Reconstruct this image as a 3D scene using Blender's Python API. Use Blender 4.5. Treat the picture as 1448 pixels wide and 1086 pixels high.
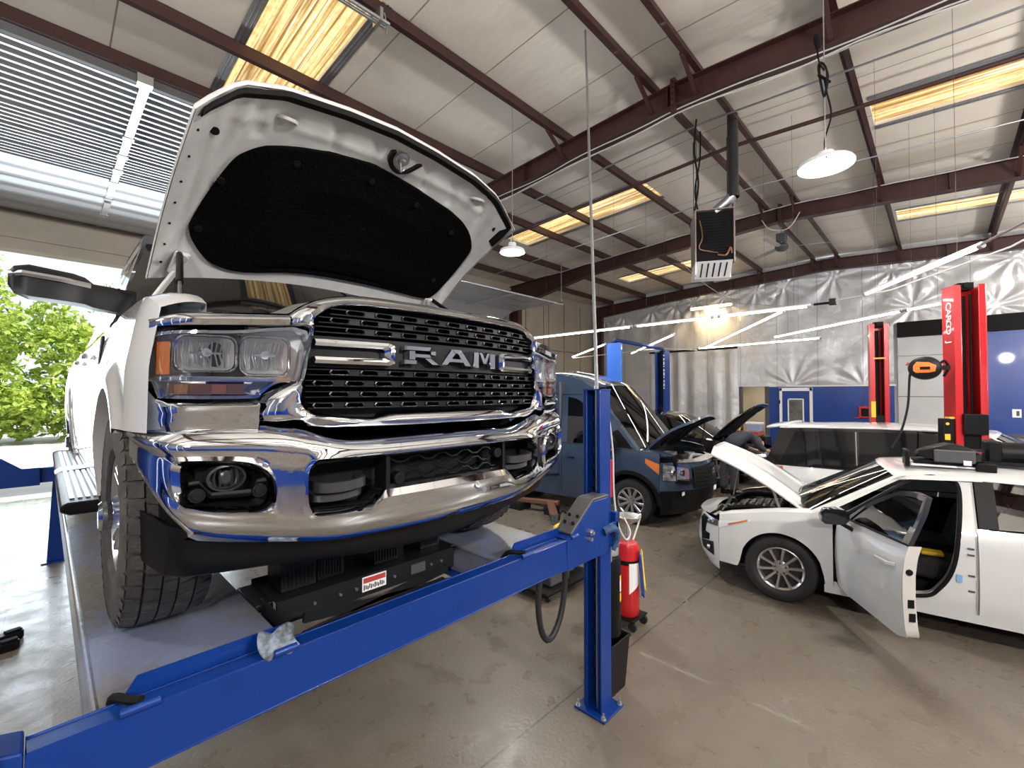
import bpy, bmesh, math, random
from mathutils import Vector, Matrix
random.seed(7)
for _o in list(bpy.data.objects): bpy.data.objects.remove(_o)
SC = bpy.context.scene
COL = SC.collection
PI = math.pi
def V(*a): return Vector(a)
# ---------------------------------------------------------------- camera
cam_d = bpy.data.cameras.new('camera'); cam = bpy.data.objects.new('camera', cam_d); COL.objects.link(cam)
cam_d.sensor_width = 36.0; cam_d.lens = 633.0/1448.0*36.0; cam_d.clip_end = 300; cam_d.clip_start = .05
_a = math.radians(43.75); _p = math.atan(13/633.0)
_F = V(math.cos(_a)*math.cos(_p), math.sin(_a)*math.cos(_p), math.sin(_p))
cam.location = (0, 0, 2.1); cam.rotation_euler = _F.to_track_quat('-Z', 'Y').to_euler()
SC.camera = cam
# ---------------------------------------------------------------- view, sky, sun, lamps
SC.view_settings.view_transform = 'Standard'; SC.view_settings.look = 'None'
SC.view_settings.gamma = 1.0; SC.view_settings.use_curve_mapping = False
SC.view_settings.exposure = 0.8
W = bpy.data.worlds.new('sky'); SC.world = W; W.use_nodes = True
_n = W.node_tree.nodes; _n.clear()
_sky = _n.new('ShaderNodeTexSky'); _sky.sky_type = 'HOSEK_WILKIE'; _sky.turbidity = 6.0; _sky.ground_albedo = .5
_sky.sun_direction = V(.35, -.45, .82).normalized()
_bg = _n.new('ShaderNodeBackground'); _bg.inputs[1].default_value = 1.75
_wo = _n.new('ShaderNodeOutputWorld')
_mx = _n.new('ShaderNodeMix'); _mx.data_type = 'RGBA'; _mx.inputs[0].default_value = .45; _mx.inputs[7].default_value = (.62, .66, .70, 1)
W.node_tree.links.new(_sky.outputs[0], _mx.inputs[6]); W.node_tree.links.new(_mx.outputs[2], _bg.inputs[0]); W.node_tree.links.new(_bg.outputs[0], _wo.inputs[0])
def lamp(kind, name, loc, power, color=(1, 1, 1), size=None, direction=None, angle=None):
    d = bpy.data.lights.new(name, kind); o = bpy.data.objects.new(name, d); COL.objects.link(o)
    o.location = loc; d.energy = power; d.color = color
    if size:
        d.shape = 'RECTANGLE'; d.size, d.size_y = size
    if direction: o.rotation_euler = Vector(direction).to_track_quat('-Z', 'Y').to_euler()
    if angle is not None: d.angle = angle
    return o
lamp('SUN', 'sun', (0, 30, 20), 4.2, (1, .96, .88), direction=(-.35, .45, -.82), angle=.01)
# daylight entering through the two open vehicle doors
lamp('AREA', 'daylight_main_door', (1.2, 12.95, 2.4), 240, (.80, .90, 1), (4.2, 4.4), (0, -1, -.40))
# unseen fill lamps added outside the picture to brighten the ceiling and truck front
for _x, _y, _e in ((-3, -3, 520), (2.2, -3.6, 560), (9, -4.4, 520), (-3.5, 4, 300), (15.5, -4.8, 480)):
    _l = lamp('POINT', 'unseen_fill_lamp', (_x, _y, 4.3), _e, (1, .96, .91)); _l.data.shadow_soft_size = .25
# ---------------------------------------------------------------- materials
def mat(name, col, rough=.5, metal=0., coat=0., noise=None, bump=None, spec=None, emit=None, trans=0., alpha=1., ior=None):
    m = bpy.data.materials.new(name); m.use_nodes = True
    nt = m.node_tree; N = nt.nodes; L = nt.links; b = N['Principled BSDF']
    c = tuple(col)+(1,) if len(col) == 3 else col
    b.inputs['Base Color'].default_value = c; b.inputs['Roughness'].default_value = rough; b.inputs['Metallic'].default_value = metal
    b.inputs['Coat Weight'].default_value = coat; b.inputs['Coat Roughness'].default_value = .04
    b.inputs['Transmission Weight'].default_value = trans; b.inputs['Alpha'].default_value = alpha
    if ior: b.inputs['IOR'].default_value = ior
    if spec is not None: b.inputs['Specular IOR Level'].default_value = spec
    if emit: b.inputs['Emission Color'].default_value = tuple(emit[0])+(1,); b.inputs['Emission Strength'].default_value = emit[1]
    if noise or bump: tc = N.new('ShaderNodeTexCoord')
    if noise:   # (scale, second colour, low, high[, stretch])
        nz = N.new('ShaderNodeTexNoise'); nz.inputs['Scale'].default_value = noise[0]; nz.inputs['Detail'].default_value = 6; nz.inputs['Roughness'].default_value = .65
        mp = N.new('ShaderNodeMapping'); mp.inputs['Scale'].default_value = noise[4] if len(noise) > 4 else (1, 1, 1)
        L.new(tc.outputs['Object'], mp.inputs[0]); L.new(mp.outputs[0], nz.inputs['Vector'])
        rp = N.new('ShaderNodeMapRange'); rp.inputs[1].default_value = noise[2]; rp.inputs[2].default_value = noise[3]
        L.new(nz.outputs['Fac'], rp.inputs[0])
        mx = N.new('ShaderNodeMix'); mx.data_type = 'RGBA'; mx.inputs[6].default_value = c; mx.inputs[7].default_value = tuple(noise[1])+(1,)
        L.new(rp.outputs[0], mx.inputs[0]); L.new(mx.outputs[2], b.inputs['Base Color'])
    if bump:    # (scale, strength[, stretch[, distance]])
        nb = N.new('ShaderNodeTexNoise'); nb.inputs['Scale'].default_value = bump[0]; nb.inputs['Detail'].default_value = 5
        mp2 = N.new('ShaderNodeMapping'); mp2.inputs['Scale'].default_value = bump[2] if len(bump) > 2 else (1, 1, 1)
        L.new(tc.outputs['Object'], mp2.inputs[0]); L.new(mp2.outputs[0], nb.inputs['Vector'])
        bp = N.new('ShaderNodeBump'); bp.inputs['Strength'].default_value = bump[1]; bp.inputs['Distance'].default_value = bump[3] if len(bump) > 3 else .02
        L.new(nb.outputs['Fac'], bp.inputs['Height']); L.new(bp.outputs[0], b.inputs['Normal'])
    return m
M = {}
M['chrome'] = mat('chrome', (.70, .735, .79), .045, 1.)
M['satin'] = mat('satin_silver', (.62, .63, .65), .28, 1.)
M['alloy'] = mat('alloy', (.50, .48, .45), .32, .9)
M['white'] = mat('white_paint', (.62, .62, .615), .3, 0, 1.)
M['primer'] = mat('hood_underside_paint', (.60, .60, .585), .42, 0, .25, noise=(9, (.53, .525, .51), .45, .7))
M['blue'] = mat('blue_enamel', (.0024, .030, .19), .38, 0, .08, spec=.3, noise=(5, (.0024, .024, .15), .5, .8))
M['bluedirty'] = mat('worn_blue_deck', (.22, .25, .37), .34, .3, .2, noise=(2.6, (.20, .175, .135), .40, .58, (1, .5, 1)), bump=(25, .15))
M['red'] = mat('red_enamel', (.52, .012, .016), .3, 0, .4)
M['black'] = mat('black_plastic', (.0045, .0045, .005), .42, spec=.22)
M['blackm'] = mat('matte_black', (.004, .004, .0045), .7, spec=.2)
M['gloss'] = mat('gloss_black', (.006, .006, .007), .08, 0, 1.)
M['rubber'] = mat('tyre_rubber', (.045, .042, .039), .75, noise=(14, (.10, .09, .078), .45, .75), bump=(60, .3))
M['rubberclean'] = mat('clean_tyre_rubber', (.012, .012, .012), .6)
M['liner'] = mat('hood_liner_felt', (.0028, .0028, .003), .95, bump=(60, .6), spec=.05)
M['grey'] = mat('grey_plastic', (.07, .07, .074), .5)
M['cover'] = mat('grey_radiator_cover', (.17, .165, .155), .5, noise=(5, (.12, .115, .11), .4, .7))
M['steel'] = mat('maroon_steel', (.040, .0125, .011), .5, 0, .1, noise=(2.5, (.055, .018, .014), .4, .7))
M['galv'] = mat('galvanised_steel', (.42, .44, .47), .33, .85, noise=(4, (.50, .52, .55), .4, .7, (1, 8, 1)))
M['zinc'] = mat('bare_steel', (.5, .5, .5), .35, .9)
M['ledoff'] = mat('lamp_housing', (.75, .75, .76), .35)
M['led'] = mat('led_tube_light', (1, 1, 1), .5, emit=((1, .97, .93), 13))
M['warm'] = mat('warm_tube_light', (1, .9, .7), .5, emit=((1, .78, .42), 6))
M['orange'] = mat('orange_plastic', (.85, .16, .02), .4)
M['yellow'] = mat('yellow_plastic', (.85, .55, .03), .45)
M['paper'] = mat('white_paper', (.85, .85, .84), .6)
M['amber'] = mat('amber_lens', (.52, .15, .025), .15, 0, 1.)
M['glass'] = mat('dark_tinted_glass', (.006, .007, .008), .03, 0, 0., spec=.45)
def clear_mat(name, tint=(1, 1, 1), refl=.10):
    m = bpy.data.materials.new(name); m.use_nodes = True; N = m.node_tree.nodes; L = m.node_tree.links
    t = N.new('ShaderNodeBsdfTransparent'); t.inputs[0].default_value = tint+(1,); g = N.new('ShaderNodeBsdfGlossy'); g.inputs['Roughness'].default_value = .02
    fr = N.new('ShaderNodeLayerWeight'); fr.inputs[0].default_value = .35; ad = N.new('ShaderNodeMath'); ad.operation = 'MULTIPLY_ADD'; ad.inputs[1].default_value = .6; ad.inputs[2].default_value = refl
    L.new(fr.outputs['Fresnel'], ad.inputs[0]); mx = N.new('ShaderNodeMixShader'); L.new(ad.outputs[0], mx.inputs[0]); L.new(t.outputs[0], mx.inputs[1]); L.new(g.outputs[0], mx.inputs[2])
    L.new(mx.outputs[0], N['Material Output'].inputs[0]); return m
M['clear'] = clear_mat('clear_lens'); M['tint'] = clear_mat('tinted_screen', (.45, .52, .52), .12); M['dtint'] = clear_mat('dark_window', (.06, .065, .07), .12)
M['vanpaint'] = mat('slate_blue_metallic', (.050, .080, .135), .24, .5, 1.)
M['carblack'] = mat('black_car_paint', (.008, .008, .009), .1, 0, 1.)
M['suvpaint'] = mat('pearl_white_paint', (.62, .63, .64), .28, 0, 1.)
M['wire'] = mat('pale_cable', (.55, .54, .52), .5)
M['alum'] = mat('cast_aluminium', (.55, .55, .54), .4, .8, noise=(20, (.3, .3, .3), .4, .7))
# ---------------------------------------------------------------- mesh helper
class MB:
    def __init__(s): s.v = []; s.f = []; s.off = V(0, 0, 0)
    def add(s, vs, fs):
        n = len(s.v); s.v += [tuple(v) for v in vs]; s.f += [tuple(i+n for i in f) for f in fs]; return s
    def box(s, x0, x1, y0, y1, z0, z1):
        return s.add([(x, y, z) for x in (x0, x1) for y in (y0, y1) for z in (z0, z1)],
                     [(0, 1, 3, 2), (4, 6, 7, 5), (0, 4, 5, 1), (2, 3, 7, 6), (0, 2, 6, 4), (1, 5, 7, 3)])
    def bar(s, p, q, w, h, up=(0, 0, 1)):
        p, q = Vector(p), Vector(q); d = (q-p).normalized(); sd = d.cross(Vector(up))
        if sd.length < 1e-5: sd = d.cross(V(0, 1, 0))
        sd.normalize(); u = sd.cross(d).normalized(); sd *= w/2; u *= h/2
        return s.add([p-sd-u, p+sd-u, p+sd+u, p-sd+u, q-sd-u, q+sd-u, q+sd+u, q-sd+u],
                     [(3, 2, 1, 0), (4, 5, 6, 7), (0, 1, 5, 4), (1, 2, 6, 5), (2, 3, 7, 6), (3, 0, 4, 7)])
    def cyl(s, p, q, r, r2=None, n=16, cap=True):
        r2 = r if r2 is None else r2; p, q = Vector(p), Vector(q); d = (q-p).normalized()
        a = d.orthogonal().normalized(); b = d.cross(a); vs = []
        for c, rr in ((p, r), (q, r2)):
            vs += [c+(a*math.cos(2*PI*i/n)+b*math.sin(2*PI*i/n))*rr for i in range(n)]
        fs = [(i, (i+1) % n, n+(i+1) % n, n+i) for i in range(n)]
        if cap: fs += [tuple(range(n-1, -1, -1)), tuple(range(n, 2*n))]
        return s.add(vs, fs)
    def tube(s, pts, r, n=8, closed=False, cap=True):
        pts = [Vector(p) for p in pts]; k = len(pts); rings = []; a = None
        for i, p in enumerate(pts):
            t = (pts[(i+1) % k]-pts[i-1]) if closed else (pts[min(i+1, k-1)]-pts[max(i-1, 0)])
            t.normalize()
            if a is None: a = t.orthogonal().normalized()
            a = (a-t*a.dot(t)).normalized(); b = t.cross(a); rr = r[i] if isinstance(r, (list, tuple)) else r
            rings.append([p+(a*math.cos(2*PI*j/n)+b*math.sin(2*PI*j/n))*rr for j in range(n)])
        return s.loft(rings, closed_u=closed, cap=cap and not closed)
    def loft(s, rings, closed_u=False, cap=True, closed_v=True):
        k, n = len(rings), len(rings[0]); vs = [v for r in rings for v in r]; fs = []
        for i in range(k if closed_u else k-1):
            for j in range(n if closed_v else n-1):
                i2, j2 = (i+1) % k, (j+1) % n
                fs.append((i*n+j, i*n+j2, i2*n+j2, i2*n+j))
        if cap and not closed_u and closed_v: fs += [tuple(range(n-1, -1, -1)), tuple((k-1)*n+j for j in range(n))]
        return s.add(vs, fs)
    def lathe(s, prof, c, axis=(0, 0, 1), n=24, cap=False):
        c = Vector(c); d = Vector(axis).normalized(); a = d.orthogonal().normalized(); b = d.cross(a)
        return s.loft([[c+d*h+(a*math.cos(2*PI*j/n)+b*math.sin(2*PI*j/n))*r for j in range(n)] for r, h in prof], cap=cap)
    def prism(s, poly, o, u, w, d):
        o, u, w, d = Vector(o), Vector(u), Vector(w), Vector(d); n = len(poly)
        vs = [o+u*a+w*b for a, b in poly]; vs += [v+d for v in vs]
        return s.add(vs, [tuple(range(n-1, -1, -1)), tuple(range(n, 2*n))]+[(i, (i+1) % n, n+(i+1) % n, n+i) for i in range(n)])
    def grid(s, fn, nu, nv):
        vs = [fn(i/nu, j/nv) for i in range(nu+1) for j in range(nv+1)]
        return s.add(vs, [(i*(nv+1)+j, (i+1)*(nv+1)+j, (i+1)*(nv+1)+j+1, i*(nv+1)+j+1) for i in range(nu) for j in range(nv)])
    def sh(s, x, y, z): s.v = [(a+x, b+y, c+z) for a, b, c in s.v]; return s
    def build(s, name, m, parent=None, sm=35, bevel=0, solid=0, soff=-1, sub=0, seg=2):
        me = bpy.data.meshes.new(name); me.from_pydata(s.v, [], s.f); me.validate()
        bm = bmesh.new(); bm.from_mesh(me); bmesh.ops.remove_doubles(bm, verts=bm.verts, dist=1e-5); bmesh.ops.recalc_face_normals(bm, faces=bm.faces); bm.to_mesh(me); bm.free()
        ms = m if isinstance(m, (list, tuple)) else [m]
        for q in ms: me.materials.append(M[q] if isinstance(q, str) else q)
        if sm:
            me.shade_smooth(); me.set_sharp_from_angle(angle=math.radians(sm))
        o = bpy.data.objects.new(name, me); COL.objects.link(o)
        if parent is not None: o.parent = parent
        if solid:
            d = o.modifiers.new('solid', 'SOLIDIFY'); d.thickness = solid; d.offset = soff
        if bevel:
            d = o.modifiers.new('bevel', 'BEVEL'); d.width = bevel; d.segments = seg; d.limit_method = 'ANGLE'; d.angle_limit = math.radians(40)
        if sub:
            d = o.modifiers.new('sub', 'SUBSURF'); d.levels = sub; d.render_levels = sub
        return o
def tag(o, label=None, cat=None, group=None, kind=None):
    if label: o['label'] = label
    if cat: o['category'] = cat
    if group: o['group'] = group
    if kind: o['kind'] = kind
    return o
def thing(name, label, cat, loc=(0, 0, 0), rz=0, group=None):
    o = bpy.data.objects.new(name, None); COL.objects.link(o); o.location = loc; o.rotation_euler = (0, 0, rz); o.empty_display_size = .1
    return tag(o, label, cat, group)
def struct(mb, name, m, parent=None, **k):
    o = mb.build(name, m, parent, **k)
    if parent is None: o['kind'] = 'structure'
    return o
def copy_tree(o, parent=None):
    c = o.copy(); COL.objects.link(c)
    if parent is not None: c.parent = parent
    for ch in o.children: copy_tree(ch, c)
    return c
def lerp(a, b, t): return a+(b-a)*t
def pl(pts):
    """piecewise-linear function through (x, y) points"""
    pts = sorted(pts)
    def f(x):
        if x <= pts[0][0]: return pts[0][1]
        for (a, b), (c, d) in zip(pts, pts[1:]):
            if x <= c: return b if c == a else b+(d-b)*(x-a)/(c-a)
        return pts[-1][1]
    return f
def sp(pts, n=6, closed=False):
    """Catmull-Rom resampling of a polyline"""
    P = [Vector(p) for p in pts]; k = len(P); out = []
    for i in range(k if closed else k-1):
        g = (lambda j: P[j % k]) if closed else (lambda j: P[min(max(j, 0), k-1)])
        a, b, c, d = g(i-1), g(i), g(i+1), g(i+2)
        for j in range(n):
            t = j/n; out.append(.5*((2*b)+(c-a)*t+(2*a-5*b+4*c-d)*t*t+(3*b-a-3*c+d)*t**3))
    if not closed: out.append(P[-1])
    return out
def text_mesh(body, size, ext, m, name, parent, mtx, bevel=0):
    cu = bpy.data.curves.new(name, 'FONT'); cu.body = body; cu.size = size; cu.extrude = ext; cu.align_x = 'CENTER'; cu.align_y = 'CENTER'; cu.bevel_depth = bevel
    t = bpy.data.objects.new('tmp_text', cu); COL.objects.link(t); bpy.context.view_layer.update()
    me = bpy.data.meshes.new_from_object(t.evaluated_get(bpy.context.evaluated_depsgraph_get()))
    bpy.data.objects.remove(t)
    o = bpy.data.objects.new(name, me); COL.objects.link(o); me.materials.clear(); me.materials.append(M[m]); me.transform(mtx)
    if parent: o.parent = parent
    return o
# ================================================================ ROOM
def node_mat(name, rough, metal=0, coat=0):
    m = bpy.data.materials.new(name); m.use_nodes = True; nt = m.node_tree; b = nt.nodes['Principled BSDF']
    b.inputs['Roughness'].default_value = rough; b.inputs['Metallic'].default_value = metal; b.inputs['Coat Weight'].default_value = coat
    return m, nt.nodes, nt.links, b
def mth(N, L, op, a, b=None):
    n = N.new('ShaderNodeMath'); n.operation = op
    for i, x in enumerate((a, b)):
        if x is None: continue
        if isinstance(x, (int, float)): n.inputs[i].default_value = x
        else: L.new(x, n.inputs[i])
    return n.outputs[0]
def seam(N, L, x, off, per, w):
    """1 on a line of half width w every per metres"""
    t = mth(N, L, 'PINGPONG', mth(N, L, 'SUBTRACT', x, off), per/2)
    return mth(N, L, 'LESS_THAN', t, w)
def mixc(N, L, f, a, b):
    n = N.new('ShaderNodeMix'); n.data_type = 'RGBA'
    for i, x in ((0, f), (6, a), (7, b)):
        if isinstance(x, (int, float)): n.inputs[i].default_value = x
        elif isinstance(x, tuple): n.inputs[i].default_value = x+(1,)
        else: L.new(x, n.inputs[i])
    return n.outputs[2]
def noise(N, L, vec, sc, det=5, lo=.35, hi=.65, stretch=(1, 1, 1)):
    mp = N.new('ShaderNodeMapping'); mp.inputs['Scale'].default_value = stretch; L.new(vec, mp.inputs[0])
    n = N.new('ShaderNodeTexNoise'); n.inputs['Scale'].default_value = sc; n.inputs['Detail'].default_value = det; L.new(mp.outputs[0], n.inputs['Vector'])
    r = N.new('ShaderNodeMapRange'); r.inputs[1].default_value = lo; r.inputs[2].default_value = hi; L.new(n.outputs['Fac'], r.inputs[0])
    return r.outputs[0]
def floor_mat():
    m, N, L, b = node_mat('polished_concrete', .3, 0, .05)
    tc = N.new('ShaderNodeTexCoord'); ob = tc.outputs['Object']; sx = N.new('ShaderNodeSeparateXYZ'); L.new(ob, sx.inputs[0])
    c = mixc(N, L, noise(N, L, ob, .7, 8, .3, .7), (.150, .126, .098), (.128, .106, .082))
    c = mixc(N, L, mth(N, L, 'MULTIPLY', noise(N, L, ob, 9, 8, .3, .9), .22), c, (.10, .085, .07))
    c = mixc(N, L, mth(N, L, 'MULTIPLY', noise(N, L, ob, 2.2, 8, .3, .9), .2), c, (.23, .20, .165))
    j = mth(N, L, 'MAXIMUM', seam(N, L, sx.outputs[1], 1.89, 6.48, .007), seam(N, L, sx.outputs[0], -.225, 6.7, .007))
    c = mixc(N, L, j, c, (.05, .045, .04)); L.new(c, b.inputs['Base Color'])
    L.new(mth(N, L, 'ADD', mth(N, L, 'MULTIPLY', noise(N, L, ob, 5, 6), .2), .24), b.inputs['Roughness'])
    bp = N.new('ShaderNodeBump'); bp.inputs['Strength'].default_value = .12; bp.inputs['Distance'].default_value = .01; L.new(noise(N, L, ob, 38, 4, .2, .8), bp.inputs['Height']); L.new(bp.outputs[0], b.inputs['Normal'])
    return m
M['floor'] = floor_mat()
XW0, XW1, YW0, YW1 = -6.5, 19.45, -8.2, 12.8          # room extents
RY = 2.9                                               # ridge
def zr(y): return 6.86-.05*abs(y-RY)                   # rafter top / purlin bottom
fl = struct(MB().box(XW0-.3, XW1+5, YW0-.3, YW1+.3, -.25, 0), 'floor', 'floor', sm=0)
# ceiling insulation
def ceil_mat():
    m, N, L, b = node_mat('cream_roof_insulation', .55)
    tc = N.new('ShaderNodeTexCoord'); ob = tc.outputs['Object']; sx = N.new('ShaderNodeSeparateXYZ'); L.new(ob, sx.inputs[0])
    c = mixc(N, L, noise(N, L, ob, .5, 5), (.78, .73, .65), (.71, .655, .565))
    c = mixc(N, L, mth(N, L, 'MULTIPLY', noise(N, L, ob, 2.5, 7, .6, .8), .25), c, (.42, .36, .28))
    c = mixc(N, L, seam(N, L, sx.outputs[0], .55, 1.35, .010), c, (.30, .26, .20)); L.new(c, b.inputs['Base Color'])
    bp = N.new('ShaderNodeBump'); bp.inputs['Strength'].default_value = .35; bp.inputs['Distance'].default_value = .06; L.new(noise(N, L, ob, 1.6, 4, .2, .8, (1, .35, 1)), bp.inputs['Height']); L.new(bp.outputs[0], b.inputs['Normal'])
    return m
M['ceil'] = ceil_mat()
SKY = [(1.84, 2.84, 4.95, 9.3), (9.5, 10.5, 4.9, 9.35), (16.05, 17.0, 5.9, 9.4), (9.45, 10.42, -3.2, .8), (15.7, 16.62, -3.2, .8)]
def ceiling():
    mb = MB(); xs = sorted({XW0-.3, XW1+.3, *[a for s in SKY for a in s[:2]]}); ys = sorted({YW0-.3, YW1+.3, RY, *[a for s in SKY for a in s[2:]]})
    for x0, x1 in zip(xs, xs[1:]):
        for y0, y1 in zip(ys, ys[1:]):
            cx, cy = (x0+x1)/2, (y0+y1)/2
            if any(s[0] < cx < s[1] and s[2] < cy < s[3] for s in SKY): continue
            za, zb = zr(y0)+.23, zr(y1)+.23
            mb.add([(x0, y0, za), (x1, y0, za), (x1, y1, zb), (x0, y1, zb), (x0, y0, za+.12), (x1, y0, za+.12), (x1, y1, zb+.12), (x0, y1, zb+.12)],
                   [(0, 1, 2, 3), (7, 6, 5, 4), (0, 4, 5, 1), (1, 5, 6, 2), (2, 6, 7, 3), (3, 7, 4, 0)])
    return struct(mb, 'ceiling', 'ceil', sm=0)
ceiling()
def skylight_mat():
    m, N, L, b = node_mat('weathered_fibreglass', .5)
    tc = N.new('ShaderNodeTexCoord'); ob = tc.outputs['Object']
    st = noise(N, L, ob, 3.2, 6, .38, .62, (8, .10, 1)); gr = noise(N, L, ob, 16, 6, .42, .7, (1.6, .6, 1))
    c = mixc(N, L, st, (.20, .105, .03), (.90, .66, .30)); c = mixc(N, L, mth(N, L, 'MULTIPLY', gr, .55), c, (.30, .18, .07))
    c = mixc(N, L, noise(N, L, ob, 5, 4, .56, .70, (9, .08, 1)), c, (1.0, .93, .72))
    L.new(c, b.inputs['Base Color']); L.new(c, b.inputs['Emission Color']); b.inputs['Emission Strength'].default_value = .9
    return m
M['skyl'] = skylight_mat()
for i, (x0, x1, y0, y1) in enumerate(SKY):
    n = 48; w = .004
    def rib(u, v):
        y = lerp(y0, y1, v); x = lerp(x0, x1, u)
        return (x, y, zr(y)+.30+.022*math.sin(u*2*PI*7))
    o = struct(MB().grid(rib, 84, 8), 'window_%d' % (i+1), 'skyl', sm=60)
    fr = MB()
    for xx in (x0-.14, x1+.0):
        fr.add([(xx, y0, zr(y0)+.22), (xx+.14, y0, zr(y0)+.22), (xx+.14, y1, zr(y1)+.22), (xx, y1, zr(y1)+.22)], [(0, 1, 2, 3)])
        fr.tube([(xx+.05, y0, zr(y0)+.225), (xx+.05, y1, zr(y1)+.225)], .018, 6); fr.tube([(xx+.10, y0, zr(y0)+.225), (xx+.10, y1, zr(y1)+.225)], .012, 6)
    fr.build('flashing', 'galv', o)
# steel frame: rafters with columns, purlins
def ibeam(mb, sec, X, bw=.2, tf=.014):
    """welded I section in the plane x = X through stations (y, zbottom, ztop)"""
    for (y0, b0, t0), (y1, b1, t1) in zip(sec, sec[1:]):
        for (za, zb) in ((b0, b1), (t0-tf*1.2, t1-tf*1.2)):
            h = tf*1.2
            mb.add([(X-bw/2, y0, za), (X+bw/2, y0, za), (X+bw/2, y1, zb), (X-bw/2, y1, zb), (X-bw/2, y0, za+h), (X+bw/2, y0, za+h), (X+bw/2, y1, zb+h), (X-bw/2, y1, zb+h)],
                   [(3, 2, 1, 0), (4, 5, 6, 7), (0, 1, 5, 4), (1, 2, 6, 5), (2, 3, 7, 6), (3, 0, 4, 7)])
        t = .012
        mb.add([(X-t/2, y0, b0), (X+t/2, y0, b0), (X+t/2, y1, b1), (X-t/2, y1, b1), (X-t/2, y0, t0), (X+t/2, y0, t0), (X+t/2, y1, t1), (X-t/2, y1, t1)],
               [(1, 2, 6, 5), (3, 0, 4, 7), (0, 1, 5, 4), (2, 3, 7, 6)])
RX = [-1.35, 6.7, 13.0, 19.25]
PY = [11.6, 9.9, 8.12, 6.83, 4.97, 3.24, 2.55, .91, -1.15, -2.9, -4.6, -6.3]
rlab = ['maroon rafter over the camera side of the truck bay', 'deep maroon rafter crossing above the open truck hood with bundled cables', 'maroon rafter beyond the unit heater, on the column by the second door', 'maroon end rafter running along the top of the silver sheeting']
for X, lb in zip(RX, rlab):
    zb = lambda y: 6.49-.05*abs(y-RY)
    sec = [(YW0+.1, zb(YW0)-.1, zr(YW0)), (RY, zb(RY), zr(RY)), (8.8, zb(8.8)-.03, zr(8.8)), (11.7, 5.62 if X != RX[3] else 5.9, zr(11.7)), (12.5, 5.55 if X != RX[3] else 5.86, zr(12.5))]
    if X == RX[1]: sec[1] = (RY, 6.50, 6.86)
    r = thing('roof_rafter', lb, 'rafter', (X, RY, 6.49)); r['kind'] = 'structure'
    mb = MB(); ibeam(mb, [(y-RY, b-6.49, t-6.49) for y, b, t in sec], 0, .22)
    for sy in (3.0, 6.0, 9.6, -.2, -4):
        mb.box(-.1, .1, sy-RY-.006, sy-RY+.006, zb(sy)-6.49+.02, zr(sy)-6.49-.02)
    mb.build('girder', 'steel', r, sm=0)
    pm = MB(); pm.box(-.12, .12, 2.9-RY-.035, 2.9-RY+.035, -.08, .44)
    for k in range(5):
        for sx in (-.13, .13): pm.cyl((sx-.02, .0, .02+k*.09), (sx+.02, .0, .02+k*.09), .014, n=8)
    if X in (RX[1], RX[2]): pm.build('splice_plate', 'steel', r, sm=0)
    if X != RX[1] or True:
        cm = MB(); d = .5 if X in RX[:3] else .35
        cm.box(-.11, .11, 12.5-RY-d, 12.5-RY-d+.016, -6.49, -.9+(.1 if X < 19 else .4)); cm.box(-.11, .11, 12.5-RY-.016, 12.5-RY, -6.49, -.25); cm.box(-.006, .006, 12.5-RY-d, 12.5-RY, -6.49, -.55)
        cm.build('column', 'steel', r, sm=0)
    br = MB()
    for y in PY[2:9]:
        if y in (6.83, 8.12): continue
        for sg in (-1, 1) if y != 9.9 else (-1,):
            br.bar((sg*.03, y-RY, zb(y)-6.49+.03), (sg*.62, y-RY, zr(y)-6.49+.02), .05, .05)
    br.build('flange_brace', 'steel', r, sm=0)
pl_names = ['by the door wall', 'second from the door wall', 'third from the door wall, above the open sectional door', 'fourth from the door wall', 'carrying the far small round lamp', 'just on the door side of the ridge', 'just past the ridge on the camera side', 'carrying the big bright round lamp', 'crossing the corner skylights', 'beyond the corner skylights', 'second past the corner skylights', 'last before the camera-side wall']
for y, nm in zip(PY, pl_names):
    z = zr(y)
    p = MB(); x0, x1 = XW0, XW1-.05
    # Z shaped purlin: web and two flanges with lips
    p.box(x0, x1, -.004, .004, 0, .22); p.box(x0, x1, -.075, .004, 0, .006); p.box(x0, x1, -.004, .075, .214, .22); p.box(x0, x1, -.078, -.072, 0, .02)
    o = p.build('roof_purlin', 'steel', sm=0); o.location = (0, y, z); tag(o, 'dark maroon roof purlin '+nm, 'purlin', 'roof purlins', 'structure')
# bridging line under the purlins (maroon pipe)
# walls
M['beige'] = mat('beige_wall_panel', (.40, .35, .28), .6, noise=(1.2, (.34, .30, .24), .4, .7))
M['wgrey'] = mat('pale_grey_panel', (.55, .55, .56), .45, noise=(1.5, (.48, .48, .49), .4, .7))
M['bluewall'] = mat('blue_wall_paint', (.004, .040, .25), .32, 0, .4)
def foil_mat():
    m, N, L, b = node_mat('silver_sheeting', .36, .35)
    tc = N.new('ShaderNodeTexCoord'); ob = tc.outputs['Object']; sx = N.new('ShaderNodeSeparateXYZ'); L.new(ob, sx.inputs[0])
    c = mixc(N, L, noise(N, L, ob, 1.2, 5), (.66, .665, .68), (.55, .555, .57))
    c = mixc(N, L, seam(N, L, sx.outputs[1], .6, 1.3, .008), c, (.30, .30, .31)); L.new(c, b.inputs['Base Color'])
    bp = N.new('ShaderNodeBump'); bp.inputs['Strength'].default_value = .6; bp.inputs['Distance'].default_value = .05; L.new(noise(N, L, ob, 2.2, 6, .2, .8, (1, 1, .8)), bp.inputs['Height']); L.new(bp.outputs[0], b.inputs['Normal'])
    return m
M['foil'] = foil_mat()
DW = [(-1.05, 3.35, 4.82), (7.7, 11.9, 4.3)]          # vehicle door openings x0, x1, head
lw = MB(); T = .12
xs = [XW0, DW[0][0], DW[0][1], DW[1][0], DW[1][1], XW1+.3]
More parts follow.
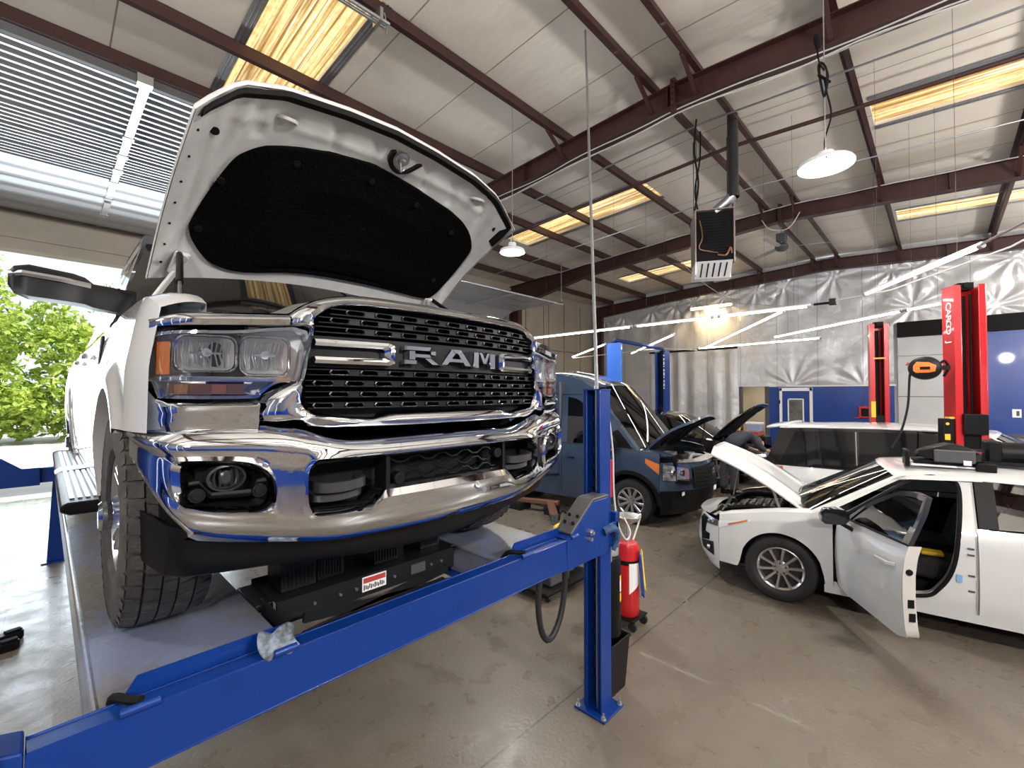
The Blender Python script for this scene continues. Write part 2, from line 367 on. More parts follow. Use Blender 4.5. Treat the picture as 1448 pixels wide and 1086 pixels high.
def wallbox(mb, a, b, z0, z1): mb.box(a, b, YW1, YW1+T, z0, z1)
wallbox(lw, xs[0], xs[1], 0, 7); wallbox(lw, xs[1], xs[2], DW[0][2], 7); wallbox(lw, xs[2], xs[3], 0, 7); wallbox(lw, xs[3], xs[4], DW[1][2], 7); wallbox(lw, xs[4], xs[5], 0, 7)
wl = struct(lw, 'wall_left', 'beige', sm=0)
gm = MB()
for z in (1.2, 2.6, 4.05): 
    for a, b in ((xs[0], xs[1]), (xs[2], xs[3]), (xs[4], xs[5]-.5)): gm.box(a, b, YW1-.18, YW1-.001, z, z+.06)
for a, b in ((xs[1]-.2, xs[2]+.2),): gm.box(a, b, YW1-.2, YW1-.001, DW[0][2], DW[0][2]+.06); 
gm.build('girt', 'beige', wl, sm=0)
hd = MB(); hd.box(-1.3, 3.6, 12.45, 12.79, 4.80, 5.42); hd.box(-1.3, 3.6, 12.40, 12.46, 5.0, 5.06)
struct(hd, 'trim_1', 'beige', sm=0)
sm_ = MB()
for x in (14.2, 15.4, 15.75, 16.9, 18.2): sm_.box(x, x+.03, YW1-.02, YW1-.001, 0, 6.3)
sm_.build('panel_seam', mat('wall_seam', (.2, .17, .13), .6), wl, sm=0)
# far wall: silver sheeting above, doorway, blue painted wall, grey panels
back = MB(); YA, YB, HD = 5.88, 4.78, 2.36
back.box(XW1, XW1+.2, YA, YW1, 0, 7); back.box(XW1, XW1+.2, YB, YA, HD, 7); back.box(XW1, XW1+.2, YW0, YB, 0, 7)
wb = struct(back, 'wall_back', 'wgrey', sm=0)
random.seed(3)
pins = [(y+random.uniform(-.2, .2), 6.25-.045*abs(y-RY)+.0) for y in [12.2, 11, 9.6, 8.4, 7.6, 6.6, 5.4, 4.1, 2.8, 1.2, .2, -1.6, -3.4]]+[(y, 2.38) for y in (1.9, 4.0)]+[(.6, 4.9), (-1.2, 4.7)]
def foil_off(y, z):
    h = 0
    for k, (py, pz) in enumerate(pins):
        dy, dz = y-py, z-pz; r = math.hypot(dy, dz)
        if r > 3.2: continue
        h += .055*math.sin(9*math.atan2(dz, dy)+k)*math.exp(-r/1.0)*min(1, r/.25)
    h += .012*math.sin(y*4.3+z*1.7)*math.sin(z*3.1-y*.8)
    return h
def foil_part(y0, y1, zlo, zhi, nu, nv, name, fold=0):
    def fn(u, v):
        y = lerp(y0, y1, u); a, b = zlo(y), zhi(y); z = lerp(a, b, v)
        h = foil_off(y, z) if not fold else .045*math.sin(y*8.5+.6*math.sin(y*3))*(1-.45*v)+.4*foil_off(y, z)
        return (XW1-.09-h, y, z)
    return MB().grid(fn, nu, nv).build(name, 'foil', wb, sm=180)
ztop = lambda y: 6.45-.045*abs(y-RY)
foil_part(12.6, 9.6, lambda y: 0, ztop, 60, 70, 'sheeting')
foil_part(9.6, 5.9, lambda y: 3.9, ztop, 90, 50, 'sheeting')
foil_part(9.65, 5.88, lambda y: .02, lambda y: 3.95, 120, 40, 'curtain', 1)
foil_part(5.9, 1.1, lambda y: HD, ztop, 120, 60, 'sheeting')
foil_part(1.1, -8, lambda y: 4.35+.03*(1.1-y), ztop, 160, 40, 'sheeting')
MB().box(XW1-.24, XW1-.20, 5.88, 9.65, 3.90, 3.98).build('curtain_rail', 'blackm', wb, sm=0)
MB().box(XW1-.07, XW1, 1.1, YB, .0, HD).build('blue_cladding', 'bluewall', wb, sm=0)
MB().box(XW1-.10, XW1-.02, 1.05, YB-.0, HD-.02, HD+.03).build('sheeting_batten', 'ledoff', wb, sm=0)
MB().box(XW1-.09, XW1-.06, 1.84, 1.90, 0, HD-.02).build('blue_joint_cover', 'bluewall', wb, sm=0)
MB().box(XW1-.28, XW1-.03, -8, 1.0, 3.92, 4.4).build('dark_header', 'blackm', wb, sm=0)
gp = MB(); gp.box(XW1-.12, XW1-.03, -1.0, 1.0, 0, 3.95); gp.build('grey_panel', 'wgrey', wb, sm=0)
MB().box(XW1-.125, XW1-.11, -1.0, 1.0, 1.98, 2.0).box(XW1-.125, XW1-.11, -1.0, 1.0, 3.3, 3.315).build('panel_joint', 'grey', wb, sm=0)
MB().box(XW1-.16, XW1-.03, -8, -1.0, .92, 3.95).build('blue_upper_panel', 'bluewall', wb, sm=0)
MB().box(XW1-.18, XW1-.03, -8, -1.0, .84, .92).build('panel_ledge', 'grey', wb, sm=0)
# blue personnel door with white frame and window
d3 = thing('door_3', 'blue personnel door with white frame and narrow window in the blue far wall', 'door', (XW1-.09, 3.9, 0)); d3['kind'] = 'structure'
f = MB()
for a, b, z0, z1 in ((-.53, -.44, 0, 2.3), (.44, .53, 0, 2.3), (-.53, .53, 2.18, 2.3)): f.box(-.05, .02, a, b, z0, z1)
f.build('frame', 'paper', d3, sm=0, bevel=.006)
MB().box(-.02, .02, -.44, .44, .02, 2.18).build('door_leaf', 'bluewall', d3, sm=0)
f = MB()
for a, b, z0, z1 in ((-.26, -.22, .95, 1.9), (.22, .26, .95, 1.9), (-.26, .26, 1.86, 1.9), (-.26, .26, .91, .95)): f.box(-.035, -.015, a, b, z0, z1)
f.build('window_frame', 'paper', d3, sm=0)
MB().box(-.03, -.022, -.22, .22, .95, 1.86).build('window_pane', mat('wired_glass', (.10, .11, .10), .1, 0, .6, noise=(3, (.22, .22, .2), .4, .7)), d3, sm=0)
hg = MB()
for z in (.4, 1.7): hg.box(-.06, -.045, .50, .54, z, z+.14)
hg.build('hinge', 'blackm', d3, sm=0)
# room behind the doorway
bk = MB(); bk.box(XW1+3.2, XW1+3.3, 3, 8.5, 0, 3); bk.box(XW1+.2, XW1+3.3, 3.0, 3.1, 0, 3); bk.box(XW1+.2, XW1+3.3, 8.4, 8.5, 0, 3); bk.box(XW1+.2, XW1+3.3, 3, 8.5, 2.9, 3)
struct(bk, 'wall_corridor', 'beige', sm=0)
lamp('AREA', 'corridor_lamp', (XW1+1.6, 5.6, 2.8), 45, (1, .9, .72), (.6, 1.2), (0, 0, -1))
jm = MB(); jm.box(XW1-.08, XW1+.25, YB-.0, YB+.16, 0, HD); jm.box(XW1-.06, XW1+.25, YA-.06, YA, 0, HD)
struct(jm, 'trim_2', 'grey', sm=0)
# walls out of frame close the room; tones and bands added for chrome reflections
nw = MB(); nw.box(XW0, XW1, YW0-.15, YW0, 2.4, 7); nb = struct(nw, 'wall_right', mat('dark_grey_panel', (.13, .13, .145), .5), sm=0)
MB().box(-1.5, 1.2, YW0, YW0+.06, .9, 3.2).build('plywood_panel', mat('plywood', (.22, .12, .06), .6), nb, sm=0); MB().box(2.6, 3.6, YW0, YW0+.05, 0, 2.9).build('reflection_pale_panel', 'paper', nb, sm=0)  # pale panel added to reflect in the truck chrome
MB().box(XW0, XW1, YW0-.15, YW0+.01, 0, 2.4).build('reflection_blue_band', 'bluewall', nb, sm=0)
nw = MB(); nw.box(XW0-.15, XW0, YW0, YW1, 0, 7); wf = struct(nw, 'wall_front', mat('dim_blue_grey', (.085, .095, .12), .6), sm=0)
MB().box(XW0, XW0+.02, YW0, YW1, 0, 2.3).build('reflection_blue_band', 'bluewall', wf, sm=0)
for k in range(4): MB().box(XW0, XW0+.12, -6+k*3.4, -5.75+k*3.4, 0, 6.2).build('reflection_pale_strip', 'paper', wf, sm=0)  # unseen pale strips, added to show as stripes in the chrome
# ---------------- sectional vehicle doors
def corr(mb, pts, x0, x1, pitch, amp):
    """corrugated sheet along a path of (y, z), ribs parallel to x"""
    P = [V(0, a, b) for a, b in pts]; prof = []
    for p, q in zip(P, P[1:]):
        n = max(1, int((q-p).length/pitch)); nr = V(0, -(q-p).z, (q-p).y).normalized()
        for i in range(n*4):
            t = i/(n*4); k = i % 4; prof.append(p.lerp(q, t)+nr*(amp if k in (0, 1) else -amp))
    prof.append(P[-1])
    return mb.loft([[V(x0, p.y, p.z), V(x1, p.y, p.z)] for p in prof], cap=False, closed_v=False)
d1 = thing('door_1', 'galvanised sectional vehicle door rolled open under the roof behind the truck', 'vehicle door', (0, 0, 0)); d1['kind'] = 'structure'
sec = [(6.45, 7.95), (8.0, 8.6), (8.63, 9.2), (9.23, 9.8)]
zo = 5.60
for i, (a, b) in enumerate(sec):
    corr(MB(), [(a, zo), (b, zo)], -1.0, 3.3, .145 if i == 0 else .105, .017).build('door_section', 'galv', d1, sm=20)
for (a, b) in (((9.84, zo), (10.7, zo-.02)), ((10.74, zo-.02), (11.55, zo-.06)), ((11.58, zo-.06), (12.3, zo-.10))):
    corr(MB(), [a, b], -1.0, 3.3, .29, .008).build('door_section', 'galv', d1, sm=20)
hs = MB()
for x in (.74, 2.4):
    for a, b in sec+[(9.84, 10.7), (10.74, 11.55), (11.58, 12.3)]:
        zz = zo if a < 10 else zo-.04
        hs.box(x-.045, x+.045, a+.04, b-.04, zz-.045, zz-.02); hs.box(x-.06, x+.06, b-.06, b+.06, zz-.055, zz-.018)
hs.box(.66, .8, 6.36, 6.5, zo-.05, zo+.05)
hs.build('hinge_strip', 'zinc', d1, sm=0)
MB().box(-1.0, 3.3, 6.40, 6.46, zo-.04, zo+.05).build('top_rail', 'grey', d1, sm=0)
tk = MB()
for x in (-1.08, 3.38):
    tk.tube(sp([(x, 6.2, zo), (x, 11.6, zo-.05), (x, 12.35, zo-.35), (x, 12.45, zo-1.0), (x, 12.45, 3), (x, 12.45, .02)], 6), .03, 6)
tk.build('track', 'galv', d1)
bar = MB(); bar.cyl((2.78, 4.9, 6.62), (2.78, 7.6, 6.62), .0, n=4); 
d2 = thing('door_2', 'second sectional door, half raised on its curved track beyond the truck', 'vehicle door', (0, 0, 0)); d2['kind'] = 'structure'
M['panel2'] = mat('dull_door_panel', (.50, .51, .52), .45, .35, noise=(3, (.42, .43, .44), .4, .7, (1, 6, 1)))
for k in range(4): corr(MB(), [(12.45, .02+k*.62), (12.45, .62+k*.62)], 7.6, 12.0, .3, .008).build('door_section', 'panel2', d2, sm=20)
for k in range(3): corr(MB(), [(12.45, 2.52+k*.62), (12.45, 3.12+k*.62)], 7.6, 12.0, .3, .008).build('door_section', 'panel2', d2, sm=20)
for a, b in (((12.40, 4.4), (12.1, 4.85)), ((12.05, 4.9), (11.4, 5.15)), ((11.35, 5.15), (10.7, 5.15)), ((10.65, 5.15), (10.0, 5.15)), ((9.95, 5.15), (9.3, 5.15))):
    corr(MB(), [a, b], 7.6, 12.0, .3, .008).build('door_section', 'panel2', d2, sm=20)
tk = MB()
for x in (7.52, 12.1):
    for dx in (0, .06):
        tk.tube(sp([(x+dx, 9.2, 5.2), (x+dx, 11.4, 5.2), (x+dx, 12.05, 4.95), (x+dx, 12.4, 4.3), (x+dx, 12.4, 3), (x+dx, 12.4, .02)], 6), .02, 6)
tk.tube([(7.5, 9.25, 5.12), (12.15, 9.25, 5.12)], .03, 6); tk.tube([(9.8, 9.25, 5.1), (9.8, 12.0, 5.1)], .025, 6); tk.tube([(12.08, 9.25, 5.2), (12.08, 9.25, 6.5)], .015, 6)
tk.build('track', 'galv', d2)
# ---------------- outside
M['apron'] = mat('bright_outdoor_concrete', (.62, .60, .57), .7, noise=(.8, (.52, .50, .47), .4, .7, (1, 3, 1)))
struct(MB().box(-40, 40, YW1+.3, 60, -.3, -.02), 'ground_apron', 'apron', sm=0)
def leaf_mat():
    m, N, L, b = node_mat('leaf_green', .5); oi = N.new('ShaderNodeTexCoord')
    c = mixc(N, L, noise(N, L, oi.outputs['Object'], 1.1, 4), (.14, .30, .03), (.38, .50, .07)); c = mixc(N, L, noise(N, L, oi.outputs['Object'], 14, 3, .45, .6), c, (.60, .68, .16))
    L.new(c, b.inputs['Base Color']); b.inputs['Subsurface Weight'].default_value = 0
    tr = N.new('ShaderNodeBsdfTranslucent'); L.new(c, tr.inputs[0]); mx = N.new('ShaderNodeMixShader'); mx.inputs[0].default_value = .4
    L.new(b.outputs[0], mx.inputs[1]); L.new(tr.outputs[0], mx.inputs[2]); L.new(mx.outputs[0], N['Material Output'].inputs[0])
    return m
M['leaf'] = leaf_mat(); M['bark'] = mat('bark', (.12, .085, .06), .8)
def leaves(mb, n, fn, size):
    for _ in range(n):
        c = Vector(fn()); q = Vector((random.gauss(0, 1), random.gauss(0, 1), random.gauss(0, 1)+.6)).normalized(); a = q.orthogonal().normalized()
        a = Matrix.Rotation(random.uniform(0, 6.28), 3, q) @ a; b = q.cross(a); s = size*random.uniform(.6, 1.3)
        mb.add([c-a*s, c+b*s*.45, c+a*s, c-b*s*.45], [(0, 1, 2, 3)])
random.seed(11)
hm = MB(); cl = []
for i in range(260): cl.append((random.uniform(-5, 9), random.uniform(26.5, 29.5), random.uniform(.1, 1), random.uniform(.5, 1.0)))
def hp():
    x, y, t, r = random.choice(cl); h = 5.2+.9*math.sin(x*.9+2.6)+.6*math.sin(x*2.3)
    d = Vector((random.gauss(0, 1), random.gauss(0, 1), random.gauss(0, 1))).normalized()*r*random.uniform(.75, 1)
    return (x+d.x, y+d.y, max(.1, t*h+d.z))
leaves(hm, 26000, hp, .19)
o = hm.build('hedge_foliage', 'leaf', sm=0); tag(o, 'dense sunlit green bushes along the far edge of the yard outside', 'hedge', None, 'stuff')
random.seed(5)
for i, (tx, ty, hh, lb) in enumerate(((-2.6, 33, 10.6, 'tall airy green tree outside at the outer edge of the door opening'), (3.0, 34, 8.6, 'shorter airy tree outside next to the truck cab'), (8.8, 34, 9.5, 'airy tree outside hidden behind the truck body'))):
    t = thing('tree', lb, 'tree', (tx, ty, 0))
    tr = MB(); tr.tube([(0, 0, 0), (.1, 0, hh*.4), (.0, .1, hh*.9)], [.16, .12, .03], 8); tips = []
    for k in range(26):
        z = hh*random.uniform(.3, .9); a = random.uniform(0, 6.28); l = random.uniform(1, 2.4)*(1.2-z/hh*.6)
        e = V(math.cos(a)*l, math.sin(a)*l, z+l*.35); tr.tube([(0, 0, z), e*.5+V(0, 0, z*.5+.1), e], [.04, .03, .01], 5); tips += [(V(0, 0, z).lerp(e, s)) for s in (.45, .7, .9, 1)]
    tr.build('trunk', 'bark', t)
    lm = MB(); leaves(lm, 3600, lambda: random.choice(tips)+Vector((random.gauss(0, .3), random.gauss(0, .3), random.gauss(0, .22))), .16)
    lm.build('foliage', 'leaf', t, sm=0)
# ================================================================ PICKUP TRUCK (on the lift)
TX, TY, TZ = 1.145, 1.43, 1.2
truck = thing('pickup_truck', 'white pickup truck with chrome front raised on the blue drive-on lift, hood open', 'truck', (TX, TY, TZ))
def yf(a):
    a = abs(a); return 1.43+.21*a*a+(.14*min(1.5, (a-.85)/.105)**3 if a > .85 else 0)
def TB(mb, name, m, parent=None, **k): return mb.sh(0, -TY, -TZ).build(name, m, truck if parent is None else parent, **k)
def PF(x, z, off=0): return (x, yf(x)+off, z)
def mir(pts): return [(-x, z) for x, z in pts]
M['bowl'] = mat('reflector_silver', (.50, .50, .52), .3, .5); M['lamphouse'] = mat('lamp_silver_trim', (.74, .75, .77), .35, .15)
# ---- grille surround
gi = [(0, 2.402), (.25, 2.402), (.41, 2.399), (.48, 2.384), (.525, 2.35), (.531, 2.33), (.537, 2.31), (.55, 2.23), (.56, 2.16), (.567, 2.11), (.56, 2.065), (.535, 2.04), (.475, 2.026), (.33, 2.015), (.27, 2.03), (0, 2.031)]
go = [(0, 2.438), (.25, 2.44), (.42, 2.436), (.535, 2.405), (.60, 2.35), (.603, 2.316), (.552, 2.312), (.565, 2.23), (.58, 2.145), (.612, 2.124), (.668, 2.086), (.685, 2.014), (.585, 2.012), (.51, 1.985), (.25, 1.98), (0, 1.98)]
def smooth_pairs(a, b, n=3):
    A = sp([V(x, z, 0) for x, z in a], n); B = sp([V(x, z, 0) for x, z in b], n); return [(p.x, p.y) for p in A], [(p.x, p.y) for p in B]
gi2, go2 = smooth_pairs(gi, go, 3)
def ringloop(h): return h+[(-x, z) for x, z in reversed(h[1:-1])]
mb = MB(); I, O = ringloop(gi2), ringloop(go2); rails = []
for t, off in ((0, .06), (0, .0), (.16, -.022), (.5, -.030), (.84, -.018), (1, .0), (1, .05)):
    rails.append([PF(lerp(i[0], o[0], t), lerp(i[1], o[1], t), off) for i, o in zip(I, O)])
mb.loft(rails, cap=False); TB(mb, 'grille_surround', 'chrome', sm=50)
# ---- grille: dark cavity, bars with slots
gr = MB()
for sg in (1,):
    pts = ringloop([(x*1.0, z) for x, z in gi2]); cy = 2.21
    gr.loft([[PF(x, z, .05) for x, z in pts], [PF(x, lerp(z, cy, .5), .055) for x, z in pts], [PF(x*.99, cy, .06) for x, z in pts]], cap=False)
TB(gr, 'grille_back_panel', 'blackm', sm=0)
gb = MB(); rows = [2.375, 2.345, 2.313, 2.170, 2.133, 2.096, 2.059]
def hw(z):
    zs = [(a[1], a[0]) for a in gi[3:13]]; return pl(zs)(z)-.006
def slab(mb, x0, x1, z0, z1, off0, off1, n=10):
    a = []
    for i in range(n+1):
        x = lerp(x0, x1, i/n); a.append([PF(x, z0, off1), PF(x, z0, off0), PF(x, z1, off0), PF(x, z1, off1)])
    return mb.loft(a)
for z in rows:
    w = hw(z); slab(gb, -w, w, z-.0105, z-.0075, -.004, .05, 16); slab(gb, -w, w, z+.0075, z+.0105, -.004, .05, 16)
gs = MB()
for k, z in enumerate(rows):
    w = hw(z); ph = .05 if k % 2 else 0
    for i in range(-7, 8):
        c = i*.101+ph
        if abs(c) > w-.03: continue
        ring = []
        for (dx, dz) in ((-.033, 0), (-.027, .0085), (.027, .0085), (.033, 0), (.027, -.0085), (-.027, -.0085)): ring.append((c+dx, z+dz))
        gs.loft([[PF(x, zz, .03) for x, zz in ring], [PF(x, zz, -.006) for x, zz in ring], [PF(c+(x-c)*.90, z+(zz-z)*.78, -.008) for x, zz in ring], [PF(c+(x-c)*.84, z+(zz-z)*.6, .03) for x, zz in ring]], cap=False)
        d = c+.0505
        if abs(d) < w-.02: slab(gb, d-.017, d+.017, z-.0085, z+.0085, -.002, .04, 2)
TB(gb, 'grille_bars', 'black', sm=0); TB(gs, 'grille_mesh', mat('dark_chrome', (.20, .20, .21), .22, 1.), sm=0)
slb = MB(); slab(slb, -hw(2.24), hw(2.24), 2.188, 2.292, .012, .05, 16); TB(slb, 'badge_band', 'black', sm=0)
# ---- badge brackets and letters
for sg in (-1, 1):
    b = MB(); o = [(.535, 2.279), (.285, 2.279), (.265, 2.27), (.265, 2.208), (.285, 2.199), (.535, 2.199)]; i = [(.535, 2.257), (.315, 2.257), (.305, 2.252), (.305, 2.226), (.315, 2.221), (.535, 2.221)]
    o = [(a*sg, c) for a, c in o]; i = [(a*sg, c) for a, c in i]; m_ = [(lerp(p[0], q[0], .5), lerp(p[1], q[1], .5)) for p, q in zip(o, i)]
    b.loft([[PF(x, z, .02) for x, z in o], [PF(x, z, -.014) for x, z in o], [PF(x, z, -.022) for x, z in m_], [PF(x, z, -.014) for x, z in i], [PF(x, z, .02) for x, z in i]], cap=False, closed_v=False)
    TB(b, 'grille_bracket', 'chrome', sm=30)
def letter(quads, name):
    b = MB()
    for q in quads:
        n = len(q); c = (sum(a for a, _ in q)/n, sum(d for _, d in q)/n); inn = [(lerp(a, c[0], .14), lerp(d, c[1], .14)) for a, d in q]
        v = [PF(a, d, .012) for a, d in q]+[PF(a, d, -.014) for a, d in q]+[PF(a, d, -.020) for a, d in inn]
        b.add(v, [tuple(range(n-1, -1, -1)), tuple(range(2*n, 3*n))]+[(i+k, (i+1) % n+k, n+(i+1) % n+k, n+i+k) for k in (0, n) for i in range(n)])
    TB(b, name, 'chrome', sm=0)
z0, z1 = 2.208, 2.276; h = z1-z0
letter([[(-.228, z0), (-.178, z0), (-.178, z0+.016), (-.228, z0+.016)], [(-.213, z0+.016), (-.186, z0+.016), (-.186, z1-.016), (-.213, z1-.016)], [(-.228, z1-.016), (-.120, z1-.016), (-.108, z1), (-.228, z1)],
        [(-.120, z1-.016), (-.096, z1-.014), (-.096, z0+.036), (-.120, z0+.040)], [(-.186, z0+.026), (-.112, z0+.026), (-.120, z0+.040), (-.186, z0+.040)], [(-.150, z0+.026), (-.120, z0+.026), (-.078, z0), (-.112, z0)]], 'badge_letter')
letter([[(-.075, z0), (-.043, z0), (.004, z1-.014), (-.020, z1)], [(-.020, z1), (.030, z1), (.020, z1-.016), (.000, z1-.016)], [(.030, z1), (.010, z1-.016), (.052, z0), (.088, z0)], [(-.030, z0+.016), (.046, z0+.016), (.040, z0+.030), (-.022, z0+.030)]], 'badge_letter')
letter([[(.098, z0), (.130, z0), (.130, z1), (.098, z1)], [(.130, z1), (.148, z1), (.180, z0+.014), (.158, z0+.014)], [(.200, z1), (.182, z1), (.152, z0+.014), (.172, z0+.014)], [(.200, z0), (.234, z0), (.234, z1), (.200, z1)]], 'badge_letter')
# ---- chrome strip above each lamp, lower chrome, headlamps
for sg in (-1, 1):
    b = MB(); rings = []
    for i in range(15):
        x = lerp(.605, .935, i/14); zl = lerp(2.318, 2.294, i/14); zh = lerp(2.353, 2.330, i/14)-(.012*((i-11)/3)**2 if i > 11 else 0)
        rings.append([PF(sg*x, zl, .04), PF(sg*x, zl, -.006), PF(sg*x, lerp(zl, zh, .5), -.014), PF(sg*x, zh-.004, -.002), PF(sg*x, zh+.006, .03), PF(sg*x, zh+.004, .07)])
    b.loft(rings, closed_v=False, cap=False); TB(b, 'lamp_brow_trim', 'chrome', sm=60)
    b = MB(); rings = []
    zu = pl([(.68, 2.085), (.69, 2.072), (.90, 2.072), (.925, 2.085), (.947, 2.135), (.955, 2.14)])
    for i in range(25):
        x = lerp(.686, .957, i/24); zl = 1.972+.02*(i/24)
        rings.append([PF(sg*x, zl, .06), PF(sg*x, zl, .004), PF(sg*x, lerp(zl, zu(x), .38), -.012), PF(sg*x, lerp(zl, zu(x), .62), -.010), PF(sg*x, zu(x)-.012, -.022), PF(sg*x, zu(x), -.010), PF(sg*x, zu(x), .04)])
    b.loft(rings, closed_v=False, cap=False); TB(b, 'lower_chrome_trim', 'chrome', sm=60)
    # headlamp
    out = [(.556, 2.303), (.75, 2.290), (.90, 2.280), (.935, 2.262), (.951, 2.20), (.950, 2.148), (.925, 2.135), (.913, 2.092), (.890, 2.084), (.705, 2.084), (.680, 2.098), (.645, 2.128), (.600, 2.140), (.572, 2.148)]
    o2 = [(p.x, p.y) for p in sp([V(a, c, 0) for a, c in out], 4, True)]; cx, cz = .75, 2.19
    hl = TB(MB().loft([[PF(sg*a, c, .0) for a, c in o2], [PF(sg*a, c, .05) for a, c in o2], [PF(sg*lerp(a, cx, .25), lerp(c, cz, .25), .075) for a, c in o2], [PF(sg*lerp(a, cx, .98), lerp(c, cz, .98), .085) for a, c in o2]], cap=False), 'headlamp', 'lamphouse', sm=20)
    rim = MB().loft([[PF(sg*a, c, .03) for a, c in o2], [PF(sg*a, c, -.005) for a, c in o2], [PF(sg*lerp(a, cx, .035), lerp(c, cz, .09), -.006) for a, c in o2], [PF(sg*lerp(a, cx, .045), lerp(c, cz, .11), .02) for a, c in o2]], cap=False)
    TB(rim, 'lamp_bezel', 'chrome', hl, sm=20)
    def rr(x0, x1, za, zb, r=.02, n=4):
        pts = []
        for (cx_, cz_, a0) in ((x1-r, zb-r, 0), (x0+r, zb-r, 90), (x0+r, za+r, 180), (x1-r, za+r, 270)):
            for k in range(n+1):
                a = math.radians(a0+90*k/n); pts.append((cx_+r*math.cos(a), cz_+r*math.sin(a)))
        return pts
    for (x0, x1, za, zb) in ((.745, .880, 2.168, 2.268), (.605, .728, 2.160, 2.272)):
        p = rr(x0, x1, za, zb, .025); c0, c1 = (x0+x1)/2, (za+zb)/2; sc_ = lambda t: [(lerp(a, c0, t), lerp(c, c1, t)) for a, c in p]
        TB(MB().loft([[PF(sg*a, c, .02) for a, c in p], [PF(sg*a, c, .004) for a, c in sc_(-.05)], [PF(sg*a, c, .002) for a, c in sc_(-.10)], [PF(sg*a, c, .03) for a, c in sc_(-.14)]], cap=False), 'reflector_bezel', 'chrome', hl, sm=30)
        rb = MB(); rb.loft([[PF(sg*a, c, .012) for a, c in p], [PF(sg*a, c, .04) for a, c in sc_(.2)], [PF(sg*a, c, .06) for a, c in sc_(.6)], [PF(sg*a, c, .065) for a, c in sc_(.97)]], cap=False)
        TB(rb, 'reflector_bowl', 'bowl', hl, sm=30)
        fl = MB()
        for k in range(13):
            x = lerp(x0+.012, x1-.012, k/12); bow = .02*math.sin(k/12*PI)
            fl.tube([PF(sg*(x+.006*math.sin(k*2)), za+.014, .016+bow*.4), PF(sg*x, c1, .030+bow), PF(sg*(x-.004*math.sin(k)), zb-.014, .016+bow*.4)], .0026, 5)
        TB(fl, 'reflector_facets', 'satin', hl)
        bl = MB(); bl.cyl(PF(sg*(c0-.002), c1+.004, .06), PF(sg*(c0-.002), c1+.004, .018), .013, n=14); bl.bar(PF(sg*(x0+.03), c1+.002, .02), PF(sg*(x1-.03), c1+.002, .02), .006, .006); TB(bl, 'bulb_shield', 'chrome', hl)
    sl = MB(); slab(sl, sg*.895, sg*.920, 2.155, 2.250, .004, .03, 4); TB(sl, 'side_marker', 'amber', hl, sm=0)
    sl = MB(); slab(sl, sg*.72, sg*.895, 2.096, 2.128, .010, .03, 8); TB(sl, 'turn_signal_back', mat('smoked_amber', (.12, .055, .02), .25, .3), hl, sm=0)
    M['dimamber'] = M.get('dimamber') or mat('dim_amber', (.22, .09, .03), .2, .2)
    for q0, q1 in ((.765, .80), (.855, .885)): sl = MB(); slab(sl, sg*q0, sg*q1, 2.098, 2.126, .006, .03, 4); TB(sl, 'turn_signal_bulb', 'dimamber', hl, sm=0)
    sl = MB(); slab(sl, sg*.60, sg*.945, 2.134, 2.150, -.006, .03, 12); TB(sl, 'lamp_divider', 'chrome', hl, sm=40, bevel=.003)
    def lens(u, v):
        k = u*len(o2); a = o2[int(k) % len(o2)]; return PF(sg*lerp(cx, a[0], v), lerp(cz, a[1], v), -.010)
    TB(MB().grid(lens, len(o2), 5), 'lens', 'clear', hl, sm=60)
# ---- front bumper
def bpath(s):
    """half-width parameter -> plan position of the bumper skin"""
    a = abs(s); sg = 1 if s >= 0 else -1
    if a <= .86: return sg*a, yf(a)-.03, 0, -1
    t = (a-.86)/.5; q = sp_b(t); return sg*q[0], q[1], sg*q[2], q[3]
def sp_b(t):
    P0, P1, P2, P3 = V(.86, yf(.86)-.03, 0), V(.93, yf(.86)-.03+.03, 0), V(.975, 1.69, 0), V(.975, 1.98, 0); u = 1-t
    p = P0*u**3+P1*3*u*u*t+P2*3*u*t*t+P3*t**3; d = (P1-P0)*3*u*u+(P2-P1)*6*u*t+(P3-P2)*3*t*t; d.normalize()
    return p.x, p.y, d.y, -d.x
_zt = pl([(0, 1.945), (.38, 1.940), (.45, 1.946), (.53, 1.972), (.60, 1.992), (.70, 2.003), (.85, 2.006), (1.36, 1.998)])
def zt_b(a): return (_zt(a-.05)+_zt(a)+_zt(a+.05)+_zt(a-.025)+_zt(a+.025))/5
_zb = pl([(0, 1.598), (.46, 1.600), (.60, 1.622), (.80, 1.655), (.93, 1.69), (1.03, 1.745), (1.12, 1.82), (1.22, 1.90)])
def zb_b(a): return (_zb(abs(a-.05))+_zb(a)+_zb(a+.05))/3
def BP(s, z, extra=0):
    x, y, nx, ny = bpath(s); zt, zb = zt_b(abs(s)), zb_b(abs(s)); t = (z-zb)/(zt-zb); t = min(1, max(0, t)); off = -.045*max(0, (t-.84)/.16)**2-.055*max(0, (.24-t)/.24)**2+.010*math.exp(-((t-.80)/.07)**2)+extra
    return (x+nx*off, y+ny*off, z)
def ring_panel(mb, inner, outer, n=7, lip=.05):
    rails = [[BP(s, z, -lip) for s, z in inner], [BP(s, z, -.008) for s, z in inner]]
    for k in range(1, n+1): rails.append([BP(lerp(i[0], o[0], k/n), lerp(i[1], o[1], k/n), .010 if k == 1 else 0) for i, o in zip(inner, outer)])
    mb.loft(rails, cap=False)
def arcs(pts, m, closed=False):
    """m+1 points evenly spaced along a polyline"""
    P = [V(p[0], p[1], 0) for p in pts]; L_ = [0]
    for p, q in zip(P, P[1:]): L_.append(L_[-1]+(q-p).length)
    out = []
    for i in range(m+1):
        d = L_[-1]*i/m; k = 0
        while k < len(P)-2 and L_[k+1] < d: k += 1
        q = P[k].lerp(P[k+1], (d-L_[k])/max(1e-9, L_[k+1]-L_[k])); out.append((q.x, q.y))
    return out
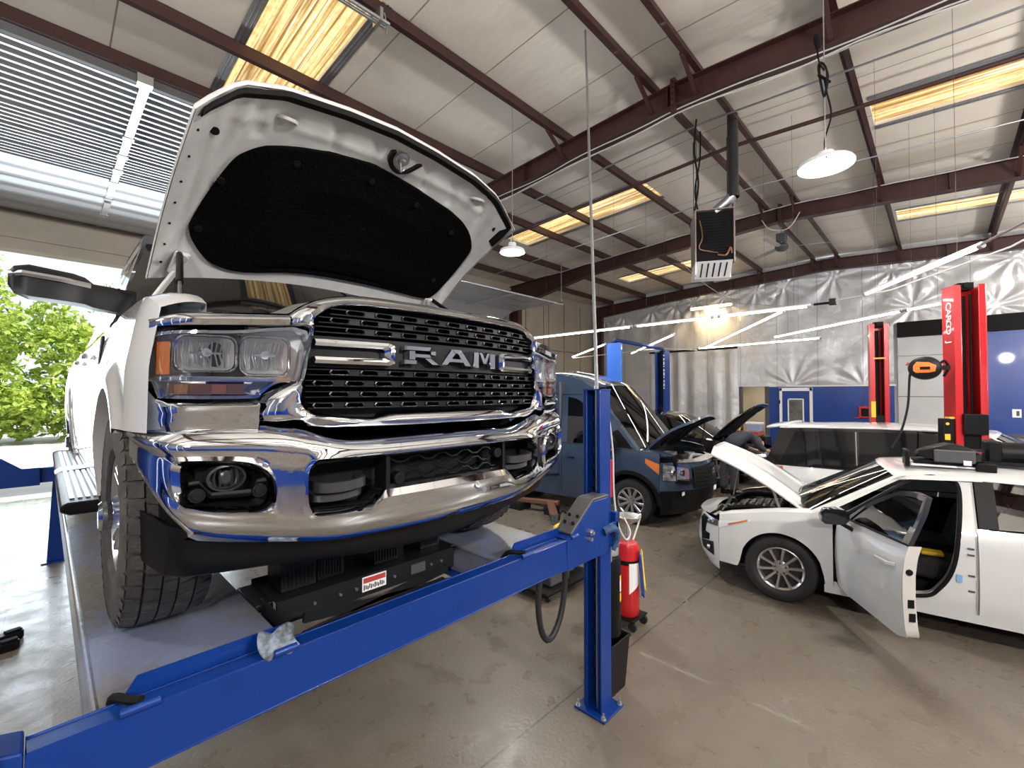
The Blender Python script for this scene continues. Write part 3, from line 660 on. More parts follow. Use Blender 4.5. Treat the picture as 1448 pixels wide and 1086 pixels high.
def match(inner, x0, x1, zb, zt, m=18):
    """inner hole outline and outer panel boundary, paired side by side: top, right, bottom, left"""
    n = len(inner); xs = [p[0] for p in inner]; zs = [p[1] for p in inner]; ax, bx, az, bz = min(xs), max(xs), min(zs), max(zs)
    near = lambda c: min(range(n), key=lambda k: ((inner[k][0]-c[0])/(bx-ax))**2+((inner[k][1]-c[1])/(bz-az))**2)
    ids = [near(c) for c in ((ax, bz), (bx, bz), (bx, az), (ax, az))]; I, O = [], []
    line = lambda f, a, b: [(lerp(a, b, i/40), f(abs(lerp(a, b, i/40)))) for i in range(41)]
    sides = [line(zt, x0, x1), [(x1, zt(x1)), (x1, zb(x1))], line(zb, x1, x0), [(x0, zb(abs(x0))), (x0, zt(abs(x0)))]]
    step = 1
    if (ids[1]-ids[0]) % n > n/2: step = -1
    for j in range(4):
        i, e, seg = ids[j], ids[(j+1) % 4], []
        while i != e: seg.append(inner[i]); i = (i+step) % n
        seg.append(inner[e]); I += arcs(seg, m)[:-1]; O += arcs(sides[j], m)[:-1]
    return I, O
bmp = MB()
oph = [(0, 1.880), (.30, 1.878), (.50, 1.872), (.535, 1.862), (.552, 1.835), (.552, 1.760), (.540, 1.730), (.515, 1.716), (.37, 1.712), (.345, 1.722), (.315, 1.752), (.30, 1.758), (0, 1.762)]
oph = [(p.x, p.y) for p in sp([V(a, b, 0) for a, b in oph], 4)]
opn = oph+[(-a, b) for a, b in reversed(oph[1:-1])]
oi, oo = match(opn, -.60, .60, zb_b, zt_b, 26); ring_panel(bmp, oi, oo)
fog = [(.885, 1.893), (.76, 1.888), (.70, 1.868), (.660, 1.835), (.652, 1.79), (.665, 1.758), (.70, 1.752), (.835, 1.770), (.880, 1.80), (.900, 1.85)]
fog = [(p.x, p.y) for p in sp([V(a, b, 0) for a, b in fog], 5, True)]
for sg in (1, -1):
    fi, fo_ = match(fog, .60, 1.22, zb_b, zt_b, 18); b2 = MB(); ring_panel(b2, fi, fo_, 9)
    if sg > 0: bmp.add(b2.v, b2.f)
    else: bmp.add([(-x, y, z) for x, y, z in b2.v], b2.f)
# top return and lower return
rr_ = []
for i in range(81):
    s = lerp(-1.22, 1.22, i/80); a, b_ = BP(s, zt_b(abs(s))), BP(s, zb_b(abs(s)))
    rr_.append((a, b_))
bmp.loft([[r[0], (r[0][0]*.97, r[0][1]+.06, r[0][2]+.003)] for r in rr_], closed_v=False, cap=False)
bmp.loft([[r[1], (r[1][0]*.97, r[1][1]+.08, r[1][2]-.004)] for r in rr_], closed_v=False, cap=False)
bumper = TB(bmp, 'front_bumper', 'chrome', sm=42)
bk = MB(); slab(bk, -.60, .60, 1.70, 1.89, .09, .10, 12)
bk.loft([[BP(s, z, -.012) for s, z in opn], [BP(s, z, -.13) for s, z in opn]], cap=False)
TB(bk, 'lower_intake_back', 'blackm', bumper, sm=0)
mg = MB(); slab(mg, -.30, -.285, 1.757, 1.879, -.02, .06, 2); slab(mg, .285, .30, 1.757, 1.879, -.02, .06, 2); slab(mg, -.285, .285, 1.757, 1.770, .0, .06, 8)
for r, zc in enumerate((1.855, 1.820, 1.786)):
    pts = []
    for i in range(19):
        x = -.27+.03*i; up = (i % 4) in (1, 2); pts.append(PF(x, zc+(.009 if up else -.009)*(1 if r % 2 else -1), .012))
    mg.tube(pts, .004, 6)
TB(mg, 'lower_mesh', 'black', bumper, sm=0)
for x, z in ((-.245, 1.790), (.255, 1.835)):
    TB(MB().cyl(PF(x, z, .02), PF(x, z, -.018), .024, .022, n=18), 'parking_sensor', 'black', bumper, bevel=.003)
for sg in (-1, 1):
    th = MB(); c = .44*sg; y0 = yf(.44)
    path = [(c-.085, y0+.05, 1.792), (c-.075, y0-.015, 1.790), (c, y0-.035, 1.790), (c+.075, y0-.015, 1.796), (c+.085, y0+.05, 1.800)]
    P = sp(path, 5); th.loft([[p+V(0, 0, -.016), p+V(0, .022, -.016), p+V(0, .022, .016), p+V(0, 0, .016)] for p in P])
    P2 = sp([(a, b_, z-.04) for a, b_, z in path], 5); th.loft([[p+V(0, .03, -.010), p+V(0, .045, -.010), p+V(0, .045, .012), p+V(0, .03, .012)] for p in P2])
    TB(th, 'tow_hook', mat('hook_steel', (.05, .05, .052), .35, .4), bumper, bevel=.004)
    fb = MB(); fb.loft([[BP(s*sg, z, -.006) for s, z in fog], [BP(s*sg, z, -.05) for s, z in fog], [BP(lerp(s, .78, .3)*sg, lerp(z, 1.825, .3), -.085) for s, z in fog], [BP(lerp(s, .78, .98)*sg, lerp(z, 1.825, .98), -.085) for s, z in fog]], cap=False)
    TB(fb, 'fog_lamp_pocket', 'black', bumper, sm=30)
    ft = MB(); P = [(.865, 1.835), (.83, 1.838), (.80, 1.800), (.705, 1.798), (.69, 1.828), (.665, 1.832)]
    ft.loft([[BP(s*sg, z+.010, -.018), BP(s*sg, z-.002, -.012), BP(s*sg, z-.014, -.03), BP(s*sg, z+.006, -.07)] for s, z in P]); TB(ft, 'fog_trim', 'black', bumper, sm=20, bevel=.003)
    c = V(*BP(.765*sg, 1.847, -.03)); d = V(0, -1, 0)
    fo = MB(); ov = lambda r1, r2, y: [(c.x+r1*math.cos(2*PI*i/24), c.y+y, c.z+r2*math.sin(2*PI*i/24)) for i in range(24)]
    fo.loft([ov(.052, .040, .03), ov(.052, .040, -.012), ov(.045, .034, -.014), ov(.043, .032, .005), ov(.025, .02, .015), ov(.005, .005, .018)], cap=False)
    fo.loft([ov(.018, .022, .01), ov(.018, .022, -.004), ov(.012, .015, -.008)], cap=True)
    for k in (-2, -1, 1, 2): fo.tube([(c.x+k*.014, c.y, c.z-.024), (c.x+k*.016, c.y-.004, c.z), (c.x+k*.014, c.y, c.z+.024)], .003, 5)
    TB(fo, 'fog_lamp', mat('smoked_chrome', (.05, .05, .055), .3, .6), bumper, sm=30)
    for s in (.835, .685):
        se = MB(); p = V(*BP(s*sg, 1.803, -.02)); se.cyl(p+V(0, .02, 0), p+V(0, -.012, 0), .021, n=18); se.cyl(p+V(0, -.012, 0), p+V(0, -.016, 0), .014, n=18)
        TB(se, 'fog_sensor', 'black', bumper, bevel=.002)
pl_ = MB(); pl_.cyl(PF(.13, 1.700, -.055), PF(.13, 1.700, -.02), .012, n=12); TB(pl_, 'plate_bolt', 'zinc', bumper)
# air dam under the bumper
ad = MB(); rings = []
zl = pl([(-.93, 1.545), (-.85, 1.525), (-.6, 1.52), (-.3, 1.495), (0, 1.484), (.3, 1.50), (.6, 1.53), (.93, 1.55)])
for i in range(41):
    x = lerp(-.93, .93, i/40); y = yf(x)+.09+(.25*max(0, (abs(x)-.88)/.05)); t = zb_b(abs(x))+.02; b_ = zl(x)
    rings.append([(x, y-.01, t), (x, y, lerp(t, b_, .55)), (x, y+.02, b_+.012), (x, y+.045, b_), (x, y+.07, b_+.012), (x, y+.06, t)])
ad.loft(rings); TB(ad, 'air_dam', 'black', sm=50)
# ---- body sides
ARC, AZ, AR = 2.35, 1.62, .50
RAX = 6.15
def WS(y, z):
    w = pl([(1.50, .915), (1.62, .950), (1.90, .975), (2.18, .972), (2.36, .945), (2.46, .905), (2.50, .86)])(z)
    r = math.hypot(y-ARC, z-AZ); w += .018*math.exp(-((r-AR-.02)/.07)**2) if z > AZ-.2 else 0
    r = math.hypot(y-RAX, z-AZ); w += .018*math.exp(-((r-AR-.02)/.07)**2) if z > AZ-.2 else 0
    if y < 1.85: w -= .05*((1.85-y)/.25)**2
    return w
def side(mb, sg, y0, y1, lo, hi, ny=30, nz=16, off=0):
    lo_ = lo if callable(lo) else (lambda y: lo); hi_ = hi if callable(hi) else (lambda y: hi)
    return mb.grid(lambda u, v: (sg*(WS(lerp(y0, y1, u), lerp(lo_(lerp(y0, y1, u)), hi_(lerp(y0, y1, u)), v))+off), lerp(y0, y1, u), lerp(lo_(lerp(y0, y1, u)), hi_(lerp(y0, y1, u)), v)), ny, nz)
arch = lambda c: (lambda y: AZ+math.sqrt(max(0, AR**2-(y-c)**2)))
flo = lambda y: (1.975 if y < ARC-AR+.13 else arch(ARC)(y)) if y < ARC+AR-.001 else 1.52
fhi = pl([(1.60, 2.33), (1.68, 2.37), (1.80, 2.405), (2.1, 2.43), (2.6, 2.455), (2.95, 2.47)])
for sg in (-1, 1):
    body = MB()
    side(body, sg, 1.645, ARC-AR+.13, 1.985, fhi, 12, 14); side(body, sg, ARC-AR+.13, ARC+AR-.002, lambda y: arch(ARC)(y), fhi, 40, 16); side(body, sg, ARC+AR-.002, 3.10, 1.52, fhi, 6, 24)
    # fender top roll to the hood gap
    body.grid(lambda u, v: (sg*lerp(WS(lerp(1.645, 3.1, u), fhi(lerp(1.645, 3.1, u))), .80, v), lerp(1.645, 3.1, u)+(.03*(1-v) if False else 0), fhi(lerp(1.645, 3.1, u))+.028*math.sin(v*PI*.62)), 24, 6)
    body.grid(lambda u, v: (sg*.80, lerp(1.645, 3.1, u), fhi(lerp(1.645, 3.1, u))+.026-.10*v), 16, 1)
    # arch liner lip
    body.grid(lambda u, v: (sg*(WS(ARC+AR*math.cos(PI*u*.755), AZ+AR*math.sin(PI*u*.755))-.10*v), ARC+AR*math.cos(PI*u*.755), AZ+AR*math.sin(PI*u*.755)), 30, 1)
    TB(body, 'fender', 'white', sm=50)
for sg in (-1, 1):
    inn = MB()
    inn.grid(lambda u, v: (sg*lerp(.88, .50, v), ARC+(AR+.0)*math.cos(PI*u), AZ+(AR+.0)*math.sin(PI*u)), 24, 1)
    inn.grid(lambda u, v: (sg*.52, lerp(ARC-AR, ARC+AR, u), lerp(1.45, AZ+AR, v)), 1, 1)
    TB(inn, 'wheel_arch_liner', 'blackm', sm=0)
belt = 2.50
for sg in (-1, 1):
    for (a, b, nm) in ((3.108, 4.20, 'front_door'), (4.21, 5.12, 'rear_door')):
        d = TB(side(MB(), sg, a, b, 1.56, belt-.02, 12, 24), nm, 'white', sm=60)
        hb = MB(); hb.bar((sg*(WS(b, 2.32)+.02), b-.30, 2.335), (sg*(WS(b, 2.32)+.02), b-.08, 2.34), .03, .035); TB(hb, 'door_handle', 'chrome', d, bevel=.01)
    TB(side(MB(), sg, 3.105, 5.125, 1.50, 1.56, 10, 3), 'sill_panel', 'white', sm=60)
    bed = MB(); side(bed, sg, 5.15, RAX-AR, 1.55, 2.46, 8, 20); side(bed, sg, RAX-AR, RAX+AR, lambda y: arch(RAX)(y), 2.46, 30, 16); side(bed, sg, RAX+AR, 7.45, 1.6, 2.46, 8, 16)
    bed.grid(lambda u, v: (sg*lerp(.90, .78, v), lerp(5.15, 7.45, u), 2.462), 4, 1); bed.grid(lambda u, v: (sg*.78, lerp(5.15, 7.45, u), lerp(1.9, 2.462, v)), 2, 1)
    TB(bed, 'bed_side', 'white', sm=50)
    fv = MB(); fv.bar((sg*(WS(2.98, 2.3)+.005), 2.98, 2.24), (sg*(WS(2.98, 2.35)+.003), 2.98, 2.38), .012, .09, up=(0, 1, 0)); TB(fv, 'fender_badge', 'black', bevel=.004)
    fm = MB(); fm.bar((sg*(WS(3.02, 1.78)+.004), 3.02, 1.80), (sg*(WS(3.02, 1.75)+.004), 3.02, 1.755), .01, .05, up=(0, 1, 0)); TB(fm, 'fender_plug', 'black')
# cab greenhouse
def gx(z): return pl([(2.48, .905), (2.6, .875), (3.12, .70)])(z)
cab = MB(); ZR = 3.15
gpt = lambda y, z, sg: (sg*gx(z), y, z)
yA = lambda z: 3.0+(z-2.48)*1.30
for sg in (-1, 1):
    def quad(y0a, y1a, y0b, y1b, za, zb): cab.add([gpt(y0a, za, sg), gpt(y1a, za, sg), gpt(y1b, zb, sg), gpt(y0b, zb, sg)], [(0, 1, 2, 3)])
    quad(yA(2.48), yA(2.48)+.16, yA(3.08), yA(3.08)+.10, 2.48, 3.08)            # A pillar
    quad(4.14, 4.30, 4.16, 4.28, 2.48, 3.08); quad(5.0, 5.14, 4.92, 5.06, 2.48, 3.08); quad(yA(3.08), 5.06, yA(3.08)+.1, 5.02, 3.06, ZR)
cab.grid(lambda u, v: (lerp(-.70, .70, u), lerp(yA(3.08)+.02, 5.05, v), ZR+.03*math.sin(u*PI)+.015*math.sin(v*PI)), 10, 8)
cab.grid(lambda u, v: (lerp(-1, 1, u)*gx(lerp(2.40, ZR, v)), lerp(5.14, 5.06, v), lerp(1.6, ZR, v)), 4, 4)
cab.add([(-.88, 3.0, 2.36), (.88, 3.0, 2.36), (.905, 3.05, 2.48), (-.905, 3.05, 2.48)], [(0, 1, 2, 3)])
TB(cab, 'cab', 'white', sm=40)
for sg in (-1, 1):
    for (a, b, c, d) in ((yA(2.48)+.14, 4.16, yA(3.08)+.08, 4.18), (4.28, 5.02, 4.26, 4.94)):
        TB(MB().add([(sg*(gx(2.48)-.004), a, 2.48), (sg*(gx(2.48)-.004), b, 2.48), (sg*(gx(3.08)-.004), d, 3.08), (sg*(gx(3.08)-.004), c, 3.08)], [(0, 1, 2, 3)]), 'side_window', 'glass', sm=0)
TB(MB().grid(lambda u, v: (lerp(-1, 1, u)*(gx(lerp(2.46, 3.1, v))-.02), yA(lerp(2.46, 3.1, v))+.16*(2*u-1)**2-.14, lerp(2.46, 3.1, v)), 16, 6), 'windshield', 'glass', sm=60)
# engine bay, cowl, radiator cover, wipers
eb = MB(); eb.box(-.80, .80, 1.58, 3.0, 2.02, 2.10); eb.box(-.80, -.70, 1.6, 3.0, 2.1, 2.36); eb.box(.70, .80, 1.6, 3.0, 2.1, 2.36); eb.box(-.80, .80, 2.78, 2.98, 2.1, 2.44)
eb.box(-.42, .42, 1.95, 2.75, 2.1, 2.33); eb.box(-.70, -.45, 2.2, 2.7, 2.1, 2.38); eb.box(.45, .70, 1.9, 2.5, 2.1, 2.38)
TB(eb, 'engine', 'blackm', sm=0, bevel=.02)
rc = MB()
def cov(u, v):
    x = lerp(-.62, .62, u); zf_ = pl([(0, 2.432), (.42, 2.43), (.535, 2.40), (.60, 2.352), (.66, 2.35)])(abs(x)); return (x, lerp(yf(x)+.035, 1.93-.1*abs(x), v), zf_+.028*math.sin(v*PI*.7)-.01*v)
rc.grid(cov, 24, 8); rc.grid(lambda u, v: (cov(u, 1)[0], cov(u, 1)[1], cov(u, 1)[2]-.2*v), 24, 1); TB(rc, 'radiator_cover', 'cover', sm=50)
for sg in (-1, 1):
    TB(MB().grid(lambda u, v: (sg*lerp(.62, .92, u), lerp(yf(lerp(.62, .92, u))+.05, yf(lerp(.62, .92, u))+.22, v), lerp(2.352, 2.335, u)-.02*v), 8, 2), 'lamp_panel', 'black', sm=50)
hr = MB()
hr.tube(sp([(-.62, 1.75, 2.37), (-.45, 1.95, 2.39), (-.2, 2.15, 2.40), (.1, 2.2, 2.40)], 5), .03, 8); hr.tube(sp([(-.72, 1.8, 2.36), (-.55, 2.2, 2.39), (-.5, 2.6, 2.4)], 5), .025, 8)
TB(hr, 'intake_hose', 'black', sm=50)
wp = MB(); wp.tube([(-.45, 2.86, 2.47), (-.10, 2.90, 2.53), (.25, 2.88, 2.55)], .011, 6); wp.tube([(.2, 2.86, 2.47), (.5, 2.9, 2.53), (.75, 2.95, 2.52)], .011, 6); wp.box(-.84, .84, 2.74, 2.92, 2.44, 2.462); TB(wp, 'wiper_cowl', 'black', sm=30)
# ---- hood (open)
ZF = pl([(0, 3.345), (.3, 3.33), (.62, 3.295), (.82, 3.24), (.93, 3.15), (1, 3.08)])
def HP(u, v, up=0):
    r = V(.82*u, 2.70, 2.64+.09*(1-u*u)); f = V(.80*u, 1.84, ZF(min(1, abs(u)))); p = r.lerp(f, v); b = .05*math.sin(PI*min(1, max(0, v)))+up
    return p+V(0, .55*b, .84*b)
def relief(u, v):
    a = abs(u); h = 0
    h += -.014*(1/(1+math.exp((a-.955)/.008))-1)*0
    h -= .006*math.exp(-((v-.835-.03*a)/.02)**2)*(1 if a < .8 else 0)      # cross rib
    h += .012*math.exp(-((a-.90)/.02)**2)
    h -= .014*math.exp(-((a-.83+.25*(v-.6))/.03)**2)*(v > .1)
    for c, d in ((-.575, .875), (.725, .905), (.1, .885)): h += .016*math.exp(-(((u-c)/.045)**2+((v-d)/.04)**2))
    for c in (-.70, -.30, -.05, .32, .55): h += .010*math.exp(-((u-c+.3*(v-.85))/.03)**2)*(v > .78)
    return h
hood = TB(MB().grid(lambda u, v: HP(2*u-1, v, .030), 48, 24), 'hood', 'white', sm=60)
ih = MB().grid(lambda u, v: HP((2*u-1)*.995, .004+v*.992, relief((2*u-1)*.995, v)), 110, 70)
hl_ = [(u, 0) for u in []]
TB(ih, 'hood_inner_panel', 'primer', hood, sm=60)
eg = MB(); edge = [(u/20-1, 1.0) for u in range(41)]; loop = [(-1, v/12) for v in range(12)]+edge+[(1, 1-v/12) for v in range(1, 13)]
eg.loft([[HP(u, v, .030), HP(u*1.004, v+.004*(v > .95), .012), HP(u, v, -.002)] for u, v in loop], closed_v=False, cap=False); TB(eg, 'hood_edge', 'white', hood, sm=60)
lout = [(-.86, .29), (-.85, .38), (-.80, .525), (-.75, .65), (-.70, .70), (-.62, .737), (-.475, .768), (-.3, .785), (-.075, .798), (.15, .788), (.375, .77), (.62, .752), (.775, .732), (.89, .67), (.915, .54), (.91, .37), (.875, .20), (.80, .14), (.575, .115), (.2, .10), (-.2, .088), (-.525, .06), (-.70, .10), (-.80, .185)]
lo2 = [(p.x, p.y) for p in sp([V(a, b, 0) for a, b in lout], 4, True)]; cu, cv = 0, .40
def lz(k, up, amp=0): return [HP(lerp(a, cu, k), lerp(b, cv, k), up+amp*math.sin(a*9)*math.sin(b*11)) for a, b in lo2]
TB(MB().loft([lz(0, .004), lz(0, -.016), lz(.03, -.022), lz(.10, -.012), lz(.16, -.026), lz(.3, -.018), lz(.42, -.034), lz(.5, -.036), lz(.58, -.028), lz(.8, -.030), lz(.99, -.030)], cap=False), 'hood_liner', 'liner', hood, sm=60)
for u, v in ((-.78, .56), (-.45, .70), (0, .72), (.35, .70), (.70, .65), (-.5, .42), (.1, .44), (.55, .42), (-.82, .3), (.8, .3)):
    TB(MB().cyl(HP(u, v, -.030), HP(u, v, -.022), .016, n=12), 'liner_clip', 'blackm', hood)
sl = MB(); sv = pl([(-1, .935), (-.62, .955), (0, .955), (.7, .955), (1, .950)])
rings = []
for i in range(61):
    u = lerp(-.965, .965, i/60); v = sv(u)-(.05*max(0, (abs(u)-.93)/.035)**1 if False else 0); rings.append([HP(u, v, -.004), HP(u, v+.012, -.022), HP(u, v+.034, -.026), HP(u, v+.044, -.004)])
for i, u in enumerate((.972, .985)): pass
for k in range(1, 5): 
    v = .935-.035*k; rings.append([HP(.95, v, -.004), HP(.955, v+.0, -.022), HP(.975, v, -.024), HP(.985, v, -.004)])
sl.loft(rings); TB(sl, 'hood_seal', 'blackm', hood, sm=60)
lt = MB(); u0, v0 = .10, .875
ltp = sp([(.025, .905, 0), (.03, .86, 0), (.07, .825, 0), (.13, .815, 0), (.17, .84, 0), (.215, .90, 0)], 4)
lt.loft([[HP(p.x-.012, p.y, -.008), HP(p.x-.012, p.y, -.030), HP(p.x+.014, p.y+.012, -.030), HP(p.x+.014, p.y+.012, -.008)] for p in ltp]); TB(lt, 'hood_latch_bracket', 'black', hood, sm=30, bevel=.004)
lt = MB(); lt.cyl(HP(.115, .885, .0), HP(.115, .885, -.022), .036, .026, n=8); lt.cyl(HP(.115, .885, -.02), HP(.115, .885, -.03), .008, n=8); lt.tube([HP(.10, .87, -.02), HP(.112, .84, -.045), HP(.135, .85, -.03)], .006, 6); TB(lt, 'hood_striker', 'satin', hood)
ho = MB()
for u, v, r in ((-.875, .81, .017), (.93, .87, .013), (-.955, .72, .005), (-.955, .58, .005), (-.955, .46, .005), (-.955, .34, .005), (-.955, .22, .005), (-.955, .12, .005), (-.955, .86, .005)):
    ho.cyl(HP(u, v, .004), HP(u, v, -.004+relief(u, v)), r, n=14)
ho.bar(HP(-.80, .79, -.004), HP(-.775, .815, -.004), .006, .004); TB(ho, 'hood_hole', 'blackm', hood)
for u, v in ((-.575, .875), (.725, .905)):
    bu = MB(); bu.lathe([(.048, 0), (.044, -.012), (.030, -.008), (.024, -.018), (.004, -.02)], HP(u, v, .010), (0, -.3, .95), 20)
    TB(bu, 'hood_bump_stop', 'primer', hood)
for sg in (-1, 1):
    hn = MB(); hn.bar(HP(sg*.86, .16, -.012), HP(sg*.88, .05, -.02), .06, .02); hn.bar(HP(sg*.88, .06, -.02), V(sg*.84, 2.74, 2.46), .035, .014); hn.cyl(HP(sg*.87, .15, -.02), HP(sg*.87, .15, -.04), .03, n=12); TB(hn, 'hood_hinge', 'primer', sm=30, bevel=.004)
    a = HP(sg*.88, .17, -.03); b_ = V(sg*.80, 2.05, 2.43); m_ = a.lerp(b_, .6)
    TB(MB().cyl(a, m_, .014, n=10), 'strut_body', 'black'); TB(MB().cyl(m_, b_, .006, n=8), 'strut_rod', 'zinc')
# ---- tow mirrors
for sg in (-1, 1):
    mi = MB(); P = lambda x, y, z: V(sg*x, y, z)
    def sec(x, y, h0, h1, d): return [P(x, y-d, h0), P(x, y-d*.9, lerp(h0, h1, .5)), P(x, y-d, h1-.02), P(x, y-d*.6, h1), P(x, y+d*.7, h1), P(x, y+d, h1-.02), P(x, y+d, h0+.02), P(x, y+d*.6, h0)]
    S = [(.83, 2.98, 2.49, 2.615, .05), (.90, 2.97, 2.495, 2.618, .055), (.99, 2.95, 2.505, 2.62, .06), (1.02, 2.95, 2.515, 2.645, .07), (1.06, 2.945, 2.518, 2.655, .075), (1.20, 2.94, 2.525, 2.668, .075), (1.245, 2.94, 2.545, 2.655, .06), (1.262, 2.94, 2.575, 2.63, .03)]
    mi.loft([sec(*s) for s in S]); mo = TB(mi, 'tow_mirror', 'black', sm=40)
    mc = MB(); mc.loft([[P(x, y-d-.004, z-.012), P(x, y-d-.012, z), P(x, y-d-.004, z+.012)] for x, y, z, d in ((1.0, 2.948, 2.605, .058), (1.1, 2.943, 2.615, .075), (1.22, 2.94, 2.622, .072), (1.262, 2.94, 2.618, .03))], closed_v=False, cap=False); TB(mc, 'mirror_trim', 'satin', mo)
    TB(MB().loft([[P(x, y+d+.003, z0_), P(x, y+d+.003, z1_)] for x, y, z0_, z1_, d in ((1.03, 2.95, 2.535, 2.635, .07), (1.23, 2.94, 2.545, 2.645, .072))], closed_v=False, cap=False), 'mirror_glass', 'satin', mo)
    mt = MB(); mt.bar(P(.82, 2.98, 2.49), P(.90, 2.99, 2.62), .09, .03); TB(mt, 'mirror_base', 'black', mo, bevel=.01)
# ---- running boards
for sg in (-1, 1):
    rb = MB(); 
    def rs(y, dz=0): return [(sg*.83, y, 1.50+dz), (sg*1.05, y, 1.50+dz), (sg*1.085, y, 1.52+dz), (sg*1.085, y, 1.548+dz), (sg*1.06, y, 1.56+dz), (sg*.83, y, 1.56+dz)]
    rb.loft([rs(3.05, .012), rs(3.09), rs(5.85), rs(5.9, .012)]); o = TB(rb, 'running_board', 'black', sm=30, bevel=.008)
    tr = MB()
    for k in range(7):
        x = .86+k*.030
        tr.box(sg*x-.009*1, sg*x+.009, 3.2, 4.35, 1.56, 1.567); tr.box(sg*x-.009, sg*x+.009, 4.62, 5.8, 1.56, 1.567)
    tr.loft([[(sg*.84, y, 1.562), (sg*.95, y, 1.572), (sg*1.06, y, 1.564), (sg*1.088, y, 1.545)] for y in (4.38, 4.46, 4.54, 4.6)], closed_v=False, cap=False); TB(tr, 'step_tread', 'satin', o, sm=30)
    br = MB()
    for y in (3.4, 4.5, 5.6): br.box(*(sorted((sg*.55, sg*.9))), y-.04, y+.04, 1.47, 1.50)
    TB(br, 'step_bracket', 'black', o)
# ---- chassis and tail
ch = MB()
for sg in (-1, 1): ch.box(*sorted((sg*.38, sg*.50)), 1.62, 7.3, 1.62, 1.82)
ch.box(-.50, .50, 1.7, 2.0, 1.60, 1.75); ch.cyl((-.82, ARC, 1.62), (.82, ARC, 1.62), .06, n=12); ch.cyl((-.82, RAX, 1.62), (.82, RAX, 1.62), .07, n=12); ch.cyl((.1, 2.3, 1.64), (.1, 2.62, 1.64), .14, n=16)
ch.box(-.86, .86, 2.95, 7.4, 1.78, 1.84); ch.box(-.6, .6, 2.2, 3.0, 1.7, 1.95); TB(ch, 'chassis', 'blackm', sm=30)
tg = MB(); tg.box(-.80, .80, 7.42, 7.47, 1.85, 2.46); tg.box(-.78, .78, 5.15, 5.2, 1.85, 2.40); TB(tg, 'tailgate', 'white', sm=0, bevel=.01)
TB(MB().box(-.95, .95, 7.47, 7.6, 1.62, 1.80), 'rear_bumper', 'chrome', sm=0, bevel=.02)
# ---- wheels (used by every vehicle)
def wheel(root, c, sg, R, w, rim, spokes, tread=False, nm='wheel', mtyre='rubber', mrim='alloy', style='two'):
    """c: hub centre in the root frame; axle along local x, sg = outward direction"""
    cx, cy, cz = c; ax = (sg, 0, 0); t = MB(); h = w/2
    prof = [(rim, -h*.82), (rim+.02, -h*.95), (R-.10*R, -h), (R-.03*R, -h*.93), (R, -h*.78), (R, h*.78), (R-.03*R, h*.93), (R-.10*R, h), (rim+.02, h*.95), (rim, h*.82), (rim-.012, h*.6), (rim-.02, -h*.6)]
    if tread: prof = [(r-(.010 if r > R*.95 else 0), x) for r, x in prof]
    t.lathe(prof+[prof[0]], c, ax, 56)
    if tread:
        nb = 44
        for k in range(nb):
            for j, (x0, x1, sh_) in enumerate(((-.98, -.62, .0), (-.56, -.20, .5), (-.15, .17, .15), (.22, .58, .5), (.64, .98, 0))):
                a0 = 2*PI*(k+sh_+.06)/nb; a1 = 2*PI*(k+sh_+.90)/nb; pts = []
                sk = (.018 if j in (1, 3) else .006)*(1 if j < 2 else -1)
                for a in (a0, a1):
                    for (xx, dk) in ((x0, -sk), (x1, sk)):
                        for r in (R-.012, R+.002 if abs(xx) < .9 else R-.010):
                            pts.append((cx+sg*xx*h*.93, cy+r*math.cos(a+dk), cz+r*math.sin(a+dk)))
                t.add(pts, [(0, 1, 3, 2), (4, 6, 7, 5), (0, 4, 5, 1), (2, 3, 7, 6), (1, 5, 7, 3)])
            a = 2*PI*(k+.5)/nb   # sidewall lugs
            for s2 in (-1, 1):
                p = lambda r, x, da: (cx+s2*x, cy+r*math.cos(a+da), cz+r*math.sin(a+da))
                t.add([p(R-.005, h*.92, -.05), p(R-.005, h*.92, .04), p(R-.055, h*1.012, .03), p(R-.055, h*1.012, -.04)], [(0, 1, 2, 3)])
    ty = t.build(nm, mtyre, root, sm=30)
    r = MB(); r.lathe([(rim-.004, h*.82), (rim-.012, h*.86), (rim-.03, h*.72), (rim-.035, -h*.3), (rim-.03, -h*.7)], c, ax, 40)
    for k in range(spokes):
        a = 2*PI*k/spokes
        for da in ((-.10, .10) if style == 'two' else (0,)):
            wd = .012 if style == 'two' else .024
            q = lambda rad, an, x: V(cx+sg*x, cy+rad*math.cos(an), cz+rad*math.sin(an))
            r.bar(q(.055, a+da*2.2, h*.55), q(rim-.02, a+da, h*.72), wd*2, .03, up=(sg, 0, 0))
    ro = r.build('rim', mrim, ty, sm=30, bevel=.004)
    hb = MB(); hb.lathe([(.085, h*.35), (.085, h*.60), (.075, h*.66), (.035, h*.66), (.033, h*.74), (.002, h*.75)], c, ax, 24)
    for k in range(5 if not tread else 8):
        a = 2*PI*k/(5 if not tread else 8)+.3; hb.cyl((cx+sg*h*.5, cy+.06*math.cos(a), cz+.06*math.sin(a)), (cx+sg*h*.70, cy+.06*math.cos(a), cz+.06*math.sin(a)), .010, n=6)
    hb.build('hub', mrim, ty, sm=30)
    dk = MB(); dk.lathe([(rim-.03, -h*.1), (.0, -h*.1)], c, ax, 24); dk.lathe([(.16*R/.42, h*.15), (.0, h*.2)], c, ax, 24); dk.build('brake_disc', 'blackm', ty)
    return ty
for sg in (-1, 1):
    for y in (ARC, RAX):
        w_ = wheel(truck, (sg*.825, y-TY, 1.625-TZ), sg, .425, .275, .235, 8, True, 'wheel', 'rubber', 'satin')
        hc = MB(); hc.lathe([(.055, .02), (.055, .16), (.045, .17), (.0, .172)], (sg*.825, y-TY, 1.625-TZ), (sg, 0, 0), 20); hc.build('hub_cap', 'chrome', w_, sm=30)
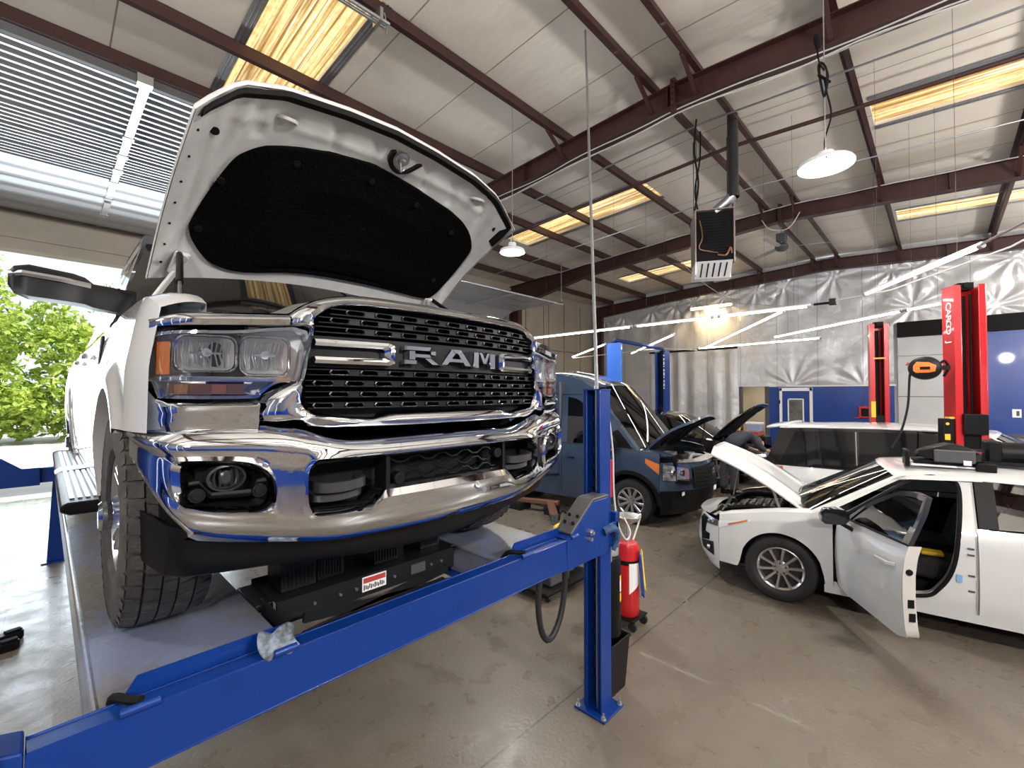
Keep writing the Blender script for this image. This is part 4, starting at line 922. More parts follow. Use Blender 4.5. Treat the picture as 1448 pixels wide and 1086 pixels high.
# ================================================================ DRIVE-ON LIFT
lift = thing('drive_on_lift', 'big blue four-post drive-on lift with the white pickup standing on its two runways', 'vehicle lift', (1.145, 1.6, 0))
def LB(mb, name, m='blue', parent=None, **k): return mb.sh(-1.145, -1.6, 0).build(name, m, lift if parent is None else parent, **k)
RUN = ((.105, .625), (1.70, 2.19)); RYE = 7.9; RZ = 1.195
for a, b in RUN:
    m = MB(); m.box(a, b, 1.69, RYE, RZ-.008, RZ); m.box(a, a+.012, 1.69, RYE, RZ-.17, RZ-.008); m.box(b-.012, b, 1.69, RYE, RZ-.17, RZ-.008); m.box(a, b, 1.69, 1.70, RZ-.17, RZ-.008)
    m.box(a-.0, a+.03, 1.69, RYE, RZ-.17, RZ-.162); m.box(b-.03, b, 1.69, RYE, RZ-.17, RZ-.162); m.cyl((a+.008, 1.69, RZ-.006), (a+.008, RYE, RZ-.006), .011, n=10)
    LB(m, 'runway', 'bluedirty', sm=30)
    rl = MB(); q = b if a < 1 else a; s_ = 1 if a < 1 else -1
    rl.box(*sorted((q, q+s_*.05)), 1.72, RYE-.1, RZ-.16, RZ-.145); LB(rl, 'jack_rail', 'blue')
def beam(y0, y1, x0, x1, z0, z1, nm):
    m = MB(); t = .008
    m.box(x0, x1, y0, y0+t, z0, z1); m.box(x0, x1, y0, y1, z1-t, z1); m.box(x0, x1, y0, y1, z0, z0+t); m.box(x0, x1, y1-t, y1, z0, z1)
    return LB(m, nm, 'blue', bevel=.006, sm=30)
bz0, bz1 = 1.075, 1.245
fb = beam(1.58, 1.66, -.02, 2.11, bz0, bz1, 'front_crossbeam')
# beam end boxes with latch covers
for (xa, xb, sg) in ((2.112, 2.56, 1), (-.27, -.022, -1)):
    e = MB(); e.prism([(xa, bz0-.01), (xb, bz0-.01), (xb, 1.425), (lerp(xa, xb, .62) if sg > 0 else xb, 1.425), (xa+.02, bz1+.005), (xa, bz1+.005)] if sg > 0 else [(xb, bz0-.01), (xa, bz0-.01), (xa, bz1+.06), (lerp(xa, xb, .3), bz1+.05), (xb, bz1+.005)], (0, 1.578, 0), (1, 0, 0), (0, 0, 1), (0, .11, 0))
    eb_ = LB(e, 'beam_end_box', 'blue', bevel=.006, sm=0)
    if sg > 0:
        c = MB(); A, B = V(2.15, 1.574, 1.265), V(2.385, 1.574, 1.43); d = (B-A).normalized(); n_ = V(-d.z, 0, d.x)*.014
        c.loft([[A+n_*0, A+n_, V(A.x, 1.692, A.z)+n_, V(A.x, 1.692, A.z)], [B, B+n_, V(B.x, 1.692, B.z)+n_, V(B.x, 1.692, B.z)]]); c.box(2.375, 2.56, 1.574, 1.692, 1.426, 1.442)
        LB(c, 'latch_cover', 'grey', eb_, bevel=.008)
        bt = MB()
        for t_ in (.25, .45):
            for yy in (1.60, 1.66): p = A.lerp(B, t_)+n_; p.y = yy; bt.cyl(p, p+n_*.8, .010, n=8)
        LB(bt, 'cover_bolt', 'blackm', eb_)
        bt = MB(); bt.cyl((2.335, 1.58, 1.245), (2.335, 1.555, 1.245), .02, n=6); bt.cyl((2.335, 1.555, 1.245), (2.335, 1.54, 1.245), .011, n=8); bt.cyl((2.33, 1.58, 1.205), (2.33, 1.55, 1.205), .012, n=8); LB(bt, 'pivot_bolt', 'zinc', eb_)
    else:
        c = MB(); c.box(-.27, -.065, 1.56, 1.70, bz1+.062, bz1+.074); c.box(-.27, -.065, 1.555, 1.566, bz1-.02, bz1+.074); LB(c, 'latch_cover', mat('scuffed_grey', (.16, .15, .14), .5, .3, noise=(12, (.05, .045, .04), .4, .7)), eb_, bevel=.004)
# rear cross beam
rb_ = beam(7.86, 7.96, -.45, 2.75, 1.02, 1.20, 'rear_crossbeam')
m = MB(); m.prism([(-.75, 1.0), (-.02, 1.0), (-.02, 1.21), (-.17, 1.21), (-.33, 1.345), (-.75, 1.36)], (0, 7.80, 0), (1, 0, 0), (0, 0, 1), (0, .16, 0)); eb_ = LB(m, 'beam_end_box', 'blue', bevel=.006, sm=0)
bt = MB(); bt.cyl((-.42, 7.8, 1.20), (-.42, 7.77, 1.20), .035, n=6); bt.cyl((-.42, 7.77, 1.20), (-.42, 7.755, 1.20), .018, n=8); LB(bt, 'pivot_bolt', 'grey', eb_)
m = MB(); m.prism([(.09, 1.19), (.20, 1.19), (.20, 1.33), (.09, 1.33)], (0, 7.80, 0), (1, 0, 0), (0, 0, 1), (0, .012, 0)); LB(m, 'rear_wheel_stop', 'blue')
# posts: C channels opening towards the runways
def post(xi, xo, y0, y1, H, nm='post'):
    m = MB(); t = .010; s_ = 1 if xo > xi else -1
    m.box(*sorted((xo-s_*t, xo)), y0, y1, .012, H); m.box(*sorted((xi, xo)), y0, y0+t, .012, H); m.box(*sorted((xi, xo)), y1-t, y1, .012, H)
    m.box(*sorted((xi, xi+s_*.022)), y0+t, y0+t+.02, .012, H); m.box(*sorted((xi, xi+s_*.022)), y1-t-.02, y1-t, .012, H)
    o = LB(m, nm, 'blue', bevel=.004, sm=30)
    cx = (xi+xo)/2
    b = MB(); b.box(*sorted((xi-s_*.05, xo+s_*.065)), y0-.055, y1+.045, 0, .014); LB(b, 'base_plate', 'blue', o, bevel=.003)
    for bx in (xi-s_*.03, xo+s_*.045):
        for by in (y0-.035, y1+.025):
            k = MB(); k.cyl((bx, by, .014), (bx, by, .020), .018, n=12); k.cyl((bx, by, .02), (bx, by, .034), .013, n=6); k.cyl((bx, by, .03), (bx, by, .055), .007, n=8); LB(k, 'anchor_bolt', 'zinc', o)
    ld = MB(); ld.box(*sorted((cx, cx+s_*.02)), (y0+y1)/2-.02, (y0+y1)/2+.02, .03, H-.03)
    for k in range(17): ld.box(*sorted((cx-s_*.006, cx+s_*.021)), (y0+y1)/2-.028, (y0+y1)/2+.028, .15+k*.11, .19+k*.11)
    LB(ld, 'latch_ladder', mat('dark_blue_steel', (.003, .012, .06), .5), o)
    cb = MB(); cb.cyl((xi+s_*.03, y0+.05, .02), (xi+s_*.03, y0+.05, H), .006, n=8); cb.cyl((xi+s_*.03, y0+.05, H), (xi+s_*.03, y0+.05, H+.03), .014, n=8); LB(cb, 'lift_cable', 'zinc', o)
    cp = MB(); cp.box(*sorted((xi-s_*.004, xo+s_*.004)), y0-.004, y1+.004, H, H+.008); LB(cp, 'top_cap', 'blue', o)
    return o
p1_ = post(2.53, 2.655, 1.62, 1.755, 2.12)
post(-.24, -.365, 1.62, 1.755, 2.12)
post(2.53, 2.655, 7.84, 7.98, 2.12); post(-.72, -.85, 7.84, 7.98, 2.12)
sl = MB(); sl.box(2.50, 2.70, 1.585, 1.618, 1.08, 1.24); sl.box(2.665, 2.70, 1.585, 1.80, 1.06, 1.30); LB(sl, 'post_sleeve', 'blue', bevel=.005)
rg = MB()
pts = sp([(2.50, 1.578, 1.21), (2.55, 1.555, 1.225), (2.61, 1.555, 1.20), (2.635, 1.560, 1.13), (2.60, 1.568, 1.07)], 6); rg.tube(pts, [.030-.0006*i for i in range(len(pts))], 8); LB(rg, 'sleeve_handle', mat('blue_grip', (.02, .06, .16), .6, bump=(60, .8)))
# wheel stops
for a, b in ((.165, .60), (1.735, 2.215)):
    w = MB(); t = .007; P = [(a, 1.672, 1.20), (a+.002, 1.672, 1.245), (a+.03, 1.668, 1.292), (b-.01, 1.668, 1.292), (b, 1.672, 1.255), (b, 1.672, 1.20)]
    w.add([*P, *[(x, y+t, z) for x, y, z in P]], [(0, 1, 2, 3, 4, 5), (11, 10, 9, 8, 7, 6)]+[(i, (i+1) % 6, 6+(i+1) % 6, 6+i) for i in range(6)]); o = LB(w, 'wheel_stop', 'blue', sm=0)
    for x0, x1 in ((a-.015, a+.07), (b-.07, b)): LB(MB().cyl((x0, 1.575, 1.252), (x1, 1.575, 1.252), .012, n=12), 'hinge_tube', 'blue', o)
    hk = MB(); hk.tube(sp([(a-.02, 1.72, 1.205), (a-.02, 1.67, 1.255), (a+.01, 1.62, 1.258), (a+.03, 1.59, 1.262)], 5), .012, 8); LB(hk, 'hinge_rod', 'blackm', o)
# hydraulic power unit behind the camera-side post
pu = MB(); pu.lathe([(.0, .40), (.072, .40), (.078, .41), (.078, .93), (.07, .95), (.0, .95)], (2.80, 1.72, 0), (0, 0, 1), 24); o = LB(pu, 'reservoir', 'black', sm=40)
lb = MB()
def patch(z0, z1, a0, a1, r): lb.loft([[(2.80+r*math.cos(a), 1.72+r*math.sin(a), z0), (2.80+r*math.cos(a), 1.72+r*math.sin(a), z1)] for a in [lerp(a0, a1, i/6) for i in range(7)]], cap=False, closed_v=False)
patch(.71, .82, -1.5, -.75, .0795); LB(lb, 'reservoir_label', 'paper', o); lb = MB(); patch(.64, .70, -1.5, -.75, .0795); patch(.79, .82, -1.5, -.75, .0797); LB(lb, 'warning_label', 'yellow', o)
mo = MB(); mo.box(2.66, 2.74, 1.66, 1.78, .93, 1.08); mo.lathe([(.0, .95), (.06, .95), (.06, 1.0), (.05, 1.02), (.05, 1.06), (.0, 1.06)], (2.81, 1.72, 0), (0, 0, 1), 16); LB(mo, 'pump_block', 'alum', sm=30, bevel=.006)
mo = MB(); mo.lathe([(.0, 1.06), (.068, 1.06), (.07, 1.07), (.07, 1.25), (.055, 1.29), (.0, 1.29)], (2.82, 1.73, 0), (0, 0, 1), 20); LB(mo, 'motor', 'black', sm=30)
sg_ = MB(); sg_.box(2.672, 2.735, 1.655, 1.668, 1.38, 1.64); o = LB(sg_, 'warning_sign', 'red', sm=0)
for k, (z_, w_) in enumerate(((1.60, .03), (1.555, .018), (1.53, .026), (1.50, .012), (1.46, .03), (1.43, .022))):
    pass
t_ = MB(); t_.box(2.70, 2.708, 1.6535, 1.656, 1.42, 1.60); LB(t_, 'sign_lettering', 'paper', o)
wr = MB(); wr.tube(sp([(2.70, 1.66, 1.95), (2.735, 1.65, 1.7), (2.74, 1.645, 1.4), (2.75, 1.62, 1.2), (2.82, 1.6, 1.08), (2.88, 1.6, 1.12), (2.86, 1.64, 1.22)], 6), .0065, 6); LB(wr, 'power_cord', 'wire')
cd = MB(); cd.tube([(2.60, 1.69, 2.12), (4.72, 3.22, 6.74)], .013, 8); LB(cd, 'overhead_conduit', 'galv')
# leg under the runway
lg = MB(); lg.prism([(.05, .015), (.21, .015), (.18, 1.02), (.09, 1.02)], (0, 8.02, 0), (1, 0, 0), (0, 0, 1), (0, .05, 0)); o = LB(lg, 'support_leg', 'blue', bevel=.004); LB(MB().box(.0, .24, 7.95, 8.16, 0, .015), 'leg_plate', 'blue', o)
lg = MB(); lg.prism([(2.05, .015), (2.21, .015), (2.18, 1.02), (2.09, 1.02)], (0, 8.02, 0), (1, 0, 0), (0, 0, 1), (0, .05, 0)); o = LB(lg, 'support_leg', 'blue', bevel=.004); LB(MB().box(2.0, 2.24, 7.95, 8.16, 0, .015), 'leg_plate', 'blue', o)
# ---- rolling jack between the runways
jk = thing('rolling_bridge_jack', 'black rolling bridge jack with boxy pads hung between the two lift runways', 'jack', (1.16, 2.1, 1.05))
def JB(mb, name, m='blackm', parent=None, **k): return mb.sh(-1.16, -2.1, -1.05).build(name, m, jk if parent is None else parent, **k)
M['jackblk'] = mat('jack_black', (.010, .010, .012), .4)
fr = MB(); fr.box(.70, 1.66, 2.06, 2.075, 1.10, 1.205); fr.box(.70, 1.66, 2.06, 2.40, 1.195, 1.205); fr.box(.70, 1.66, 2.385, 2.40, 1.10, 1.205); JB(fr, 'carriage', 'jackblk', bevel=.003, sm=0)
for i, (x0, x1, y0, y1, z1) in enumerate(((.745, .90, 2.14, 2.32, 1.335), (.915, 1.045, 2.16, 2.34, 1.36), (1.20, 1.345, 2.14, 2.34, 1.37), (1.50, 1.63, 2.16, 2.34, 1.36))):
    b = MB(); b.box(x0, x1, y0, y1, 1.205, z1)
    for k in range(8):
        x = lerp(x0+.015, x1-.015, k/7); b.box(x-.004, x+.004, y0-.005, y0, 1.22, z1-.03)
    JB(b, 'lift_pad', 'jackblk', bevel=.008, sm=0)
for x0, x1 in ((.628, .70), (1.66, 1.70)): JB(MB().box(x0, x1, 2.10, 2.36, 1.165, 1.20), 'carriage_arm', 'jackblk', bevel=.004)
wl_ = MB(); wl_.box(.655, .665, 1.80, 2.12, 1.06, 1.22); JB(wl_, 'end_plate', 'jackblk', sm=0, bevel=.01)
sc = MB()
for sy in (1.78, 1.98):
    sc.bar((.78, sy, 1.06), (1.55, sy, 1.14), .02, .04); sc.bar((.78, sy, 1.14), (1.55, sy, 1.06), .02, .04)
sc.box(.70, 1.66, 1.76, 2.02, 1.045, 1.06); sc.cyl((.85, 1.88, 1.10), (1.45, 1.88, 1.11), .035, n=14); JB(sc, 'scissor_frame', 'jackblk', sm=30)
hs = MB()
for k in range(4):
    a = .72+k*.22; hs.tube(sp([(a, 1.78, 1.02), (a+.1, 1.75, 1.10+.02*k), (a+.3, 1.77, 1.13), (a+.42, 1.85, 1.06)], 6), .011, 7)
hs.tube(sp([(1.4, 1.78, 1.05), (1.5, 1.74, 1.15), (1.62, 1.76, 1.16), (1.66, 1.8, 1.05)], 6), .014, 7); JB(hs, 'hydraulic_hose', 'jackblk')
stl = MB(); stl.box(1.09, 1.22, 2.056, 2.06, 1.125, 1.195); o = JB(stl, 'rating_sticker', 'paper', sm=0)
stb = MB(); stb.box(1.095, 1.215, 2.0545, 2.056, 1.165, 1.19); JB(stb, 'sticker_heading', mat('sticker_red', (.45, .06, .05), .5), o, sm=0)
stb = MB()
for k in range(12): stb.box(1.097+k*.0097, 1.102+k*.0097, 2.0545, 2.056, 1.132+.004*(k % 2), 1.158-.004*(k % 3))
JB(stb, 'sticker_print', 'blackm', o, sm=0)
JB(MB().box(1.37, 1.46, 2.056, 2.06, 1.13, 1.18), 'maker_plate', 'grey', sm=0)
bs = MB()
for x in (.86, .98, 1.06, 1.27, 1.50, 1.57): bs.cyl((x, 2.06, 1.15), (x, 2.052, 1.15), .007, n=8)
JB(bs, 'carriage_bolt', 'zinc')
# ---- rag draped on the stop, hose, bin
def draped(name, label, cat, m, fn, nu, nv, loc, solid=.004):
    o = MB().grid(fn, nu, nv).build(name, m, None, sm=60, solid=solid); o.location = loc; return tag(o, label, cat)
M['rag'] = mat('grimy_blue_rag', (.20, .24, .30), .55, noise=(22, (.06, .065, .07), .42, .62), bump=(30, .5))
def ragf(u, v):
    x = lerp(-.055, .075, u)*(1-.25*v)+.012*math.sin(v*7); t = v*.19; y = .055-t if t < .07 else -.015-.02*math.sin((t-.07)*20); z = .0 if t < .07 else -(t-.07)*.75
    y = lerp(.05, -.075, min(1, v*1.25)); z = .035*math.sin(min(1, v*1.3)*PI*.6)-.07*max(0, v-.45)*1.6+.010*math.sin(u*9+v*5)
    return (x, y, z)
draped('shop_rag', 'crumpled grey-blue rag draped over the inner end of the wheel stop on the beam', 'rag', 'rag', ragf, 14, 16, (.548, 1.655, 1.268))
hz = MB(); hz.tube(sp([(2.09, 1.72, 1.16), (2.065, 1.74, 1.02), (2.055, 1.75, .86), (2.075, 1.75, .70), (2.13, 1.75, .605), (2.20, 1.75, .61), (2.27, 1.75, .70), (2.31, 1.75, .84), (2.31, 1.745, .98), (2.27, 1.73, 1.10), (2.22, 1.72, 1.16)], 6), .019, 10)
o = hz.build('rubber_hose', 'rubberclean', None); tag(o, 'black rubber hose hanging in a loop below the blue crossbeam', 'hose')
bn = thing('trash_bin', 'black plastic rectangular bin open at the top behind the blue lift post', 'bin', (2.82, 1.74, 0))
def rect(w, d, z): return [(-w, -d, z), (w, -d, z), (w, d, z), (-w, d, z)]
b = MB(); b.loft([rect(.095, .075, 0), rect(.125, .098, .37), rect(.118, .091, .37), rect(.09, .07, .012)]); b.build('bin_body', 'black', bn, sm=0, bevel=.012)
b = MB(); b.loft([rect(.125, .098, .35), rect(.132, .105, .352), rect(.132, .105, .372), rect(.118, .091, .372), rect(.118, .091, .35)], cap=False); b.build('bin_rim', 'black', bn, sm=0, bevel=.004)
# ---- red waste oil tank, swing arm, lamp, dolly near the van
tk = thing('oil_drain_tank', 'red wheeled oil drain tank with a paper tag and cloths behind the lift post', 'drain tank', (3.71, 2.09, 0))
b = MB(); b.lathe([(0, .10), (.095, .10), (.105, .12), (.105, .70), (.09, .74), (0, .75)], (0, 0, 0), (0, 0, 1), 24); b.build('tank', 'red', tk, sm=40)
b = MB(); b.lathe([(.108, .56), (.108, .60)], (0, 0, 0), (0, 0, 1), 24); b.build('tank_band', 'black', tk)
b = MB(); b.cyl((0, 0, .74), (0, 0, .95), .02, n=10); b.lathe([(.02, .90), (.10, .94), (.12, .98), (.11, .985), (.0, .93)], (0, 0, 0), (0, 0, 1), 20); b.build('drain_bowl', 'alum', tk, sm=40)
b = MB(); b.box(-.13, .13, -.13, .13, .085, .10); b.build('tray', 'black', tk, bevel=.006)
for x, y in ((.1, .1), (.1, -.1), (-.1, .1), (-.1, -.1)):
    b = MB(); b.cyl((x-.012, y, .04), (x+.012, y, .04), .04, n=16); b.box(x-.018, x+.018, y-.012, y+.012, .05, .088); b.build('caster', 'rubberclean', tk, sm=30)
b = MB(); b.tube(sp([(.09, .0, .72), (.12, -.05, .9), (.05, -.1, 1.0), (-.03, -.05, .92)], 6), .008, 6); b.build('hose', 'paper', tk)
tag(MB().grid(lambda u, v: (3.71+.111*math.cos(-2.5+u*.95), 2.09+.111*math.sin(-2.5+u*.95), .58-.27*v*(1-.3*u)), 8, 6).build('paper_tag', 'paper', None, sm=60), 'white paper sheet wrapped on the red oil drain tank', 'paper')
for nm, mm, a0, z1, lb in (('shop_cloth', 'bluewall', -1.78, .30, 'blue cloth hanging on the red drain tank beside the yellow one'), ('shop_cloth', 'yellow', -1.45, .34, 'yellow cloth hanging from the red drain tank')):
    o = MB().grid(lambda u, v: (3.71+(.128+.03*v)*math.cos(a0+u*.3), 2.09+(.128+.03*v+.006*math.sin(u*9))*math.sin(a0+u*.3), lerp(.68, z1, v)+.02*math.sin(u*6)), 8, 8).build(nm, mm, None, sm=60, solid=.006); tag(o, lb, 'cloth')
sa = thing('lift_swing_arm', 'flat rust-brown lift arm lying on the floor beside the van', 'lift arm', (6.1, 4.95, 0))
b = MB(); b.bar((-.1, .75, .16), (.15, -.1, .18), .12, .07); b.bar((.1, .05, .17), (-.42, -.45, .14), .13, .06); b.build('arm', mat('rusty_steel', (.16, .07, .04), .6, .3), sa, bevel=.01)
MB().box(-.2, .1, .5, .8, 0, .13).build('arm_block', 'blackm', sa, bevel=.01); MB().box(-.08, .16, -.12, .06, 0, .15).build('arm_block', 'blackm', sa, bevel=.01)
b = MB(); b.lathe([(.0, .06), (.05, .06), (.05, .16), (.0, .18)], (-.42, -.46, 0), (0, 0, 1), 14); b.cyl((-.42, -.46, 0), (-.42, -.46, .06), .06, n=14); b.build('arm_pad', 'grey', sa)
yl = thing('work_light', 'small yellow-topped work light on a short dark stand near the van', 'work light', (4.9, 3.75, 0))
b = MB(); b.loft([rect(.09, .06, .20), rect(.11, .075, .24), rect(.10, .07, .30), rect(.05, .04, .33)]); b.build('light_head', 'yellow', yl, bevel=.01)
b = MB(); b.cyl((0, 0, .02), (0, 0, .22), .035, n=12); b.cyl((0, 0, 0), (0, 0, .025), .12, n=16); b.build('light_stand', 'black', yl)
b = MB(); b.cyl((.16, .02, .0), (.16, .02, .40), .014, n=8); b.tube(sp([(.16, .02, .40), (.10, .05, .47), (.02, .05, .44), (.0, .05, .36)], 5), .014, 8); b.build('light_hook', 'blackm', yl)
dl = thing('shop_creeper', 'low black wheeled creeper with a coiled hose under the lift beam', 'creeper', (3.95, 3.05, 0))
b = MB(); b.box(-.5, .35, -.22, .22, .07, .11); b.build('deck', 'blackm', dl, bevel=.015)
for x, y in ((-.42, .17), (-.42, -.17), (.28, .17), (.28, -.17)):
    b = MB(); b.cyl((x-.012, y, .03), (x+.012, y, .03), .03, n=12); b.cyl((x, y, .04), (x, y, .075), .01, n=8); b.build('caster', 'rubberclean', dl)
b = MB()
for k in range(4): b.tube([(.17+.12*math.cos(a*PI/8), -.02+.025*k, .235+.12*math.sin(a*PI/8)) for a in range(16)], .012, 6, closed=True)
b.build('coiled_hose', 'grey', dl); b = MB(); b.box(-.35, -.02, -.15, .15, .11, .24); b.build('parts_tray', 'grey', dl, bevel=.02)
for i, (x, y, r_, lb) in enumerate(((-.24, 5.53, .2, 'black rubber lift pad lying nearer the camera on the floor left of the lift'), (-.22, 5.72, .35, 'black rubber lift pad lying just behind another on the floor left of the lift'))):
    t = thing('arm_pad_block', lb, 'lift pad', (x, y, 0), r_, 'black pads on the floor')
    b = MB(); b.prism([(-.17, -.05), (.10, -.055), (.13, -.03), (.13, .03), (.10, .055), (-.17, .05)], (0, 0, 0), (1, 0, 0), (0, 1, 0), (0, 0, .07)); b.build('pad', 'black', t, bevel=.012)
    b = MB(); b.box(.02, .12, -.03, .03, .07, .085); b.build('pad_insert', 'blackm', t, bevel=.006)
# ================================================================ CARS
def car(root, S):
    """closed car shell; local x = distance behind the nose, y = sideways, z = up"""
    L, belt, roof, xr0, xr1 = S['L'], pl(S['belt']), pl(S['roof']), S['xr0'], S['xr1']
    hwf, insf, tum, sill, pt = pl(S['hw']), pl(S['ins']), S['tum'], S['sill'], S['paint']
    def Y(x, z):
        b = belt(x)
        if z <= b: return hwf(x)-insf(z/b)
        return hwf(x)-insf(1)-tum*(z-b)
    S['Y'] = Y; S['beltf'] = belt
    R, axles = S['R'], S['axles']
    def arch(x):
        for a in axles:
            if abs(x-a) < R: return S['hub']+math.sqrt(max(0, R*R-(x-a)**2))
        return sill
    def pan(mb, sg, x0, x1, lo, hi, nx=14, nz=10, off=0):
        f = lambda q: q if callable(q) else (lambda x: q)
        lo, hi = f(lo), f(hi)
        def p(u, v):
            x = lerp(x0, x1, u); z = lerp(lo(x), hi(x), v); return (x, sg*(Y(x, z)+off), z)
        return mb.grid(p, nx, nz)
    S['pan'] = pan; S['arch'] = arch
    xs = S['seams']         # nose edge, fender/door, door/door, door/quarter, tail edge
    for sg in (-1, 1):
        op = S.get('open_side') == sg
        for i, nm in enumerate(('front_fender', 'front_door', 'rear_door', 'rear_quarter')):
            if xs[i+1]-xs[i] < .05: continue
            if op and nm == 'front_door': continue
            m = MB(); g = .004; a, b = xs[i]+g, xs[i+1]-g; cuts = sorted({a, b, *[c for ax in axles for c in (ax-R+.0005, ax+R-.0005) if a < c < b]})
            for c0, c1 in zip(cuts, cuts[1:]): pan(m, sg, c0, c1, lambda x: arch(min(max(x, c0+1e-4), c1-1e-4)), belt, 24 if any(abs((c0+c1)/2-ax) < R for ax in axles) else 8, 12)
            d = m.build(nm, pt, root, sm=50)
            if 'door' in nm and not S.get('nohandle'):
                hx = xs[i+1]-.17; hz = S.get('handle', .82)*belt(hx); h = MB(); P = [V(hx-.09, sg*(Y(hx-.09, hz)+.0), hz), V(hx-.07, sg*(Y(hx-.07, hz)+.03), hz), V(hx+.07, sg*(Y(hx+.07, hz)+.03), hz+.005), V(hx+.09, sg*(Y(hx+.09, hz)), hz+.005)]
                h.loft([[p+V(0, 0, -.014), p+V(0, sg*.012, -.012), p+V(0, sg*.012, .012), p+V(0, 0, .014)] for p in P]); h.build('door_handle', S.get('hmat', pt), d, sm=60)
        # sill
        m = MB(); pan(m, sg, axles[0]+R, axles[1]-R, sill-.08, sill, 6, 2); m.build('sill', S.get('sillmat', pt), root)
        # arch lining
        for a in axles:
            m = MB(); m.grid(lambda u, v: (a+R*math.cos(PI*u), sg*(Y(a+R*math.cos(PI*u), S['hub']+R*math.sin(PI*u))-.35*v), S['hub']+R*math.sin(PI*u)), 20, 1); m.build('arch_liner', 'blackm', root)
            if S.get('archtrim'):
                m = MB(); m.loft([[(a+q*math.cos(PI*u/20), sg*(Y(a+R*math.cos(PI*u/20), min(S['hub']+R*math.sin(PI*u/20), belt(a)-.02))+o), S['hub']+q*math.sin(PI*u/20)) for q, o in ((R-.005, -.02), (R-.005, .02), (R+.05, .02), (R+.055, 0))] for u in range(21)], closed_v=False, cap=False); m.build('arch_trim', 'black', root)
        # glass band and roof rail
        g = S['glass']          # list of (x bottom front, x bottom rear, x top front, x top rear)
        for (a, b, c, d) in g:
            if op and a < xs[2]: continue
            zt = lambda x: roof(x)-S['rail']
            m = MB()
            def p(u, v):
                xb, xt = lerp(a, b, u), lerp(c, d, u); zb, zz = belt(xb)+.012, roof(xt)-S['rail']; x = lerp(xb, xt, v); z = lerp(zb, zz, v); return (x, sg*(Y(x, z)+.003), z)
            m.grid(p, 8, 4); m.build('side_window', S.get('gmat', 'glass'), root, sm=60)
        m = MB(); a0, b0, c0, d0 = S['green']   # full greenhouse trapezoid: bottom front/rear, top front/rear
        def p(u, v):
            xb, xt = lerp(a0, b0, u), lerp(c0, d0, u); x = lerp(xb, xt, v); z = lerp(belt(xb), roof(xt), v); return (x, sg*Y(x, z), z)
        if not op: m.grid(p, 20, 6)
        else:
            k0, k1 = S['opening']       # fraction range of the greenhouse left open
            m.grid(lambda u, v: p(lerp(k1, 1, u), v), 10, 6); m.grid(lambda u, v: p(lerp(0, k1, u), lerp(.90, 1, v)), 12, 1); m.grid(lambda u, v: p(lerp(0, k0, u), v), 3, 6)
        m.build('pillar_panel', S.get('pillarmat', pt), root, sm=60)
        m = MB(); P = [V(*p(i/16, 0)) for i in range(17)] if not op else [V(*p(lerp(S['opening'][1], 1, i/8), 0)) for i in range(9)]
        m.tube([q+V(0, sg*.004, .004) for q in P], .008, 6); m.build('belt_trim', S.get('beltmat', 'black'), root)
    # roof, screens
    c0, d0 = S['green'][2], S['green'][3]
    def rf(u, v):
        x = lerp(c0, d0, u); y = Y(x, roof(x))*(2*v-1); return (x+S.get('bow', .08)*(1-(2*v-1)**2)*(-1 if u == 0 else 0), y, roof(x)+S['crown']*(1-abs(2*v-1)**2.4))
    MB().grid(rf, 16, 16).build('roof', S.get('roofmat', pt), root, sm=60)
    a0, b0 = S['green'][0], S['green'][1]
    def ws(u, v):
        xb, xt = a0, c0; q = 2*u-1; x = lerp(xb-S.get('wbow', .16)*(1-q*q), xt-S.get('bow', .08)*(1-q*q), v); z = lerp(belt(a0)+.0+.03*(1-q*q), roof(c0)+S['crown']*(1-abs(q)**2.4), v); y = q*lerp(Y(a0, belt(a0)), Y(c0, roof(c0)), v); return (x, y, z)
    S['ws'] = ws
    MB().grid(lambda u, v: ws(lerp(.03, .97, u), lerp(.02, .97, v)), 16, 8).build('windshield', S.get('wmat', 'glass'), root, sm=60)
    fr = MB(); fr.grid(lambda u, v: ws(lerp(0, .035, u), v), 2, 8); fr.grid(lambda u, v: ws(lerp(.965, 1, u), v), 2, 8); fr.grid(lambda u, v: ws(u, lerp(.965, 1, v)), 16, 1); fr.build('windshield_frame', pt, root, sm=60)
    def rw(u, v):
        q = 2*u-1; x = lerp(b0+S.get('rbow', .08)*(1-q*q), d0, v); z = lerp(belt(b0), roof(d0)+S['crown']*(1-abs(q)**2.4), v); return (x, q*lerp(Y(b0, belt(b0)), Y(d0, roof(d0)), v), z)
    MB().grid(rw, 12, 6).build('rear_window', S.get('gmat', 'glass'), root, sm=60)
    # nose and tail skins
    def nose(q, z):
        """q in -1..1 across the nose"""
        x1 = xs[0]; zt = belt(x1); w = Y(x1, min(z, zt)); k = S['nose'](z); a = abs(q)
        return (lerp(k, x1, a**S.get('np', 3.0)), w*(q if a < .999 else q), z)
    S['nosef'] = nose
    nb = MB(); z0, z1 = S['nz']; nb.grid(lambda u, v: nose(2*u-1, lerp(z0, z1, v)), 36, 18); nb.build('front_bumper', S.get('bumpmat', pt), root, sm=50)
    tl = MB(); x4 = xs[4]
    tl.grid(lambda u, v: (lerp(L-.03*math.sin(v*PI)*-1, x4, abs(2*u-1)**3), (2*u-1)*Y(x4, lerp(sill, belt(x4), v)), lerp(sill, belt(x4), v)), 20, 10); tl.build('tailgate', pt, root, sm=50)
    un = MB(); un.box(.35, L-.35, -hwf(1.5)+.30, hwf(1.5)-.30, sill-.05, sill+.12); un.box(axles[0]+R, axles[1]-R, -hwf(1.5)+.06, hwf(1.5)-.06, sill-.05, sill+.05); un.build('underbody', 'blackm', root)
